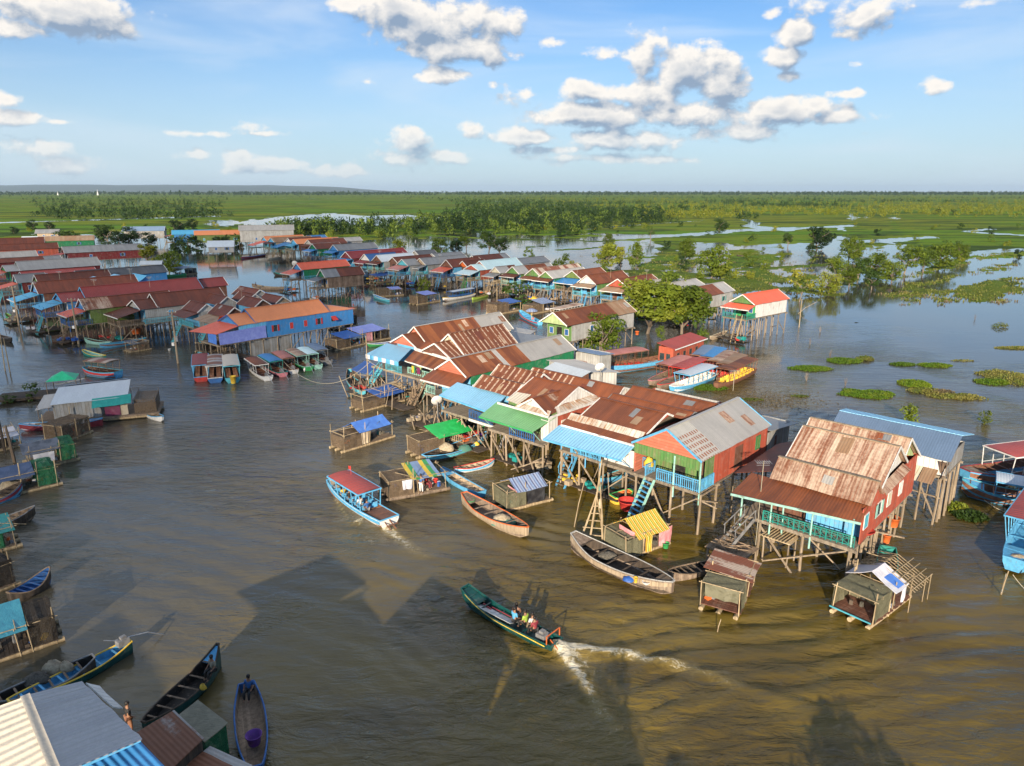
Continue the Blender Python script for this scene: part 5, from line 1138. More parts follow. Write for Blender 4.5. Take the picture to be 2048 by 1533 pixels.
std('long dark brown roofed house with white trim and grey tin wall', c2(470, 784), 6.2, 15.5, 2.1, roof='rust_dark', wall='w_grey', gab='w_grey', front='p_blue', porch=(3.8, 'rust_dark'), fl=3, side_rail='p_cyan', shut='p_blue')
# brown gables turned toward the channel
def cross(label, A, L, half, rise, gab, porch=None, ze=5.5):
    loc = P(A, ze); loc.z = 0; o = thing('stilt_house', label, 'house', loc, VZ, GR)
    gable_roof(o, 0, half*2, -L, 0, ze, ze+rise, 'rust_dark', 'x', ends=('w_brown', gab))
    walls(o, -L+.3, -.25, .3, half*2-.3, 3, ze, 'w_grey', 'w_lblue', 'w_grey', 'w_grey'); deck(o, -L+.1, -.1, -.8, half*2, 3.0); stilts(o, (-L+.3, -L/2, -.4), (-.6, half, half*2-.3), 2.9)
    if porch:
        pent(o, (-L-.1, .15, ze-.1), (.1, .15, ze-.1), (-L-.2, -porch[1], ze-.1-porch[1]*.25), (.2, -porch[1], ze-.1-porch[1]*.25), porch[0]); railing(o, [(-L+.3, -.75), (-.3, -.75)], 3.0, 'p_cyan')
        stairs(o, (-L+.8, -.8, 3.0), (-L+.4, -2.6, .2), .9, 'p_cyan')
    return o
cross('brown roofed house with white gable and brown porch near the utility pole', c2(1370, 832), 6.2, 1.7, 1.25, 'w_white', ('rust_dark', 2.2))
cross('brown roofed house with pale grey gable behind the utility pole', c2(1690, 717), 7.0, 1.9, 1.35, 'w_grey')
cross('brown roofed house with dark gable and tan awning beside the blue house', c2(1790, 907), 6.0, 1.9, 1.4, 'w_brown', ('rust_tan', 2.4))
cross('brown roof tucked behind the orange roof of the blue house', qq(650, 288), 6.5, 1.8, 1.3, 'w_brown')
cross('brown roof with pale gable behind the brown gables', qq(580, 228), 6.0, 1.7, 1.3, 'w_white')
cross('brown roof at the back of the brown gables', qq(620, 188), 8.0, 2.0, 1.4, 'w_grey')
cross('low brown roof by the blue sheet roof', qq(870, 245), 6.5, 1.6, 1.1, 'w_tan')
shed('bright blue sheet roof behind the orange roof of the blue house', [qq(600, 125), qq(745, 110), qq(690, 188), qq(830, 165)], (5.6, 5.6, 5.2, 5.2), 'blue', 'w_brown', 3.0)
shed('pair of sky blue gable sheets behind the plum red roof, the left one', [c1(1790, 850), c1(1985, 885), c1(1680, 905), c1(1790, 1000)], (6.6, 6.4, 6.0, 5.6), 'sky', 'w_blue', 3.0)
shed('pair of sky blue gable sheets behind the plum red roof, the right one', [c2(370, 210), c2(580, 250), c2(275, 262), c2(465, 345)], (6.6, 6.6, 6.0, 5.6), 'cyan', 'w_blue', 3.0)
shed('small pale blue roof triangle next to the grey weathered roof', [c1(1370, 870), c1(1560, 905), c1(1310, 925), c1(1480, 935)], (6.2, 6.0, 5.8, 5.6), 'sky', None, 3.0, False)
# the blue house with the orange roof
loc = P(qq(500, 466), 5.5); loc.z = 0
o = thing('stilt_house', 'long blue house with orange roof above the row of moored tour boats', 'house', loc, -math.radians(40.5), GR); zd = 2.9
gable_roof(o, 0, -6.0, 2.8, 16.4, 5.5, 7.35, 'orange', ends=('w_blue', 'w_blue'), trim='p_dblue')
gable_roof(o, .02, -6.0, -.2, 3.0, 5.5, 6.75, 'orange', ends=('w_blue', None), trim='p_dblue', inset=.2)
pent(o, (-6.2, .1, 5.5), (.1, .1, 5.5), (-6.6, -4.6, 4.45), (.0, -3.6, 4.7), 'coral', 'porch_roof'); pent(o, (-6.0, 2.9, 6.2), (-6.0, .2, 6.2), (-6.8, 2.9, 5.5), (-6.8, .2, 5.5), 'coral', 'porch_roof')
MB().slab((-3.0, 16.3, 6.5), (-3.0, 16.35, 6.5), (-.0, 16.3, 5.5), (0, 21.6, 5.42), nu=4).slab((-3.0, 16.3, 6.5), (-3.0, 16.35, 6.5), (0, 21.6, 5.42), (-6.0, 21.4, 5.42), nu=4).slab((-3.0, 16.3, 6.5), (-3, 16.35, 6.5), (-6.0, 21.4, 5.42), (-6.0, 16.3, 5.5), nu=4).build('roof', 'orange', o)
walls(o, -5.8, -.12, 4.6, 21.2, zd, 5.5, 'w_blue', 'w_lblue', 'w_blue', 'w_blue'); MB().box(-.19, -.12, .0, 4.58, 4.75, 5.48).build('wall', 'w_lblue', o)
for k, y in enumerate((6.1, 9.0, 11.6, 14.2)): window(o, (-.12, y, 3.7), .62, 1.0, 'x', frame='p_blue', shut='p_red', open_=(k in (0, 3)))
window(o, (-.12, 17.0, 3.8), .8, .8, 'x', frame='p_blue', pane='dark'); MB().slab((-.1, 16.6, 4.7), (-.1, 17.5, 4.7), (.65, 16.5, 4.1), (.65, 17.6, 4.1)).build('awning', 'p_red', o)
deck(o, -5.8, -.1, -3.4, 21, zd); MB().slab((-.02, -3.3, 4.7), (-.02, 4.4, 4.9), (.05, -3.3, 3.0), (.05, 4.4, 3.0), .02, sag=.04).build('tarp_screen', 't_violet', o)
MB().slab((-2.6, -3.7, 4.5), (-.1, -3.7, 4.6), (-2.6, -3.75, 3.2), (-.1, -3.75, 3.1), .02, sag=.04).build('tarp_screen', 't_blue', o)
stilts(o, (-.3, -3, -5.6), (-3.2, -.8, 1.6, 4, 6.4, 8.8, 11.2, 13.6, 16, 18.4, 20.8), zd-.1, .09)
for y in (1.7, 4.1, 6.5): MB().box(-.45, -.38, y, y+2.2, .2, 2.7).build('lower_panel', 'w_zinc', o)
m = MB(); m.box(-5.5, .6, -4.2, 1.2, .55, .65)
for k in range(22): m.bar((random.uniform(-5, .4), random.uniform(-4, 1), random.uniform(.8, 1.6)), (random.uniform(-5, .4), random.uniform(-4, 1), random.uniform(.8, 2.2)), .07)
m.build('lower_platform', 'darkwood', o); railing(o, [(-5.3, -4.2), (.5, -4.2)], .65, 'p_cyan', .7, .3); stilts(o, (-5.2, -3.4, -1.5, .4), (-4.0, -2.0), 2.6, .06)
braces(o, [((-.3, 9, .4), (-.3, 11.2, 2.6)), ((-.2, 13.5, .3), (-.5, 14.8, 2.7)), ((-.1, 14.5, .2), (-.5, 16.4, 2.7)), ((-.3, 12, .3), (-.6, 13, 2.6))], .1)

# bottom left: the ribbed grey roof close to the camera, and the houses out of the frame whose shadows cross the water
A0 = P((50, 1391), 7.0)
o = thing('stilt_house', 'grey ribbed roof house with sunlit back slope tinted cream and bright blue lower roof', 'house', (A0.x, A0.y, 0), -math.radians(-43+180), GR)
# its corners are read where they stand; local y runs toward the viewer
def slabp(mt, nm, pts, z_): MB().slab(*[local(o, P(p, h_)) for p, h_ in zip(pts, z_)], nu=14 if nm == 'roof' else None).build(nm, mt, o)
slabp('zinc_rib', 'roof', [(50,1391), (114,1550), (163,1363), (284,1479)], (7.0, 7.0, 6.0, 6.0)); slabp('cream_rib', 'roof', [(52,1393), (116,1552), (-160,1470), (-120,1700)], (7.03, 7.03, 5.8, 5.8))  # sun and grazing shade on the two slopes put into their colours
MB().bar(local(o, P((50,1391), 7.05)), local(o, P((114,1550), 7.05)), .30, .05).build('ridge_cap', 'cream_rib', o)
slabp('blue', 'roof', [(120,1556), (282,1484), (230,1680), (375,1580)], (5.75, 5.75, 5.2, 5.2)); slabp('w_white', 'awning', [(172,1366), (226,1414), (196,1372), (244,1417)], (5.9, 5.9, 5.6, 5.6))
MB().bar(local(o, P((130,1548), 5.85)), local(o, P((281,1480), 5.85)), .06, .14).build('fascia', 'p_blue', o)
walls(o, -1.5, 2.6, .9, 8.6, 2.9, 5.7, 'w_lblue', 'w_lblue', 'w_lblue', 'w_lblue'); deck(o, -2.2, 2.8, .6, 8.8, 2.9); stilts(o, (-2, 0, 2.6), (.8, 3, 6, 8.6), 2.8)
for i, (x, y, zr, w, L, az_) in enumerate([(-11.2, 14.2, 8.6, 5, 7, 137), (-4.6, 9.0, 7.6, 5, 6.5, 128), (2.8, 5.2, 6.6, 5, 6, 130), (-30, 10, 8.5, 6, 9, 137)]):
    o = thing('stilt_house', ['tall', 'middle', 'low', 'outlying'][i]+' stilt house beside the near channel bank, outside the picture', 'house', (x, y, 0), -math.radians(az_), GR)
    gable_roof(o, w/2, -w/2, 0, L, zr-1.8, zr, ['zinc', 'rust', 'zinc_grey', 'rust_dark'][i], ends=('w_plank', 'w_plank'))
    walls(o, -w/2+.3, w/2-.3, .3, L-.3, 3, zr-1.8, 'w_plank', 'w_plank', 'w_plank', 'w_plank'); deck(o, -w/2, w/2, -.5, L, 3.0); stilts(o, (-w/2+.3, w/2-.3), (.2, L/2, L-.3), 2.9)
# ---------------------------------------------------------------- boats
def hull_parts(o, L, B, H, hull, trim, inside, bow=.55, stern=.15, bw=.12, sw=.7, n=20, floor=.12, stripe=None, power=1.8, ribs=True):
    st = []
    for i in range(n+1):
        u = i/n
        f = sw+(1-sw)*math.sin(min(1, u/.4)*math.pi/2) if u < .4 else 1.0
        if u > .5: f *= bw+(1-bw)*max(0, math.cos((u-.5)/.5*math.pi/2))**.75
        zs = H+bow*max(0, (u-.45)/.55)**power+stern*max(0, (.35-u)/.35)**1.6
        zk = -.22+(bow*.75+.25)*max(0, (u-.8)/.2)**1.7+.15*max(0, (.12-u)/.12)
        st.append((u*L, B/2*f, zs, min(zk, zs-.12)))
    def sec(y, b, zs, zk): return [(-b, y, zs), (-b*.93, y, zs-.45*(zs-zk)), (-b*.6, y, zk), (b*.6, y, zk), (b*.93, y, zs-.45*(zs-zk)), (b, y, zs)]
    def sin_(y, b, zs, zk):
        w = max(.02, b-.05); zf = max(zk+.06, min(floor, zs-.06)); return [(-w, y, zs), (-w*.88, y, zf), (0, y, zf-.01), (w*.88, y, zf), (w, y, zs)]
    def loft(fn, flip=False, rng=None):
        m = MB(); ss = [fn(*s) for s in st]; k = len(ss[0]); i0 = 0
        for s in ss: m.v += s
        for i in range(len(ss)-1):
            for j in range(k-1):
                a = i*k+j; q = (a, a+1, a+k+1, a+k); m.f.append(q if flip else q[::-1])
        return m, k
    m, k = loft(sec); m.f.append(tuple(range(k))); m.f.append(tuple(n*k+j for j in reversed(range(k))))
    h = m.build('hull', hull, o)
    m, k = loft(sin_, True); ins = m.build('inside', inside, o)
    m = MB()
    for s in (-1, 1): m.tube([(s*(b-.02), y, zs+.015) for (y, b, zs, zk) in st], .045, 5)
    m.bar((-st[0][1], 0, st[0][2]), (st[0][1], 0, st[0][2]), .07, .1); m.bar((-st[-1][1], L, st[-1][2]), (st[-1][1], L, st[-1][2]), .08, .1); m.build('gunwale', trim, o)
    if stripe:
        for s in (-1, 1):
            m = MB()
            for (a, b) in zip(st[:-1], st[1:]):
                q = [(s*(x[1]*.985+.012), x[0], x[2]-(x[2]-x[3])*fr) for x in (a, b) for fr in (.10, .40)]
                m.face([q[0], q[2], q[3], q[1]] if s > 0 else [q[0], q[1], q[3], q[2]])
            m.build('stripe', stripe, h)
    if ribs:
        for (y, b, zs, zk) in st[3:-2:3]: MB().bar((-(b-.06), y, zs-.05), ((b-.06), y, zs-.05), .10, .04).build('thwart', inside if inside != 'dark' else 'wood', ins)
    return st
def boat(label, pb_, ps_, B, H=.45, hull='hullwood', trim='wood', inside='darkwood', name='wooden_boat', cat='boat', group=None, canopy=None, foredeck=None, afterdeck=None, motor=False, seats=None, z0=0.0, **kw):
    b, s = P(pb_, kw.pop('zb', .35)), P(ps_, .3); d = b-s; L = kw.pop('L', None) or math.hypot(d.x, d.y); az = math.atan2(d.x, d.y)
    o = thing(name, label, cat, (s.x, s.y, z0), -az, group); st = hull_parts(o, L, B, H, hull, trim, inside, **kw)
    def at(u):
        i = u*(len(st)-1); a = int(min(i, len(st)-2)); f = i-a; return [st[a][k]*(1-f)+st[a+1][k]*f for k in range(4)]
    def dk(u0, u1, mt, drop=.05):
        m = MB(); us = [u0+(u1-u0)*i/5 for i in range(6)]
        for a, c in zip(us[:-1], us[1:]):
            p, q = at(a), at(c); m.face([(-p[1]+.05, p[0], p[2]-drop), (p[1]-.05, p[0], p[2]-drop), (q[1]-.05, q[0], q[2]-drop), (-q[1]+.05, q[0], q[2]-drop)])
        m.build('deck', mt, o)
    if foredeck: dk(foredeck[0], .985, foredeck[1])
    if afterdeck: dk(.01, afterdeck[0], afterdeck[1])
    if canopy:
        u0, u1, h, mt = canopy[:4]; pm = canopy[4] if len(canopy) > 4 else trim; arch = .14
        y0, y1 = u0*L, u1*L; w = max(at(u0)[1], at(.5*(u0+u1))[1])+.12; m = MB(); nx = 6; ny = max(3, int((y1-y0)/.9)); N = []
        for t_ in (0, -.06):
            i0 = len(m.v)
            for j in range(ny+1):
                for i in range(nx+1):
                    a = i/nx*2-1; m.v.append((a*w, y0+(y1-y0)*j/ny, h+arch*(1-a*a)+t_))
            for j in range(ny):
                for i in range(nx):
                    a = i0+j*(nx+1)+i; q = (a, a+1, a+nx+2, a+nx+1); m.f.append(q if t_ == 0 else q[::-1]); m.uv[len(m.f)-1] = [(m.v[x][1], m.v[x][0]+w) for x in m.f[-1]]
        r = m.build('canopy', mt, o); m = MB()
        for x in (-w, w): m.bar((x, y0, h-.03), (x, y1, h-.03), .06, .10)
        m.bar((-w, y0, h-.01), (w, y0, h-.01), .06, .10); m.bar((-w, y1, h-.01), (w, y1, h-.01), .06, .10); m.build('canopy_rim', pm, r)
        k = max(2, int((y1-y0)/1.1))
        for j in range(k+1):
            y = y0+.06+(y1-y0-.12)*j/k; q = at(min(1, y/L))
            for sg in (-1, 1): MB().bar((sg*(q[1]-.04), y, q[2]-.02), (sg*(w-.06), y, h), .055).build('canopy_post', pm, o)
        if seats:
            for j in range(k*2):
                y = y0+.4+(y1-y0-.7)*j/(k*2-1)
                for sg in (-1, 1): MB().box(sg*.45-.28, sg*.45+.28, y-.2, y+.2, .42, .48).box(sg*.45-.28, sg*.45+.28, y-.22, y-.17, .48, .9).build('seat', seats, o)
        for sg in (-1, 1):
            m = MB(); a = at(u0); c = at(u1); m.bar((sg*(a[1]-.03), y0, a[2]+.28), (sg*(c[1]-.03), y1, c[2]+.28), .04); m.build('side_rail', pm, o)
    if motor:
        q = at(0.02); m = MB(); m.box(-.22, .22, .1, .7, q[2], q[2]+.35); m.box(-.12, .12, .2, .5, q[2]+.35, q[2]+.5); e = m.build('engine', 'p_grey', o)
        MB().tube([(0, .1, q[2]+.3), (0, -1.0, q[2]), (.1, -2.2, -.25)], .035, 5).tube([(0, .7, q[2]+.4), (.05, 1.3, q[2]+.75)], .025, 5).build('shaft', 'steel', e)
    return o
TB = 'tour boats moored by the village'
# moving boats in the channel
B1 = boat('long dark teal motor boat with yellow line, carrying people across the channel', (930,1180), (1113,1290), 1.3, .40, 'p_dteal', 'p_dteal', 'p_dteal', 'longtail_boat', bow=.75, stern=.05, bw=.55, sw=.85, foredeck=(.80, 'p_dteal'), zb=.9, power=2.2, stripe=None)
L1 = (P((930,1180), .9)-P((1113,1288), .3)).to_2d().length
m = MB(); m.tube([((.64), L1*u, .42+.75*max(0, (u-.45)/.55)**2.2-.06) if u < .5 else ((.65*(.55+.45*max(0, math.cos((u-.5)/.5*math.pi/2))**.75), L1*u, .42+.75*max(0, (u-.45)/.55)**2.2-.06)) for u in [i/20 for i in range(1, 20)]], .035, 4)
m.tube([(-x, y, z_) for x, y, z_ in [(.65 if u < .5 else .65*(.55+.45*max(0, math.cos((u-.5)/.5*math.pi/2))**.75), L1*u, .42+.75*max(0, (u-.45)/.55)**2.2-.06) for u in [i/20 for i in range(1, 20)]]], .035, 4); m.build('yellow_line', 'p_yellow', B1)
MB().bar((-.6, .25, 1.0), (.6, .25, 1.0), .05).bar((-.6, .25, .5), (-.6, .25, 1.0), .05).bar((.6, .25, .5), (.6, .25, 1.0), .05).bar((-.2, .3, .6), (-.3, -.6, .1), .04).build('motor_frame', 'p_orange', B1)
MB().box(-.28, .28, .7, 1.3, .3, .62).box(-.15, .15, .85, 1.15, .62, .78).build('engine', 'p_grey', B1)
m = MB()
for i in range(7): m.slab((-.52, L1*.42+i*.42, .60), (-.52, L1*.42+i*.42+.40, .60), (.15, L1*.42+i*.42, .36), (.15, L1*.42+i*.42+.40, .36), .02, 1, 1)
m.build('white_seat_back', 'p_white', B1); MB().bar((.25, L1*.40, .40), (.25, L1*.72, .42), .05).bar((.0, L1*.70, .45), (.1, L1*.80, .50), .08).build('boat_pole', 'p_maroon', B1)
B2 = boat('pale blue tour boat with flat red canopy motoring up the channel', (664,962), (779,1046), 1.9, .55, 'p_white', 'p_blue', 'p_brown', 'tour_boat', canopy=(.30, .86, 2.0, 'redroof', 'p_blue'), bow=.55, bw=.55, sw=.92, seats='p_blue', foredeck=(.84, 'w_tan'), afterdeck=(.27, 'p_brown'), stripe='p_blue', motor=False, zb=.9)
MB().bar((-.5, -.4, .3), (.5, -.4, .3), .06).bar((0, .1, .6), (.1, -.9, 0), .08).bar((-.4, .1, .5), (-.4, -.8, .1), .06).build('rudder_frame', 'p_brown', B2)
MB().tube([(.5, 6.6, 2.1), (.5, 6.6, 2.9)], .02, 4).face([(.5, 6.6, 2.85), (.5, 7.0, 2.8), (.5, 6.95, 2.5), (.5, 6.6, 2.55)]).build('flag', 'p_red', B2)
boat('blue tour boat with a red bottom heading down the left channel', (172,744), (238,752), 2.2, .8, 'p_blue', 'p_cyan', 'p_brown', 'tour_boat', canopy=(.12, .8, 2.3, 'rust_band', 'wood'), bow=.3, bw=.4, seats='p_brown', stripe='p_red')
# cargo boats in front of the houses
boat('cargo boat with orange stripe, green trim and net pile, next to the plaid roofed raft', (1055,1072), (928,1000), 1.9, .62, 'w_tan', 'p_orange', 'hullwood', bow=.45, stern=.35, bw=.14, sw=.3, afterdeck=(.2, 'hullwood'))
B4 = boat('large weathered bare wood boat with pale blue rail beside the striped raft hut', (1345,1184), (1146,1090), 2.3, .75, 'hullwood', 'w_grey', 'darkwood', bow=.35, stern=.55, bw=.14, sw=.25, stripe='w_tan', afterdeck=(.14, 'hullwood'), foredeck=(.86, 'wood'))
boat('small old wooden boat behind the bow of the large weathered boat', (1336,1152), (1420,1132), 1.25, .4, 'hullwood', 'wood', 'dark', bow=.3, stern=.2, bw=.1, sw=.3)
boat('flat blue boat between the two raft huts', (884,944), (964,988), 1.3, .40, 'p_blue', 'p_blue', 'w_tan', bow=.35, stern=.1, bw=.3, sw=.7, foredeck=(.78, 'p_blue'))
boat('slim white and red rowing boat below the green awning', (988,924), (909,940), 1.1, .34, 'p_white', 'p_red', 'w_tan', bow=.3, stern=.15, bw=.1, sw=.3, stripe='p_blue')
boat('lime green boat with mint rim under the green awning house', (1022,850), (938,862), 1.3, .45, 'p_lime', 'p_mint', 'p_green', bow=.35, stern=.2, bw=.1, sw=.3)
boat('loaded cargo boat with teal nets alongside the green roofed raft', (974,880), (848,922), 2.1, .6, 'hullwood', 'p_blue', 'darkwood', bow=.6, stern=.25, bw=.12, sw=.3, stripe='p_cyan')
boat('yellow and green boat moored under the blue awning house', (1262,990), (1225,1000), 1.5, .5, 'p_yellow', 'p_green', 'p_orange', bow=.3, bw=.3, sw=.6)
boat('pale blue boat drawn up high under the blue awning house', (1200,962), (1255,942), 1.0, .4, 'p_blue', 'p_cyan', 'hullwood', bow=.2, bw=.2, sw=.4)
boat('tan boat half hidden under the green awning house', (1012,876), (1068,862), 1.2, .4, 'w_tan', 'p_white', 'p_blue', bow=.2, bw=.2, sw=.4)
boat('teal framed boat behind the white tarp raft hut', (1774,1128), (1774,1105), 1.3, .55, 'p_teal', 'p_teal', 'dark', L=4.2, bow=.1, stern=.2, bw=.6, sw=.8)
boat('fishing boat with cyan waterline and blue tarp tied near the striped awning house', (727,792), (700,752), 2.1, .75, 'p_cyan', 'hullwood', 'darkwood', bow=.3, stern=.6, bw=.3, sw=.3)
boat('green and white boat behind the violet tarp raft', (735,690), (782,686), 1.2, .35, 'p_green', 'p_white', 'p_dblue', bow=.2, bw=.15, sw=.3)
# the moored tour boats by the blue house
HB = [((403,722),(403,760),'plum','p_blue','p_red','maroon canopied tour boat moored end-on, outermost of the row by the blue house'),((431,722),(431,762),'zinc_rust','p_white','p_dblue','rust stained white canopied tour boat moored second from the outer end of the row'),((458,718),(466,762),'cream_rib','p_cyan','p_cyan','cream canopied tour boat with cyan transom, third from the outer end of the row')]
for b_, s_, mt, tr, hl, lb in HB: boat(lb, b_, s_, 2.0, .55, hl, tr, 'p_brown', 'tour_boat', group=TB, canopy=(.12, .95, 2.1, mt, tr), bow=.3, bw=.5, sw=.95, seats='p_brown', L=9.0)
RB = [((476,716),(536,758),'rust','p_white','p_white','tour boat with rusty canopy and yellow stern rail moored askew by the blue house'),((508,716),(566,750),'blue','p_teal','p_pink','tour boat with bright blue canopy and pink rim'),((536,708),(588,744),'pinkroof','p_brown','p_white','tour boat with faded pink canopy'),((560,702),(618,738),'rust_pale','p_mint','p_green','tour boat with rusty pink canopy and mint rim'),((580,698),(636,735),'aqua','p_mint','p_mint','tour boat with pale mint canopy streaked with rust'),((602,694),(656,726),'steel_blue','p_grey','p_grey','tour boat with slate blue canopy nearest the rafts')]
for b_, s_, mt, tr, hl, lb in RB: boat(lb, b_, s_, 1.7, .5, hl, tr, 'p_brown', 'tour_boat', group=TB, canopy=(.26, .86, 1.8, mt, tr), bow=.25, bw=.3, sw=.85, L=9.0, motor=True)
# right hand group behind the row
boat('long blue and red tour boat with faded pink roof behind the row', (1212,742), (1332,724), 2.7, 1.0, 'p_blue', 'p_brown', 'p_brown', 'tour_boat', canopy=(.42, .98, 2.9, 'pinkroof', 'p_brown'), bow=.2, bw=.4, sw=.8, seats='p_red', stripe='p_blue')
boat('boat with pink and rust canopy, rear one of the pair beside the passenger boat', (1300,768), (1372,738), 2.2, .6, 'hullwood', 'p_pink', 'wood', 'tour_boat', canopy=(.02, .66, 2.2, 'pinkroof', 'p_brown'), bow=.2, bw=.3, sw=.8, foredeck=(.7, 'hullwood'), group=TB)
boat('boat with red canopy, next to the blue and white boat', (1318,776), (1400,742), 2.2, .6, 'hullwood', 'p_red', 'wood', 'tour_boat', canopy=(.02, .62, 2.2, 'redroof', 'p_red'), bow=.2, bw=.3, sw=.8, foredeck=(.66, 'hullwood'), group=TB)
boat('pale blue and white passenger boat with windows all along', (1344,780), (1424,752), 2.3, .6, 'p_blue', 'p_white', 'p_white', 'tour_boat', canopy=(.08, .78, 2.0, 'zinc_new', 'p_blue'), bow=.25, bw=.4, sw=.8, seats='p_white', group=TB)
for i, (b_, s_, mt, lb) in enumerate([((1392,742),(1420,716),'steel_blue','slate blue roofed tour boat beside the red houseboat'),((1404,748),(1440,720),'blue','faded blue roofed tour boat, second from the red houseboat'),((1418,756),(1462,728),'rust_pale','pinkish rust roofed tour boat in the moored cluster'),((1436,764),(1480,734),'rust_tan','tan roofed tour boat next to the outermost one'),((1436,772),(1502,742),'rust_orange','rust roofed tour boat with yellow seats, outermost of the cluster')]):
    boat(lb, b_, s_, 2.1, .6, 'hullwood' if i < 4 else 'p_brown', 'p_brown', 'p_brown', 'tour_boat', group=TB, canopy=(.06, .80, 2.3, mt, 'p_brown'), bow=.2, bw=.35, sw=.8, seats='p_yellow' if i == 4 else 'p_red', L=10.0 if i < 4 else 11.5)
ob = thing('houseboat', 'brick red houseboat with sloping red roof under the big tree', 'houseboat', P((1345,737)), -math.radians(40))
MB().slab((-2.6, -.3, 3.5), (-2.6, 10.4, 3.5), (.4, -.3, 2.9), (.4, 10.4, 2.9)).build('roof', 'redroof', ob); walls(ob, -2.4, 0, 0, 10, .3, 3.0, 'w_red', 'w_red', 'w_red', 'w_red'); MB().box(-2.7, .3, -1.4, 10.6, -.2, .3).build('hull', 'p_brown', ob); MB().bar((.44, -.3, 2.85), (.44, 10.4, 2.85), .06, .16).build('fascia', 'p_white', ob)
window(ob, (-.8, 0, 1.2), .6, .8, 'y', frame='p_brown'); window(ob, (-1.8, 0, 1.0), .7, 1.0, 'y', frame='p_brown')
for y in (1.5, 3.5, 5.5, 7.5): window(ob, (0, y, 1.2), .8, .8, 'x', frame='p_brown')
# right edge
boat('big blue boat with maroon roof deck and rails at the right edge', (1926,966), (2085,945), 3.0, 1.1, 'p_blue', 'p_maroon', 'p_brown', 'tour_boat', canopy=(.05, .62, 2.9, 'redroof', 'p_white'), bow=.5, bw=.35, sw=.85, stripe='p_brown', foredeck=(.8, 'deckwood'))
boat('pale blue boat with rusty hull and white canopy at the right edge', (1922,980), (2085,1012), 2.4, .8, 'p_blue', 'p_cyan', 'p_brown', 'tour_boat', canopy=(.05, .60, 2.1, 'zinc_new', 'p_blue'), bow=.6, bw=.25, sw=.8, stripe='p_brown', foredeck=(.72, 'p_blue'))
boat('blue boat with long dark red canopy nearest at the right edge', (2024,1140), (2120,985), 2.6, .85, 'p_blue', 'p_blue', 'p_blue', 'tour_boat', canopy=(.0, .84, 2.9, 'redroof', 'p_blue'), bow=.3, bw=.5, sw=.9, foredeck=(.86, 'p_blue'), stripe='p_cyan')
# lower left, shaded
boat('long green motor boat with blue floor and yellow rim at the lower left', (20,1416), (262,1294), 1.25, .45, 'p_dteal', 'p_yellow', 'p_blue', 'longtail_boat', bow=.3, stern=.25, bw=.3, sw=.35, motor=True)
boat('dark fishing boat piled with net sacks at the lower left', (-20,1420), (190,1330), 1.6, .55, 'darkwood', 'p_grey', 'dark', bow=.3, stern=.3, bw=.2, sw=.3)
boat('green fishing boat with blue painted stern at the lower left', (290,1462), (440,1325), 1.4, .55, 'p_dteal', 'darkwood', 'dark', bow=.3, stern=.9, bw=.2, sw=.15, afterdeck=(.16, 'p_blue'))
boat('long narrow wooden boat with blue rim and purple tub, seen from above', (512,1545), (494,1378), 1.45, .45, 'p_dblue', 'p_dblue', 'wood', bow=.2, stern=.2, bw=.4, sw=.55, ribs=False)
boat('dark canoe at the left edge below the green caged huts', (72,1030), (-60,1062), 1.5, .5, 'darkwood', 'p_grey', 'wood', bow=.6, stern=.3, bw=.12, sw=.3)
boat('boat with red nose and blue side loaded with baskets at the left edge', (45,980), (-60,1016), 1.6, .5, 'p_blue', 'hullwood', 'darkwood', bow=.6, stern=.3, bw=.15, sw=.3, stripe='p_maroon')
boat('dark boat with blue sheet poking out above the cyan tarp hut', (102,1155), (20,1200), 1.4, .5, 'darkwood', 'wood', 'p_dblue', bow=.6, stern=.3, bw=.12, sw=.3)
boat('small white and blue rowing boat at the end of the long tin floating house', (326,838), (293,826), 1.1, .4, 'p_white', 'p_blue', 'hullwood', bow=.25, bw=.2, sw=.3)
boat('dark cargo boat at the tip of the long tin floating house', (315,808), (268,812), 1.4, .5, 'darkwood', 'p_blue', 'netpile', bow=.4, bw=.15, sw=.3)
boat('long red and blue open boat with folded tarps beside the long tin floating house', (40,856), (205,846), 1.6, .5, 'p_maroon', 'p_blue', 't_white', bow=.3, stern=.3, bw=.15, sw=.3)
# left bank
boat('slim blue and rust coloured boat moored along the left bank', (200,694), (292,680), 1.3, .5, 'p_blue', 'p_cyan', 'p_dblue', bow=.3, bw=.15, sw=.3, stripe='p_brown')
boat('pale green boat under the green walled house', (170,682), (222,688), 1.2, .45, 'p_mint', 'p_mint', 'darkwood', bow=.4, bw=.12, sw=.3)
boat('small green boat with yellow rim drifting off the left bank', (166,704), (208,715), 1.2, .4, 'p_teal', 'p_yellow', 'p_mint', bow=.3, bw=.2, sw=.6)
boat('small bright green boat under the far left stilts', (12,630), (32,640), 1.2, .4, 'p_green', 'p_green', 'p_lime', bow=.3, bw=.15, sw=.3)
boat('black boat at the left edge near the bare poles', (24,682), (-20,670), 1.6, .5, 'dark', 'p_grey', 'darkwood', bow=.4, bw=.15, sw=.3)
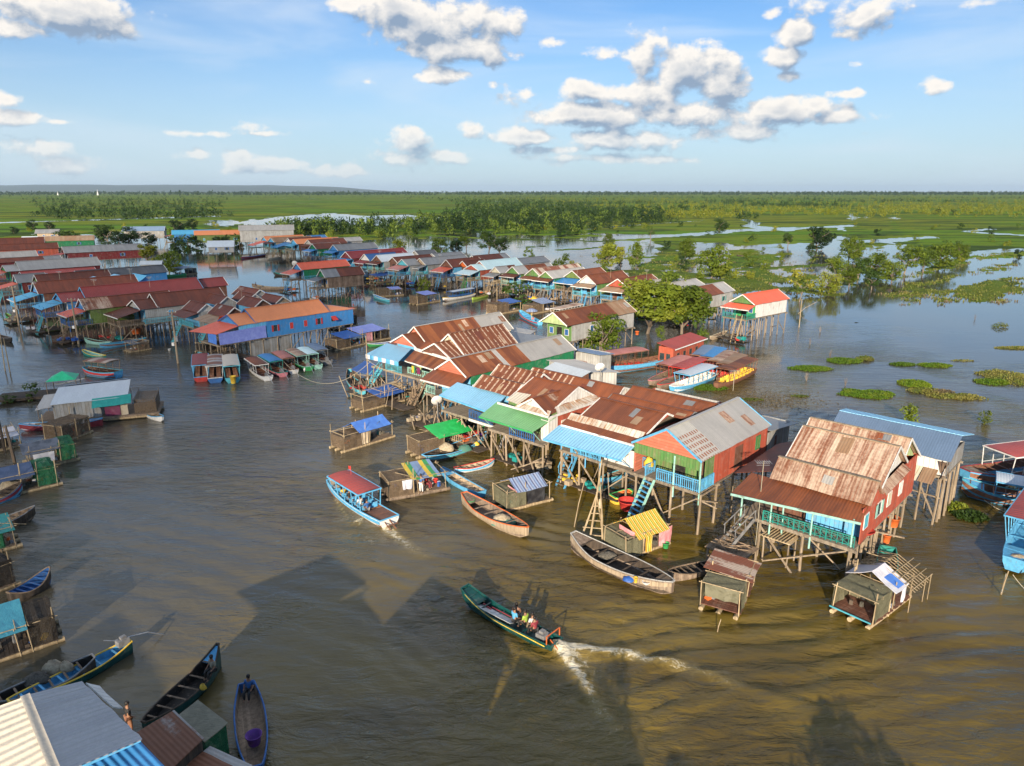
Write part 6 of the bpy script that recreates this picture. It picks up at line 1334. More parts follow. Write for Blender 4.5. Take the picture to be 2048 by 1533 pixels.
# middle channel
boat('loaded wooden boat with a standing boatman in the basin', (505,576), (572,578), 1.9, .6, 'hullwood', 'wood', 'sack', bow=.8, stern=.2, bw=.2, sw=.4)
boat('small brown canoe with a red load in mid channel', (686,617), (714,616), 1.1, .35, 'hullwood', 'p_brown', 'p_red', bow=.2, bw=.12, sw=.3)
boat('blue and white fishing boat near the caged raft in mid channel', (747,593), (778,602), 1.3, .45, 'p_cyan', 'p_white', 'p_blue', bow=.4, bw=.15, sw=.3)
boat('white tour boat with navy window band by the green stairs', (887,600), (946,590), 2.0, .55, 'p_white', 'p_yellow', 'p_brown', 'tour_boat', canopy=(.05, .8, 2.0, 'zinc_new', 'p_dblue'), bow=.3, bw=.3, sw=.8, seats='p_dblue')
boat('olive yellow canoe below the beige house', (984,588), (945,598), 1.2, .4, 'p_lime', 'p_lime', 'p_brown', bow=.5, bw=.12, sw=.3)
UB = boat('blue boat with a sun umbrella and red bow near the green fronted house', (1040,628), (1080,648), 1.9, .5, 'p_blue', 'p_cyan', 'p_blue', bow=.6, bw=.3, sw=.6, stripe='p_red')
boat('green canoe among the stilts behind the umbrella boat', (1047,612), (1063,600), 1.0, .4, 'p_green', 'p_green', 'darkwood', bow=.4, bw=.12, sw=.3)
boat('tour boat with bright red side curtain behind the green fronted house', (1100,640), (1160,626), 2.2, .7, 'p_white', 'p_red', 'p_red', 'tour_boat', canopy=(.05, .85, 2.3, 'rust_pale', 'p_white'), bow=.3, bw=.3, sw=.8, seats='t_red')
boat('pale wooden canoe under the coral roofed house', (1420,678), (1452,665), 1.2, .4, 'w_tan', 'w_cream', 'hullwood', bow=.4, bw=.12, sw=.3)
boat('green boat with load by the tree in the basin', (330,553), (372,550), 1.6, .5, 'p_green', 'p_green', 'p_dblue', bow=.3, bw=.15, sw=.4)
boat('dark red boat moored below the far row', (482,517), (530,511), 1.8, .5, 'p_maroon', 'p_dblue', 'p_dblue', bow=.3, bw=.15, sw=.4)
boat('cream canoe moored below the far row', (536,519), (560,515), 1.5, .5, 'w_cream', 'w_cream', 'wood', bow=.3, bw=.15, sw=.4)
boat('small dark skiff alone on the far flooded water', (1488,513), (1474,512), 1.5, .5, 'darkwood', 'darkwood', 'dark', bow=.3, bw=.2, sw=.3)
boat('teal boat by the coral roofed house over the channel', (548,549), (578,551), 1.6, .5, 'darkwood', 'p_teal', 'p_teal', bow=.5, bw=.15, sw=.4)
# ---------------------------------------------------------------- floating huts on rafts
HG = 'floating fishing huts on rafts'
def raft_hut(label, A, B, W, cage=None, roof=None, cloth=(), floats='bamboo', planks='wood', name='floating_hut', h=1.75, extra_poles=0, L=None, group=HG, sticks='bamboo'):
    """A-B: near long edge on the water in the picture; W runs away from the viewer. Local x in [-W,0], y in [0,L]"""
    a, b = P(A, .2), P(B, .2); d = b-a; L = L or math.hypot(d.x, d.y); az = math.atan2(d.x, d.y)
    o = thing(name, label, 'hut', (a.x, a.y, 0), -az, group)
    m = MB(); n = int(L/.22)
    for i in range(n): y = i*L/n; m.box(-W+random.uniform(-.06, .1), random.uniform(-.06, .06), y, y+L/n-.02, .28, .33+random.uniform(0, .015))
    m.build('platform', planks, o); m = MB()
    for x in (-W+.2, -W/2, -.2): m.tube([(x, -.3, .12), (x+random.uniform(-.05, .05), L*.5, .10), (x, L+.3, .12)], .15, 7)
    m.build('float', floats, o)
    ys = sorted(set([.1, L-.1, L*.5] + ([cage[0]*L, cage[1]*L] if cage else []))); ys = [y for i, y in enumerate(ys) if i == 0 or y-ys[i-1] > .35]
    for x in (-.08, -W+.08):
        for y in ys: MB().tube([(x, y, .0), (x+random.uniform(-.12, .12), y+random.uniform(-.12, .12), h+random.uniform(.0, .25)+(random.random() < .3)*random.uniform(.2, .9))], random.uniform(.028, .05), 5).build('post', sticks, o)
    m = MB()
    for x in (-.08, -W+.08): m.tube([(x, -.15, h), (x, L+.15, h)], .03, 5)
    for y in ys: m.tube([(-W-.1, y, h+.03), (.1, y, h+.03)], .03, 5)
    for k in range(extra_poles): m.tube([(random.uniform(-W-.4, .3), random.uniform(-.4, L), h+random.uniform(-.2, .6)), (random.uniform(-W-.4, .6), random.uniform(0, L+.9), h+random.uniform(-.4, .5))], .025, 4)
    m.build('pole_frame', sticks, o)
    if cage:
        y0, y1, mt = cage[0]*L, cage[1]*L, cage[2]; ch = cage[3] if len(cage) > 3 else h-.05; sk = cage[4] if len(cage) > 4 else ()
        for nm, q in (('near', ((-.05, y0, ch), (-.05, y1, ch), (-.05, y0, .35), (-.05, y1, .35))), ('far', ((-W+.05, y0, ch), (-W+.05, y1, ch), (-W+.05, y0, .35), (-W+.05, y1, .35))), ('a', ((-W+.05, y0, ch), (-.05, y0, ch), (-W+.05, y0, .35), (-.05, y0, .35))), ('b', ((-W+.05, y1, ch), (-.05, y1, ch), (-W+.05, y1, .35), (-.05, y1, .35))), ('top', ((-W+.05, y0, ch+.02), (-W+.05, y1, ch+.02), (-.05, y0, ch), (-.05, y1, ch)))):
            if nm not in sk: MB().slab(*q, th=.012, nu=5, nv=4, jit=.07).build('net_panel', mt, o)
    if roof:
        kind, f0, f1, z0, zr, mt = roof[:6]; y0, y1 = f0*L, f1*L; e = .25; sg = roof[6] if len(roof) > 6 else .05
        if kind == 'gable':
            m = MB(); m.slab((-W/2, y0, zr), (-W/2, y1, zr), (e, y0, z0), (e, y1, z0), .03, nv=5, jit=.02, sag=sg); m.slab((-W/2, y0, zr), (-W/2, y1, zr), (-W-e, y0, z0), (-W-e, y1, z0), .03, nv=5, jit=.02, sag=sg); m.build('roof', mt, o)
        else: MB().slab((-W-e, y0, zr), (-W-e, y1, zr), (e, y0, z0), (e, y1, z0), .03, nv=5, jit=.02, sag=sg).build('roof', mt, o)
    for (x, y, w, z1, z0, mt, ax) in cloth:
        q = ((x, y*L, z1), (x, y*L+w, z1), (x, y*L+.05, z0), (x, y*L+w-.05, z0)) if ax == 'y' else ((x-w, y*L, z1), (x, y*L, z1), (x-w+.05, y*L, z0), (x-.05, y*L, z0))
        MB().slab(*q, th=.02, nu=5, nv=4, jit=.05).build('cloth_wall', mt, o)
    for k in range(int(L*3.0)):
        x, y = random.uniform(-W+.3, -.2), random.uniform(.2, L-.2); s = random.uniform(.10, .24); hh = random.uniform(.1, .5); a = random.uniform(0, 1.5); c_, s_ = math.cos(a)*s, math.sin(a)*s
        q = [(x+c_, y+s_), (x-s_, y+c_), (x-c_, y-s_), (x+s_, y-c_)]; MB().hexa([(p[0], p[1], .335) for p in q]+[(x+(p[0]-x)*.8, y+(p[1]-y)*.8, .335+hh) for p in q]).build('stowed_gear', random.choice(['netpile', 'netpile', 'sack', 'darkwood', 'p_grey', 't_teal', 't_dblue', 'p_orange', 't_white']), o)
    return o
raft_hut('raft hut under a bright blue tarp with cream curtain, alone in the channel', (690,903), (787,873), 2.4, (.0, .42, 'n_brown', 1.5), ('gable', .28, .93, 1.75, 2.5, 't_blue', .06), [(.02, .33, 1.0, 1.75, .4, 't_cream', 'y')], extra_poles=2)
raft_hut('raft hut with vivid green sheet roof and brown net cage', (840,915), (945,888), 2.4, (.0, .45, 'n_brown', 1.7), ('shed', .34, .98, 1.75, 2.25, 't_green', .03), extra_poles=2)
h3 = raft_hut('raft hut with yellow and green tarp beside the red canopied tour boat', (779,1000), (895,978), 2.6, (.0, .42, 'n_brown', 1.75), ('shed', .38, .88, 1.7, 2.1, 't_multi', .05), [(.04, .22, .9, 1.7, .9, 't_white', 'y')], floats='hullwood', extra_poles=3)
raft_hut('raft hut with plaid blue roof, olive cage and black curtain', (1016,1022), (1102,1000), 2.3, (-.02, .42, 'n_olive', 1.6), ('gable', .18, .88, 1.7, 2.4, 't_plaid', .03), [(.02, .43, 1.7, 1.7, .4, 't_dark', 'y'), (.0, .20, 1.4, 1.75, 1.2, 't_pink', 'x')])
raft_hut('raft hut with yellow and orange striped roof and pink curtain', (1258,1118), (1337,1088), 2.5, (-.05, .36, 'n_olive', 1.6), ('gable', .16, .94, 1.6, 2.6, 't_stripe', .04), [(.06, .72, 1.3, 1.65, .35, 't_pink', 'y'), (.16, .36, .7, 1.65, .35, 't_stripe', 'y'), (-.1, .14, 1.6, 2.0, 1.5, 't_pink', 'x')], extra_poles=1)
raft_hut('raft hut with rust striped sheet roof and hanging olive net', (1480,1232), (1510,1166), 2.5, (.0, .34, 'n_olive', 1.75, ('a',)), ('shed', .34, 1.0, 1.75, 2.0, 'rust_band', .0), [(-.15, .02, 2.1, 1.7, .9, 't_olive', 'x')], planks='w_brown')
o = raft_hut('raft hut with white and blue tarp and bare pole frame in the lower right', (1747,1254), (1822,1196), 2.6, (.0, .42, 'n_olive', 1.85, ('a',)), ('gable', .38, .72, 1.8, 2.6, 't_white', .04), [(.12, .62, .55, 1.8, .7, 't_white', 'y')], extra_poles=4, planks='w_brown')
MB().slab((-.75, 2.35, 2.26), (-.75, 3.25, 2.26), (.10, 2.4, 1.92), (.10, 3.2, 1.92), .02).build('roof_patch', 't_blue', o)
m = MB(); LL = 5.2
for k in range(8): y = 3.3+k*.3; m.tube([(-1.3, y, 2.55), (.75, y+.05, 1.55)], .025, 4); m.tube([(-1.3, y, 2.55), (-3.0, y+.1, 1.8)], .025, 4)
for k in range(4): m.tube([(-.6+k*.4, 3.2, 2.3-k*.2), (-.6+k*.4, 6.1, 2.35-k*.2)], .025, 4)
for x, y in ((.5, 3.4), (.5, 5.4), (-2.8, 5.4), (.6, 5.9)): m.tube([(x, y, 0), (x, y, 1.8)], .03, 4)
m.build('pole_frame', 'bamboo', o)
MB().bar((-2.6, -.25, .42), (-.1, -.2, .42), .07).build('blue_pipe', 'p_cyan', o)
raft_hut('raft hut under a dark blue tarp by the striped awning house', (745,775), (778,750), 2.6, None, ('shed', .0, 1.0, 1.9, 2.5, 't_dblue', .1), [(.0, .3, 1.2, 1.9, .5, 't_white', 'y')], L=5.0, extra_poles=2)
raft_hut('low raft with bright blue awning and brown net cage beside the striped awning house', (728,822), (812,800), 2.6, (.0, .5, 'n_brown', 1.2), ('shed', .36, .95, 1.4, 1.8, 't_dblue', .04), extra_poles=3)
raft_hut('raft hut with navy blue sheet roof and net cage next to the blue house', (675,700), (728,688), 3.0, (.0, .5, 'n_brown', 1.6), ('shed', .25, .9, 1.8, 2.3, 't_dblue', .05))
raft_hut('raft hut with violet tarp and pink wall in mid channel', (720,688), (780,676), 3.2, (.7, 1.0, 'n_dark', 1.6), ('shed', .0, .85, 2.0, 2.5, 't_violet', .05), [(.0, .2, 1.4, 1.9, .4, 't_pink', 'y')])
raft_hut('small blue roofed raft at the far end of the blue house', (682,660), (715,650), 3.0, (.5, 1.0, 'n_dark', 2.0), ('shed', .0, .5, 2.0, 2.3, 't_blue', .03))
raft_hut('caged raft with pale violet cover in mid channel', (836,609), (880,602), 2.8, (.0, .45, 'n_brown', 2.0), ('shed', .3, .85, 2.1, 2.5, 't_violet', .03), group=HG)
raft_hut('brown caged raft behind the blue and white fishing boat', (758,593), (806,590), 2.6, (.0, .42, 'n_brown', 2.0), ('shed', .45, .95, 1.7, 2.0, 't_violet', .03))
raft_hut('caged raft with dark blue tarp left of the umbrella boat', (994,629), (1042,620), 3.0, (.0, .5, 'n_brown', 2.2), ('shed', .45, 1.0, 2.1, 2.5, 't_dblue', .05))
raft_hut('caged raft with blue and white tarp behind the green fronted house', (1065,628), (1108,620), 2.8, (.0, .5, 'n_brown', 1.9), ('shed', .4, 1.0, 2.0, 2.6, 't_plaid', .05))
raft_hut('raft with dark blue canopy moored before the middle row', (756,566), (792,560), 3, None, ('shed', 0, 1, 2.0, 2.4, 't_dblue', .04))
raft_hut('navy roofed raft with cargo beside the basin tree', (362,551), (394,546), 3, (.75, 1, 'n_dark', 1.6), ('shed', 0, .8, 2.2, 2.4, 't_navy', .02))
# the shaded row along the left edge
o = thing('floating_house', 'long floating tin house with pale ribbed roof and teal awning on the left side', 'floating house', P((96,850), .2), -math.radians(70)); o.scale = (1, .70, 1)
MB().slab((-4.2, .8, 3.1), (-4.4, 11.4, 3.4), (.3, .8, 2.3), (.3, 11.7, 2.5)).build('roof', 'zinc_new', o); MB().slab((-3.2, -1.0, 2.6), (-3.2, 1.0, 2.7), (.5, -1.2, 1.9), (.4, 1.0, 2.1)).build('roof', 'zinc', o); MB().slab((-4.5, 1.5, 3.25), (-4.5, 11, 3.5), (-5.6, 1.5, 2.9), (-5.6, 11, 3.1)).build('roof', 'steel_blue', o)
walls(o, -3.8, 0, 1.0, 7.6, .4, 2.35, 'w_zinc', 'w_zinc', 'w_zinc', 'w_zinc'); MB().box(-4.3, .6, -1.5, 16.0, .2, .4).build('platform', 'wood', o); MB().tube([(.3, -1.5, .1), (.3, 16, .1)], .2, 7).tube([(-3.8, -1.5, .1), (-3.8, 16, .1)], .2, 7).build('float', 'bamboo', o)
MB().slab((.1, 6.6, 2.55), (.1, 12.2, 2.75), (1.0, 6.6, 1.7), (1.0, 12.2, 1.95), .02, sag=.03).build('awning', 't_teal', o); MB().slab((.3, 8.2, 1.9), (.3, 10.4, 1.9), (.35, 8.2, .5), (.35, 10.4, .5), .02, jit=.05).build('cloth_wall', 't_maroon', o); MB().slab((.3, 10.5, 2.0), (.3, 11.5, 2.0), (.35, 10.5, .5), (.35, 11.5, .5), .02, jit=.05).build('cloth_wall', 't_cream', o)
MB().slab((-3.4, 12.4, 2.1), (-3.4, 15.6, 2.0), (.2, 12.4, 2.0), (.2, 15.6, 1.9), .02).build('net_panel', 'n_brown', o); MB().slab((.2, 12.4, 2.0), (.2, 15.6, 1.9), (.2, 12.4, .4), (.2, 15.6, .4), .02).build('net_panel', 'n_brown', o); MB().slab((.2, 15.6, 1.9), (-3.4, 15.6, 2.0), (.2, 15.6, .4), (-3.4, 15.6, .4), .02).build('net_panel', 'n_brown', o)
for x in (.1, -3.9):
    for y in (-1, 8.5, 11.3, 12.5, 15.5): link('post', post_mesh(2.3, .05, 'wood'), o).location = (x, y, 0)
raft_hut('brown net cage hut beside the open boat on the left side', (128,884), (160,872), 2.6, (.0, 1.0, 'n_brown', 1.9), None, L=3.4)
raft_hut('raft hut with slate grey tarp and green net cage on the left side', (60,938), (154,919), 3.0, (.66, 1.0, 'n_green', 1.9), ('gable', -.1, .7, 1.7, 2.3, 't_grey', .12), [(.1, .1, 1.7, 1.5, .6, 't_white', 'y')], extra_poles=2)
raft_hut('raft hut with navy tarp and green net cage nearest on the left edge', (-30,1002), (118,968), 3.0, (.72, 1.0, 'n_green', 1.9), ('gable', .1, .70, 1.6, 2.3, 't_navy', .08), extra_poles=2)
raft_hut('dark netted hut cut by the left edge', (-60,1205), (33,1168), 2.6, (.4, 1.0, 'n_dark', 2.0), None)
raft_hut('raft hut with cyan tarp and dark cage at the lower left edge', (-40,1335), (118,1282), 2.6, (.66, 1.0, 'n_dark', 1.9), ('shed', .1, .64, 1.7, 2.1, 't_cyan', .05), planks='darkwood')
shed('small hut with rust and grey patched sheet roof beside the ribbed grey roof', [(268,1468), (348,1420), (338,1540), (408,1476)], (2.6, 2.6, 2.3, 2.3), 'zinc_rust', 'darkwood', .4, name='floating_hut', cat='hut', group=HG)
shed('caged hut with brown net cover over green net sides at the bottom left', [(352,1434), (396,1400), (408,1484), (455,1446)], (2.1, 2.1, 2.0, 2.0), 't_olive', 'n_green', .3, name='floating_hut', cat='hut', group=HG)
shed('hut with pale grey sheet roof cut by the bottom edge', [(372,1530), (420,1492), (440,1575), (505,1530)], (1.7, 1.7, 1.5, 1.5), 'zinc_rust', 'n_dark', .3, name='floating_hut', cat='hut', group=HG)
o = thing('garden_raft', 'planted raft with mint green tent roof at the left edge', 'raft', P((60,800), .2), -math.radians(68))
MB().box(-3, .5, -3.5, 5.4, .1, .4).build('platform', 'darkwood', o); q = [(-2.6, 2.2, 2.2), (.2, 2.0, 2.1), (.1, 5.2, 2.1), (-2.7, 5.2, 2.2)]; ap = (-1.3, 3.6, 3.0); m = MB()
for i in range(4): m.face([q[i], q[(i+1) % 4], ap])
m.build('roof', 't_mint', o)
for p in q: link('post', post_mesh(2.1, .05, 'wood'), o).location = (p[0], p[1], 0)
bush('round dark bush growing on the planted raft', P((65,798), .3), 2.0, 1, .9); bush('low bush at the edge of the planted raft', P((18,806), .3), 1.0, 1, 1.5)
# ---------------------------------------------------------------- trees and bushes one can tell apart
tree('broad spreading tree with pale twisted limbs in front of the moored tour boats', (1295,668), 9.4, 7, 1.25, .4)
tree('right half of the twin spreading trees above the red houseboat', (1365,668), 8.4, 7, 1.2, 2.1)
tree('darker round tree rising behind the twin spreading trees', (1335,622), 9.0, 5, 1.05, 1.0)
bush('low green bush leaning over the water by the red houseboat', (1400,672), 4.2, 1, .75)
tree('bright green bushy tree between the small tin hut and the grey sided house', (1200,706), 6.6, 5, 1.15, 3.0)
bush('small bright green bush at the foot of the twin trees', (1320,680), 2.4, 0, .7)
tree('lone large round tree standing in the flooded field', (1428,556), 9.8, 5, 1.15, .2)
tree('dark rounded tree farther out in the flooded field', (1636,500), 10.5, 6, 1.2, 1.2)
tree('leafy tree pair with ragged top left of the lone large tree, taller one', (1212,548), 9.5, 1, 1.0, .5)
tree('thin see-through tree with pale trunk beside the ragged tree', (1240,540), 8.0, 3, .8, 2.2)
tree('upright green tree standing in open water right of the ragged tree', (1272,536), 9.0, 5, .7, 4.0)
bush('green bush at the foot of the ragged tree', (1205,556), 4.0, 0, 1.1)
tree('small tree in open water left of the lone large tree, with reflection', (1373,516), 7.8, 5, .95, .3)
tree('small round tree on the thin grass strip in mid water', (1216,494), 6.6, 5, .9, 1.5)
tree('slim tree on the far grass strip', (1300,480), 7.5, 4, .85, 1.0)
tree('dark tree clump on the far right bank of the wide water', (1440,468), 9.5, 6, 1.1, .9)
tree('twiggy brown tree right of the wide water', (1575,494), 7.0, 2, .9, 3.3)
tree('brownish tree at the start of the right tree belt', (1700,522), 9.2, 5, 1.0, .1)
for i, (x, y, h_, v_) in enumerate([(1655,590,5.5,3),(1670,560,6.5,2),(1720,560,6.0,4),(1755,556,7.4,2),(1780,566,6.0,4),(1815,548,8.2,2),(1850,545,6.5,4),(1880,538,8.4,2),(1920,520,6.0,4),(1700,575,5.0,3),(1740,580,4.6,0)]):
    tree('thin ragged tree in the belt of flooded trees on the right', (x, y), h_*1.05, (5, 1, 0, 5)[i % 4], 1.1, None, group='ragged trees of the right flooded belt')
for i, (x, y, h_, v_) in enumerate([(1600,585,5.5,3),(1495,520,3.2,0),(1515,520,2.6,1),(1500,535,3.4,0),(1530,540,3.0,0),(1625,520,3.0,1),(1560,500,2.4,3),(1110,553,4.4,0),(1135,553,3.4,1),(1160,556,3.0,0),(1400,560,3.0,0),(1470,560,2.6,0),(1755,472,4,2),(1690,480,3,1),(1980,466,4,2),(1640,470,3,2),(1500,560,2.4,3)]):
    bush('rounded bush growing out of the flooded grass', (x, y), h_, v_, 1.1, 'bushes of the flooded grass')
tree('thin young tree rising behind the aqua roofed house', (1058,532), 6.5, 4, .9, .6)
bush('bushy green shrub behind the striped roof', (1128,540), 5.0, 0, 1.0); bush('yellow green shrub beside the striped roof', (1150,545), 3.6, 3, 1.1)
tree('dead leaning tree with bare pale branches beside the coral roofed house', (1600,604), 6.0, 4, .9, 5.0)
tree('green tree standing by the shack in the basin', (342,548), 7.4, 5, 1.1, .8); tree('sparse leaning tree with open crown beside the basin shack', (300,540), 8.6, 3, 1.2, .3)
tree('dark round tree beside the grey roofed dark red house', (142,502), 9, 6, 1.5, 1.9)
for i, (x, y, h_, v_) in enumerate([(215,490,10,0),(240,492,7,2),(262,490,9,2),(300,494,7,1),(200,470,6,2),(30,470,5,2),(65,460,7,2),(100,462,6,2),(355,470,9,2),(385,462,8,2)]):
    tree('dark green tree among the far houses on the left', (x, y), h_, 6, 1.1, None, group='dark trees among the far left houses')
for i, (x, y, h_, v_) in enumerate([(350,500,6,2),(380,500,6.5,1),(362,506,5,1),(395,505,5,2),(445,500,6,2),(465,498,6.5,1),(480,496,5,2)]):
    bush('dense green bush along the basin edge', (x, y), h_, v_, 1.3, 'bushes along the basin edge')
tree('small dark tree at the water stairs of the far row', (564,508), 7.5, 2, 1.3, .5)
bush('olive green bush at the water by the beige gabled house', (1033,606), 4.6, 1, 1.35); bush('bright green shrub on a raft in mid channel', (848,594), 4.6, 0, .75)
for i, (x, y, h_) in enumerate([(880,520,8),(910,512,7),(800,508,6),(975,508,9),(1000,512,8),(930,500,6)]):
    tree('tree standing in the shallows behind the middle row', (x, y), h_, (0, 2, 1)[i % 3], 1.1, None, group='trees in the shallows behind the middle row')
r = np.random.default_rng(77); k = 0
while k < 110:
    x, y = r.uniform(0, 2048), r.uniform(448, 545); w = P((x, y)); L_ = landness(np.array([w.x]), np.array([w.y]))[0]
    if L_ < .45 or r.uniform() > .25+.9*table(TR, np.array([x]), np.array([y]))[0]: continue
    k += 1; bush('low shrub scattered over the flooded grassland', (x, y), r.uniform(1.6, 4.2), int(r.integers(0, 4)), r.uniform(.8, 1.2), 'shrubs scattered over the flooded grassland')
o = bush('shaggy drooping green plant behind the sky blue ridge sheets', (1818,850), 2.3, 0, .95)
bush('thin yellow green plant standing alone in the water at right', (1966,847), 1.6, 4, .8)
# floating plant mats
def mat_patch(label, c, rx, ry, n, mat='hyacinth', h=.34, seed=0, rough=.3):
    w = P(c); r = np.random.default_rng(900+seed); a = r.uniform(0, 6.283, n); q = np.sqrt(r.uniform(0, 1, n))
    lob = 1+rough*(fbm(np.cos(a)*1.7+seed*3.1, np.sin(a)*1.7, 5, 3)-.5)*2.4
    x = np.cos(a)*q*rx*lob; y = np.sin(a)*q*ry*lob; z = r.uniform(.04, h, n)*(1.05-q**3*.7)
    nr = r.normal(size=(n, 3))*.75+np.array([0, -.1, .8]); nr /= np.linalg.norm(nr, axis=1, keepdims=True); u = np.cross(nr, r.normal(size=(n, 3))); u /= np.linalg.norm(u, axis=1, keepdims=True); v = np.cross(nr, u); s = r.uniform(.05, .12, (n, 1))
    p = np.stack([x, y, z], 1); co = np.stack([p-u*s, p-v*s*.8, p+u*s, p+v*s*.8], 1).reshape(-1, 3)
    o = link('plant_mat', leaf_mesh('plant_mat', co, mat)); o.location = w; return tag(o, label, 'plant mat')
mat_patch('small bright green water plant mat left of the others', (1619,738), 3.0, 1.7, 2600, seed=1)
mat_patch('green plant mat with yellow tip, farther back', (1688,723), 2.4, 1.9, 2300, seed=2); mat_patch('yellow plant tuft at the end of the back plant mat', (1730,720), 1.3, 1.1, 900, 'grassy', .6, 3)
mat_patch('flat green plant mat, left one of the far pair', (1806,730), 1.8, .9, 1300, seed=4); mat_patch('flat green plant mat, right one of the far pair', (1870,732), 2.4, 1.3, 2000, seed=5)
mat_patch('wide grassy green mat nearest the blue roofed house', (1728,789), 3.2, 2.3, 3600, 'hyacinth', .3, 6, .4)
mat_patch('bright green mound of plants above the straggling weeds', (1832,770), 1.9, 2.0, 2300, 'hyacinth', .5, 7); mat_patch('tangle of yellow green weeds joining the green mound', (1850,784), 2.2, 1.1, 1300, 'grassy', .5, 8)
mat_patch('straggling half dry weeds trailing to the right', (1915,795), 3.3, 1.3, 2200, 'grassy', .4, 9, .5); mat_patch('dry brown weed heap on the straggling weeds', (1885,786), 1.5, .7, 600, 'drygrass', .45, 10)
mat_patch('large green weed bank cut by the right edge', (2020,757), 3.6, 4.0, 4600, 'grassy', .5, 11, .4); mat_patch('bright hyacinth edge of the large weed bank', (1985,765), 2.6, 1.6, 2000, seed=12)
mat_patch('thin far green plant strip at the right edge', (2040,697), 4.5, 1.2, 1900, 'grassy', .3, 13)
mat_patch('bright green plant mat beside the pale blue passenger boat', (1418,777), 2.3, 1.4, 2300, seed=14); mat_patch('small green plant mat between the boat cluster and the passenger boat', (1408,752), 1.3, .7, 800, seed=15)
mat_patch('dark green weed clump below the leaning pilings at right', (1942,1035), 1.2, 1.0, 1500, 'leaf_b', .5, 16); mat_patch('yellow green weed clump at the foot of the pilings', (1915,1020), .9, .9, 900, 'leaf_a', .6, 17)
mat_patch('small reed island with thin stems far right', (2000,655), 1.6, .5, 500, 'grassy', 1.0, 18); mat_patch('faint weed patch in mid water at right', (1925,722), 1.7, .5, 260, 'grassy', .2, 19)
# floating litter along the back water
r = np.random.default_rng(5); n = 900; x = r.normal(1530, 60, n); y = 800+(x-1530)*.03+r.normal(0, 11, n); m = MB()
for a, b in zip(x, y):
    w = P((a, b), .02); s = r.uniform(.05, .22); q = r.uniform(0, 3); dx, dy = math.cos(q)*s, math.sin(q)*s; zz_ = r.uniform(.02, .12)
    m.face([(w.x-dx, w.y-dy, .02), (w.x+dy*.4, w.y-dx*.4, zz_), (w.x+dx, w.y+dy, .03), (w.x-dy*.4, w.y+dx*.4, zz_*.6)])
tag(m.build('floating_litter', 'drygrass'), 'drifting belt of plant litter and scraps behind the red gabled house', 'litter', kind='stuff')
mat_patch('patch of small green weeds in the drifting litter', (1500,800), 1.7, .5, 300, 'grassy', .15, 20); mat_patch('another small weed patch at the right of the litter', (1600,793), 1.2, .5, 260, 'grassy', .15, 21)
for i, (x, y) in enumerate([(1613,762),(1690,772),(1660,715),(1620,690),(1950,640),(1640,665)]):
    w = P((x, y)); m = MB()
    for k in range(14): m.tube([(0, 0, -.1), (random.uniform(-.3, .3), random.uniform(-.2, .2), random.uniform(.5, 1.3))], .012, 3)
    o = m.build('dead_twigs', 'bark'); o.location = w; tag(o, 'bare dead twigs sticking out of the right hand water', 'twigs', 'dead twigs in the right hand water')

# ---------------------------------------------------------------- foam and wash
def foam(name, label, path, n, spread_, seed, size=(.015, .055), fade=.8):
    r = np.random.default_rng(seed); pts = [P(p) for p in path]; seg = [(b-a).length for a, b in zip(pts[:-1], pts[1:])]; tot = sum(seg); co = []
    t = r.uniform(0, 1, n)**1.5*tot; acc = np.cumsum([0]+seg)
    for d in t:
        i = min(int(np.searchsorted(acc, d))-1 if d > 0 else 0, len(seg)-1); i = max(i, 0); f = (d-acc[i])/seg[i]; p = pts[i].lerp(pts[i+1], f)
        g = spread_[0]+(spread_[1]-spread_[0])*d/tot; x = p.x+r.normal(0, g); y = p.y+r.normal(0, g); s = r.uniform(*size)*(1-fade*.5*d/tot); a = r.uniform(0, 6.28)
        z = .10*math.exp(-((d/tot)*1.4))+r.uniform(.03, .10)
        co += [(x+math.cos(a)*s, y+math.sin(a)*s, z), (x-math.sin(a)*s*.6, y+math.cos(a)*s*.6, z+.02), (x-math.cos(a)*s, y-math.sin(a)*s, z), (x+math.sin(a)*s*.6, y-math.cos(a)*s*.6, z+.01)]
    return tag(link(name, leaf_mesh(name, np.array(co), 'foam')), label, 'foam', kind='stuff')
RECIPE['foam'] = (plain, (.66, .60, .44), (.55, .47, .30), 5.0, .7)
foam('wake_foam', 'small bow splash beside the teal boat', [(965,1217),(990,1236)], 260, (.06, .12), 4, (.02, .07))
foam('wake_foam', 'water spout splash beside the blue tour boat', [(714,1047),(722,1040)], 120, (.08, .12), 6, (.03, .07))

# ---------------------------------------------------------------- poles, aerials, dishes, lines
def upole(label, base, top, h, box=True):
    w = P(base); o = thing('utility_pole', label, 'utility pole', w); m = MB(); m.tube([(0, 0, -1), (.03, 0, h*.5), (0, .02, h)], [.17, .15, .12], 8); m.build('shaft', 'w_tan', o)
    MB().bar((-.7, 0, h-.3), (.7, 0, h-.3), .09).bar((-.6, 0, h-1.0), (.6, 0, h-1.0), .08).build('crossarm', 'wood', o)
    for x in (-.6, 0, .6): MB().lathe([(.0, 0), (.05, .02), (.06, .1), (.03, .16), (0, .18)], (x, 0, h-.25), 7).build('insulator', 'p_white', o)
    if box:
        MB().box(.15, .5, -.2, .2, h*.42, h*.52).build('meter_box', 'p_grey', o); MB().box(-.5, -.14, -.2, .2, h*.34, h*.40).build('meter_box', 'p_white', o)
    return o
upole('concrete utility pole standing in the water before the brown gabled house', (356,727), None, 8.0); upole('utility pole by the green walled house on the left bank', (157,688), None, 7.8); upole('utility pole at the sky blue porch on the far left bank', (38,651), None, 7.6)
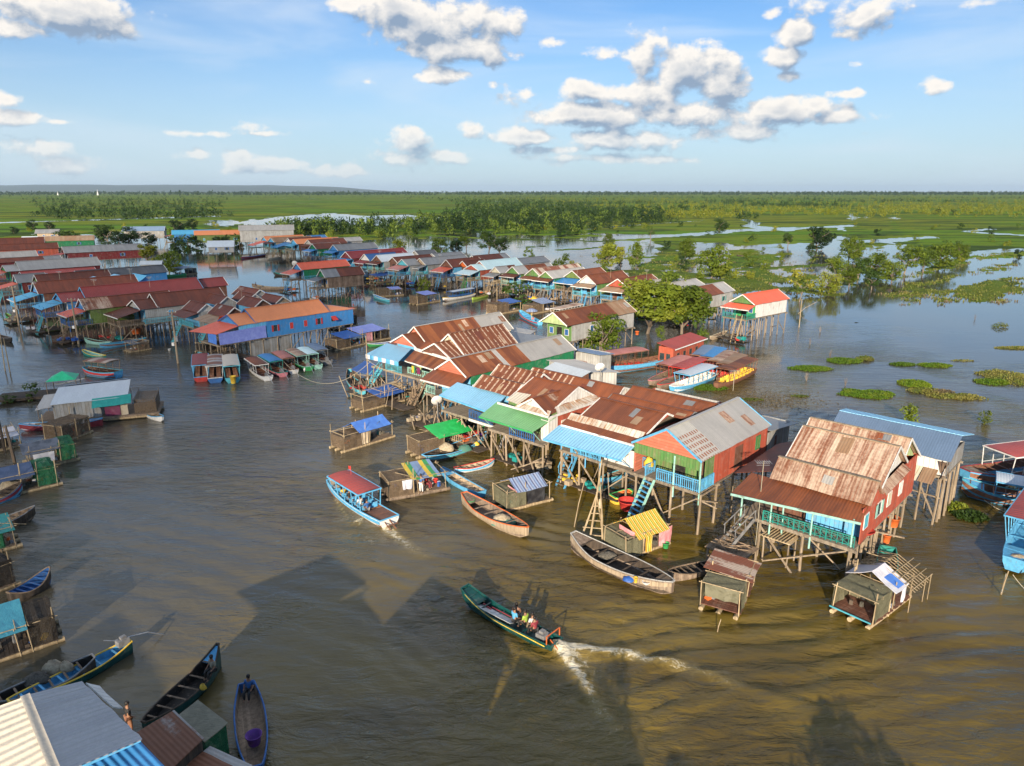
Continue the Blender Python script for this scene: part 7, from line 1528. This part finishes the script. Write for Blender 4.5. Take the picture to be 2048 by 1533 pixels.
def pole(label, base, h, r=.06, lean=(0, 0), mat='bamboo', name='bare_pole'):
    o = MB().tube([(0, 0, -.8), (lean[0]*.5, lean[1]*.5, h*.5), (lean[0], lean[1], h)], [r*1.1, r, r*.7], 6).build(name, mat); o.location = P(base); return tag(o, label, 'pole')
pole('tall mooring pole with wires in front of the blue tarp boat', (738,790), 7.6); pole('pale pole standing in the channel below the beige house', (994,604), 5.2, .08)
pole('thin slanting pole in the water left of the raft with striped roof', (1145,1056), 3.6, .04, (.9, .7)); pole('short post in the water before the rusty house', (1458,1102), 2.0, .06); pole('thin post in front of the aqua roofed house', (893,583), 4.5, .06)
pole('first of two bare poles at the left edge', (20,745), 5.0, .07); pole('second of two bare poles at the left edge', (10,742), 5.6, .07, (.3, 0)); pole('thick brown piling at the left edge by the netted huts', (30,925), 3.6, .14, (-.4, .2), 'wood'); pole('dark upright piling behind the thick brown piling', (10,905), 4.6, .12, (0, 0), 'darkwood')
pole('thin pole beside the coral roofed house on stilts', (1598,655), 5.4, .07); pole('long stick raked across the water right of the coral roofed house', (1588,628), 2.4, .05, (5.0, 1.0))
pole('reed stalk bent in the water before the raft hut with rust striped roof', (1432,1268), .9, .03, (.25, .1)); pole('mooring stake at the bow of the boat with the long dark red canopy', (2000,1190), 1.6, .05, (.4, .2))
# driftwood tripod beside the large weathered boat
o = thing('pole_tripod', 'tall rough tripod of driftwood poles with ladder rungs beside the large weathered boat', 'tripod', P((1190,1088)))
for a, b in (((-.6, -.5, -.5), (.35, .5, 6.4)), ((.5, -.7, -.5), (.2, .3, 5.2)), ((-1.3, .2, -.5), (.15, .2, 4.3)), ((.7, .5, -.4), (.0, .2, 4.0))): MB().tube([a, tuple((Vector(a)+Vector(b))/2+Vector((.06, .05, 0))), b], [.08, .07, .04], 6).build('leg', 'bamboo', o)
m = MB()
for k in range(5): z_ = .7+k*.55; m.bar((-1.15+k*.24, .2, z_), (.45-k*.07, -.3+k*.1, z_+.08), .06)
m.build('rungs', 'bamboo', o); MB().lathe([(.02, .5), (.10, .42), (.13, .1), (.08, -.25), (.02, -.3)], (.32, .25, 3.0), 8).build('cloth_bundle', 't_cream', o)
def aerial(label, base, h, mat='steel', loc=None, group=None):
    o = thing('tv_aerial', label, 'aerial', loc or P(base[0], base[1]), 0, group); MB().tube([(0, 0, 0), (0, 0, h)], .03, 5).build('mast', 'w_cream', o); m = MB(); m.bar((-.5, 0, h-.1), (.5, .1, h-.1), .03)
    for k in range(7): m.bar((-.5+k*.16, -.35, h-.1+.02), (-.5+k*.16, .38, h-.1+.02), .02)
    for k in range(3): m.bar((-.45, .05, h-.35+k*.12), (.45, .05, h-.35+k*.12), .018)
    m.build('rods', mat, o)
aerial('tall mast with a grid aerial before the rusty house', ((1509,1112), 0), 7.2); aerial('tv aerial mast above the red gabled house', ((1466,782), 7.0), 2.0); aerial('small aerial on the brown roof next to the red gabled roof', ((1221,556), 6.6), 2.4); aerial('small aerial on the dark brown roof of the red gable house', ((1293,562), 6.6), 2.4); aerial('thin aerial rising over the bright blue porch roof', ((1154,556), 6.0), 3.6); aerial('leaning aerial on the brown gables by the blue house', ((484,600), 6.5), 2.2)
def dish(label, loc, r=.7, az=200):
    o = thing('satellite_dish', label, 'satellite dish', loc, math.radians(az)); m = MB(); pr = [(0, 0), (.4*r, .03), (.75*r, .10), (r, .19), (r*1.01, .22), (r*.98, .20), (.72*r, .12), (.4*r, .05), (0, .03)]
    m.lathe(pr, (0, 0, 0), 18); b = m.build('bowl', 'p_white', o); b.location = (0, 0, 1.3); b.rotation_euler = (math.radians(68), 0, 0); MB().tube([(0, .1, -1.5), (0, .1, 1.25)], .05, 6).build('stand', 'steel', o); MB().tube([(0, -.1, 1.1), (0, -.55, 1.45)], .02, 4).build('arm', 'steel', o); return o
dish('white satellite dish on a stand by the low platform', P((875,826), 1.6), .62, 200); dish('small white dish on the grey shed roof behind the row', P((1200,760), 5.0), .55, 190); dish('orange satellite dish at the coral roofed house over the channel', P((590,538), 5.0), .8, 180).children[0].data.materials[0] = MAT('p_orange')
def line(label, a, b, sag, r=.025, mat='w_cream', name='rope'):
    a, b = Vector(a), Vector(b); pts = []
    for i in range(17): u = i/16; p = a.lerp(b, u); p.z -= sag*4*u*(1-u); pts.append(p)
    return tag(MB().tube(pts, r, 4).build(name, mat), label, 'rope' if name == 'rope' else 'cable')
line('long pale cable sagging low across the channel from the blue house to the mooring pole', P((560,716), 1.8), P((738,705), 7.0)-Vector((0, 0, 1.2)), 3.2); line('cable from the mooring pole to the striped awning house', P((735,720), 6.0), P((790,742), 4.5), .4)
line('power line strung between the left bank poles', P((348,630), 7.6), P((143,607), 7.5), 1.2, .02, 'p_black', 'power_line'); line('power line from the left bank pole to the far left pole', P((143,607), 7.5), P((25,580), 7.4), 1.0, .02, 'p_black', 'power_line')
line('mooring rope of the blue boat at the right edge, to the stake', P((2012,1148), .6), P((2003,1186), .4), .1); line('long mooring rope running out of the picture at the right', P((2026,1150), .5), P((2065,1192), .1), .1); line('slack rope from the pale blue boat at the right', P((1968,1000), .4), P((2030,1030), .1), .2)

# ---------------------------------------------------------------- loose things
def tub(label, loc, r=.45, h=.5, mat='p_red', rim=None, name='tub', cat='tub'):
    o = MB().lathe([(r*.75, 0), (r, h), (r*1.07, h), (r*1.05, h-.05), (r*.9, h-.06), (r*.68, .05), (0, .05)], (0, 0, 0), 16).build(name, mat, None, True); o.location = loc; return tag(o, label, cat)
tub('bright red plastic tub behind the striped raft hut', P((1255,1018), .3), .75, .75, 'p_red'); tub('purple tub with orange inside on the long narrow boat', P((509,1487), .3), .36, .5, 'p_purple'); tub('orange tub on the plank under the long dark brown roof', P((273,668), 1.0), .8, .8, 'p_orange'); tub('green basin on the cargo boat with orange stripe', P((942,1005), .55), .32, .2, 'p_green'); tub('orange drum on the raft with plaid roof', P((1078,992), .5), .22, .55, 'p_orange', name='drum', cat='drum'); tub('white basin on the stern of the large weathered boat', P((1292,1168), .6), .25, .16, 'p_white'); tub('yellow bucket on the rail of the large weathered boat', P((1271,1165), .65), .14, .34, 'p_yellow', name='bucket', cat='bucket'); tub('red pot hanging at the raft with yellow and green tarp', P((871,965), .5), .22, .3, 'p_red'); tub('red disc basin leaning at the rusty house corner', P((1731,1066), 2.9), .55, .2, 'p_red'); tub('terracotta crate under the right side of the rusty house', P((1785,1052), .8), .45, .7, 'p_orange', name='crate', cat='crate'); tub('orange water drum near the grey sided house stilts', P((1274,670), 1.2), .35, .6, 'p_orange', name='drum', cat='drum'); tub('green barrel float under the striped raft hut', P((1331,1096), .15), .25, .4, 'p_green', name='barrel', cat='barrel'); tub('yellow float beside the cream canopied tour boat', P((467,767), .1), .4, 1.0, 'p_yellow', name='buoy', cat='buoy'); tub('small round white float off the tall utility pole', P((339,702), .0), .22, .3, 'p_white', name='buoy', cat='buoy')
tub('orange outboard cover standing behind the rusty house', P((1772,1085), .8), .28, .6, 'p_orange', name='drum', cat='drum')
def heap(label, loc, r, h, mat, seed, name='net_pile', cat='net pile'):
    q = np.random.default_rng(seed); m = MB(); nr, nn = 6, 14
    for i in range(nr+1):
        f = i/nr
        for j in range(nn):
            a = 6.283*j/nn; rr = r*math.cos(f*math.pi/2)*(1+q.uniform(-.16, .16)); m.v.append((rr*math.cos(a), rr*math.sin(a)*.75, h*math.sin(f*math.pi/2)*(1+q.uniform(-.12, .12))))
    for i in range(nr):
        for j in range(nn): a = i*nn+j; b = i*nn+(j+1) % nn; m.f.append((a, b, b+nn, a+nn))
    o = m.build(name, mat, None, True); o.location = loc; return tag(o, label, cat)
heap('pale net heap with teal mesh on the orange striped cargo boat', P((1003,1043), .3), .75, .6, 'sack', 1); heap('teal net spread round the pale heap on the cargo boat', P((1010,1047), .25), 1.0, .35, 'tealnet', 2); heap('brown sack pile on the loaded cargo boat', P((893,900), .4), .8, .7, 'sack', 3); heap('teal net bundle on the loaded cargo boat', P((930,900), .5), .7, .5, 'tealnet', 4); heap('yellow sack on the bow of the loaded cargo boat', P((953,890), .6), .3, .3, 'p_yellow', 5, 'sack', 'sack')
heap('large pale net sack on the dark fishing boat at the lower left', P((108,1342), .4), .55, .6, 'sack', 6); heap('second pale net sack behind the large one', P((132,1340), .4), .4, .5, 'sack', 7); heap('dark net heap on the dark fishing boat', P((75,1362), .4), .7, .4, 'netpile', 8); heap('tan net heap on the bow deck of the blue boat at the right edge', P((2035,1120), .8), .7, .35, 'sack', 9); heap('yellow bag on the green fishing boat at the lower left', P((406,1378), .5), .18, .3, 'p_yellow', 10, 'bag', 'bag'); heap('net heap on the bow of the large weathered boat', P((1215,1112), .4), .7, .3, 'netpile', 11); heap('blue sheet bundle in the large weathered boat', P((1258,1160), .45), .45, .25, 't_dblue', 12, 'sheet_bundle', 'bundle'); heap('basket load on the boat with red nose', P((22,975), .4), .9, .7, 'sack', 13); heap('yellow jerry can shaped load on the cyan tarp hut', P((92,1277), .4), .3, .35, 'p_yellow', 14, 'bag', 'bag')
o = heap('yellow spirit house bundle on the balcony of the red gabled house', row(5.0, .9, 3.9), .38, .75, 'p_yellow', 15, 'spirit_house', 'shrine')
o = thing('sun_umbrella', 'blue and white sun umbrella over the umbrella boat', 'umbrella', P((1063,640), .4)); m = MB(); m.lathe([(0, 2.3), (.5, 2.2), (1.0, 1.95), (1.25, 1.75)], n=10); m.build('canopy', 't_plaid', o); MB().tube([(0, 0, 0), (0, 0, 2.3)], .03, 5).build('pole', 'p_yellow', o)
o = MB().tube([(0, 0, 0), (.02, 0, .35), (.05, .05, .6)], [.05, .16, .03], 7).build('egret', 'p_white', None, True); o.location = P((609,744), .9); tag(o, 'white bird perched on the low cable across the channel', 'bird')
def stupa(label, px, h):
    o = MB().lathe([(h*.16, 0), (h*.16, h*.12), (h*.12, h*.14), (h*.12, h*.28), (h*.09, h*.42), (h*.05, h*.5), (h*.03, h*.75), (0, h)], n=10).build('pagoda', 'p_white'); o.location = P(px); tag(o, label, 'pagoda')
stupa('white pagoda spire on the far left horizon', (196,391), 42); stupa('smaller pale pagoda tower farther left on the horizon', (116,391), 30)

# ---------------------------------------------------------------- people
def skin_body(verts, edges, rad, name, mat, root=0):
    me = bpy.data.meshes.new(name); me.from_pydata(verts, edges, []); o = bpy.data.objects.new(name, me); COL.objects.link(o)
    md = o.modifiers.new('s', 'SKIN'); sv = me.skin_vertices[0].data
    for i, r_ in enumerate(rad): sv[i].radius = (r_, r_) if not isinstance(r_, tuple) else r_; sv[i].use_root = (i == root)
    s2 = o.modifiers.new('u', 'SUBSURF'); s2.levels = s2.render_levels = 1
    dg = bpy.context.evaluated_depsgraph_get(); ev = o.evaluated_get(dg); out = bpy.data.meshes.new_from_object(ev); bpy.data.objects.remove(o); bpy.data.meshes.remove(me)
    out.materials.clear(); out.materials.append(MAT(mat)); out.name = name; out.polygons.foreach_set('use_smooth', [True]*len(out.polygons)); return out
def pose(sit):
    hz = .45 if sit else .88
    V = [(0, 0, hz), (0, .01, hz+.22), (0, 0, hz+.44), (0, .01, hz+.53), (0, .03, hz+.62), (0, .04, hz+.74)]; E = [(0, 1), (1, 2), (2, 3), (3, 4), (4, 5)]; R_ = [.135, .12, (.16, .11), .05, .085, .07]
    for s in (-1, 1):
        i = len(V); V += [(s*.18, 0, hz+.45), (s*.24, .03, hz+.22), (s*.20, .20, hz+.10)] if sit else [(s*.18, 0, hz+.45), (s*.25, -.02, hz+.20), (s*.24, .12, hz+.02)]; E += [(2, i), (i, i+1), (i+1, i+2)]; R_ += [.055, .042, .03]
        j = len(V); V += [(s*.10, .02, hz-.04), (s*.13, .40, hz+.02), (s*.12, .42, .06), (s*.12, .54, .03)] if sit else [(s*.10, 0, hz-.06), (s*.11, .03, .47), (s*.11, 0, .06), (s*.12, .14, .03)]; E += [(0, j), (j, j+1), (j+1, j+2), (j+2, j+3)]; R_ += [.09, .062, .042, .035]
    body = skin_body(V, E, R_, 'person', 'skin'); bm_ = MB()
    for s in (-1, 1):
        w = Vector(V[8] if s < 0 else V[15]); fw = Vector((0, .95, -.3)).normalized()
        for f in range(4): a = w+Vector(((f-1.5)*.018, 0, 0))+fw*.05; bm_.tube([tuple(w+Vector(((f-1.5)*.014, 0, 0))), tuple(a), tuple(a+fw*(.04+.008*(f in (1, 2)))+Vector((0, 0, -.02)))], [.012, .010, .006], 5)
        bm_.tube([tuple(w), tuple(w+Vector((-s*.04, .03, 0))), tuple(w+Vector((-s*.045, .06, -.01)))], [.012, .011, .007], 5)
    hd = Vector(V[5]); bm_.tube([tuple(hd+Vector((0, .06, -.02))), tuple(hd+Vector((0, .10, -.05)))], [.018, .02], 5)
    for s in (-1, 1): bm_.tube([tuple(hd+Vector((s*.075, .0, -.07))), tuple(hd+Vector((s*.088, -.01, -.02)))], [.014, .02], 5)
    import bmesh; bm = bmesh.new(); bm.from_mesh(body); t2 = bm_.mesh('x'); bm.from_mesh(t2); bm.to_mesh(body); bm.free(); body.materials.clear(); body.materials.append(MAT('skin')); body.polygons.foreach_set('use_smooth', [True]*len(body.polygons))
    shirt = skin_body([V[0], V[1], (0, 0, hz+.40), V[6], V[7], V[13], V[14]], [(0, 1), (1, 2), (2, 3), (3, 4), (2, 5), (5, 6)], [.15, .14, (.18, .13), .075, .06, .075, .06], 'shirt', 'p_white')
    tr = skin_body([V[0], V[9], V[10], V[11], V[16], V[17], V[18]], [(0, 1), (1, 2), (2, 3), (0, 4), (4, 5), (5, 6)], [.148, .105, .08, .062, .105, .08, .062], 'trousers', 'p_grey')
    h = MB(); h.lathe([(.085, -.09), (.098, -.02), (.09, .05), (.05, .09), (0, .10)], tuple(hd+Vector((0, -.015, 0))), 12); hair = h.mesh('hair'); hair.materials.append(MAT('hair')); hair.polygons.foreach_set('use_smooth', [True]*len(hair.polygons))
    return body, shirt, tr, hair
POSE = {True: pose(True), False: pose(False)}
def person(label, loc, sit=True, shirt='p_white', pants='p_grey', az=0, hat=None):
    b, s, tr, h = POSE[sit]; o = link('person', b); o.location = loc; o.rotation_euler = (0, 0, -math.radians(az)); tag(o, label, 'person')
    for nm, me, mt in (('shirt', s, shirt), ('trousers', tr, pants), ('hair', h, hat or 'hair')):
        c = link(nm, me, o); c.material_slots[0].link = 'OBJECT'; c.material_slots[0].material = MAT(mt)
    return o
bz = -B1.rotation_euler[2]
def onboat(o, x, y, z): c, s = math.cos(o.rotation_euler[2]), math.sin(o.rotation_euler[2]); return o.location+Vector((x*c-y*s, x*s+y*c, z))
azb = math.degrees(bz)
person('person in a pale blue shirt seated by the white seat back of the teal boat', onboat(B1, -.15, L1*.42, .25), True, 'p_blue', 'p_black', azb+100); person('person in an orange-brown top leaning at the rail of the teal boat', onboat(B1, .3, L1*.45, .22), True, 'p_brown', 'p_grey', azb+60); person('person in a yellow-green shirt in the middle of the teal boat', onboat(B1, .1, L1*.33, .22), True, 'p_lime', 'p_black', azb); person('person in a white top beside the one in crimson on the teal boat', onboat(B1, .15, L1*.26, .22), True, 'p_white', 'w_tan', azb+20); person('person in a crimson shirt near the engine of the teal boat', onboat(B1, -.1, L1*.21, .25), True, 'p_maroon', 'p_black', azb+10)
az2 = math.degrees(-B2.rotation_euler[2])
for i, (x, y, sh, lb) in enumerate([(-.4, 2.6, 'p_dblue', 'passenger in dark blue under the red canopy, hindmost'), (-.45, 3.6, 'p_white', 'passenger in white under the red canopy'), (-.4, 4.4, 'p_blue', 'passenger in light blue under the red canopy'), (-.45, 5.3, 'p_black', 'passenger in black under the red canopy'), (-.5, 6.2, 'p_yellow', 'boatman in yellow at the front of the red canopied boat')]): person(lb, onboat(B2, x, y, .28), True, sh, 'p_grey', az2)
person('boatman in a dark shirt standing on the loaded wooden boat in the basin', P((512,578), .5), False, 'p_black', 'p_grey', 40); person('person in red sitting on the raft with yellow and green tarp', P((853,975), .4), True, 'p_red', 'p_maroon', 120); person('person in blue and white standing on the raft with yellow and green tarp', P((843,985), .35), False, 'p_dblue', 'p_white', 200); person('person with a pink hat on the bow of the loaded cargo boat', P((962,882), .5), True, 'p_purple', 'p_grey', 150, 'p_pink')
person('person in yellow standing on the long tin floating house', P((241,825), .4), False, 'p_yellow', 'p_teal', 130); person('boatman in navy at the stern of the long narrow boat', P((501,1392), .3), True, 'p_dblue', 'p_black', 185); person('person in a pale shirt at the stern of the green fishing boat', P((428,1352), .6), True, 'w_cream', 'p_black', 210); person('person in dark clothes standing between the rusty hut and the grey ribbed roof', P((262,1465), .5), False, 'p_black', 'p_brown', 40); person('person with a towel standing at the stern of the blue tarp boat', P((703,770), .8), False, 'w_tan', 'p_black', 100); person('person in red in the small canoe in mid channel', P((707,617), .2), True, 'p_red', 'p_grey', 90); person('vendor in pink seated under the sun umbrella', P((1066,645), .35), True, 'p_pink', 'p_blue', 160)
raft_hut('low bare raft with drying nets below the brown porch of the red gable house', (826,800), (868,784), 2.0, (.1, .6, 'n_brown', .9), None, h=1.0, extra_poles=3)
raft_hut('open bamboo raft with a cream sheet beside the low blue awning raft', (776,800), (822,786), 1.8, None, ('shed', .2, .8, 1.2, 1.6, 't_cream', .05), h=1.3, extra_poles=4)
raft_hut('small caged raft behind the green roofed raft', (925,862), (968,848), 1.8, (.0, .7, 'n_olive', 1.3), None, h=1.4, extra_poles=3)
raft_hut('dark caged raft under the front of the blue house', (412,705), (452,696), 2.4, (.0, 1.0, 'n_dark', 1.3), None, h=1.5, extra_poles=5)
raft_hut('bamboo raft with grey sheet at the left bank stairs', (262,704), (300,698), 2.2, (.4, 1.0, 'n_brown', 1.2), ('shed', 0, .5, 1.4, 1.7, 't_grey', .05), h=1.5, extra_poles=4)
raft_hut('netted raft with teal cover low on the left edge', (-30,1110), (36,1092), 2.4, (.0, .6, 'n_green', 1.6), ('shed', .4, 1.0, 1.6, 1.9, 't_teal', .06), extra_poles=3)
raft_hut('floating cage with white cover at the far left edge', (-20,905), (44,890), 2.4, (.0, .6, 'n_dark', 1.5), ('gable', .3, .95, 1.4, 2.0, 't_white', .06), extra_poles=3)
# a bank of cloud, high behind the viewer, that keeps the left of the village in shade
r = np.random.default_rng(3); hc = 320.0; back = hc/math.tan(_e); off = Vector((-math.sin(_a)*back, -math.cos(_a)*back, hc))
def blob(cx, cy, rx, ry, rz_): 
    m = MB(); nu, nv = 22, 12
    for i in range(nv+1):
        th = math.pi*i/nv
        for j in range(nu):
            a = 6.2832*j/nu; k = 1+.10*math.sin(3*a+cx)+.07*math.sin(7*a+cy)
            m.v.append((cx+rx*k*math.sin(th)*math.cos(a), cy+ry*k*math.sin(th)*math.sin(a), rz_*math.cos(th)))
    for i in range(nv):
        for j in range(nu): a = i*nu+j; b = i*nu+(j+1) % nu; m.f.append((a, b, b+nu, a+nu))
    return m
def cloudmat(name):
    m, t = newmat(name); d = nd(t, 'ShaderNodeBsdfDiffuse', {0: (.85, .85, .85, 1)}); tp = nd(t, 'ShaderNodeBsdfTransparent'); nd(t, 'ShaderNodeOutputMaterial', {0: nd(t, 'ShaderNodeMixShader', {0: .30, 1: tp.outputs[0], 2: d.outputs[0]}).outputs[0]}); return m
RECIPE['cloudwhite'] = (cloudmat,)
for (cx, cy, rx, ry) in ((-92, 165, 78, 62), (-50, 33, 27, 22), (-66, 62, 42, 44), (-60, 112, 40, 42), (-35, 225, 62, 45), (-150, 240, 90, 80), (-70, 330, 110, 60)):
    o = blob(0, 0, rx, ry, 7).build('shading_cloud', 'cloudwhite', None, True); o.location = Vector((cx, cy, 0))+off; tag(o, 'low cloud behind the viewer, shading the left of the village', 'cloud', 'clouds behind the viewer')
tree('unseen ragged tree added beside the tall outside house to break up its shadow', Vector((-8.6, 11.5, 0)), 9.2, 3, .9, 1.0); tree('unseen leafy tree added beside the low outside house to break up its shadow', Vector((-1.0, 6.4, 0)), 8.0, 1, .8, 2.0)  # two trees added out of view to roughen the cast shadow edges
for (a_, b_) in ((70, 585), (190, 580), (262, 560), (120, 560), (300, 575), (210, 545), (640, 520), (760, 520), (880, 528)): aerial('slender aerial mast on a roof of the left or middle village', ((a_, b_), 6.8), random.uniform(1.6, 2.8), group='aerials over the village roofs')
tree('tree on the near bank behind the viewer', Vector((10.6, 4.6, 0)), 7.4, 1, 1.2, .4)
def hazebox():
    m, t = newmat('haze'); v = nd(t, 'ShaderNodeVolumePrincipled', {'Color': (.62, .80, 1.0, 1), 'Density': 2.3e-5, 'Anisotropy': .1}); nd(t, 'ShaderNodeOutputMaterial', {'Volume': v.outputs[0]})
    b = MB().box(-60000, 60000, -3000, 63000, -3, 420); me = b.mesh('haze'); me.materials.append(m); o = link('haze', me); tag(o, kind='stuff')
if HAZE: hazebox()
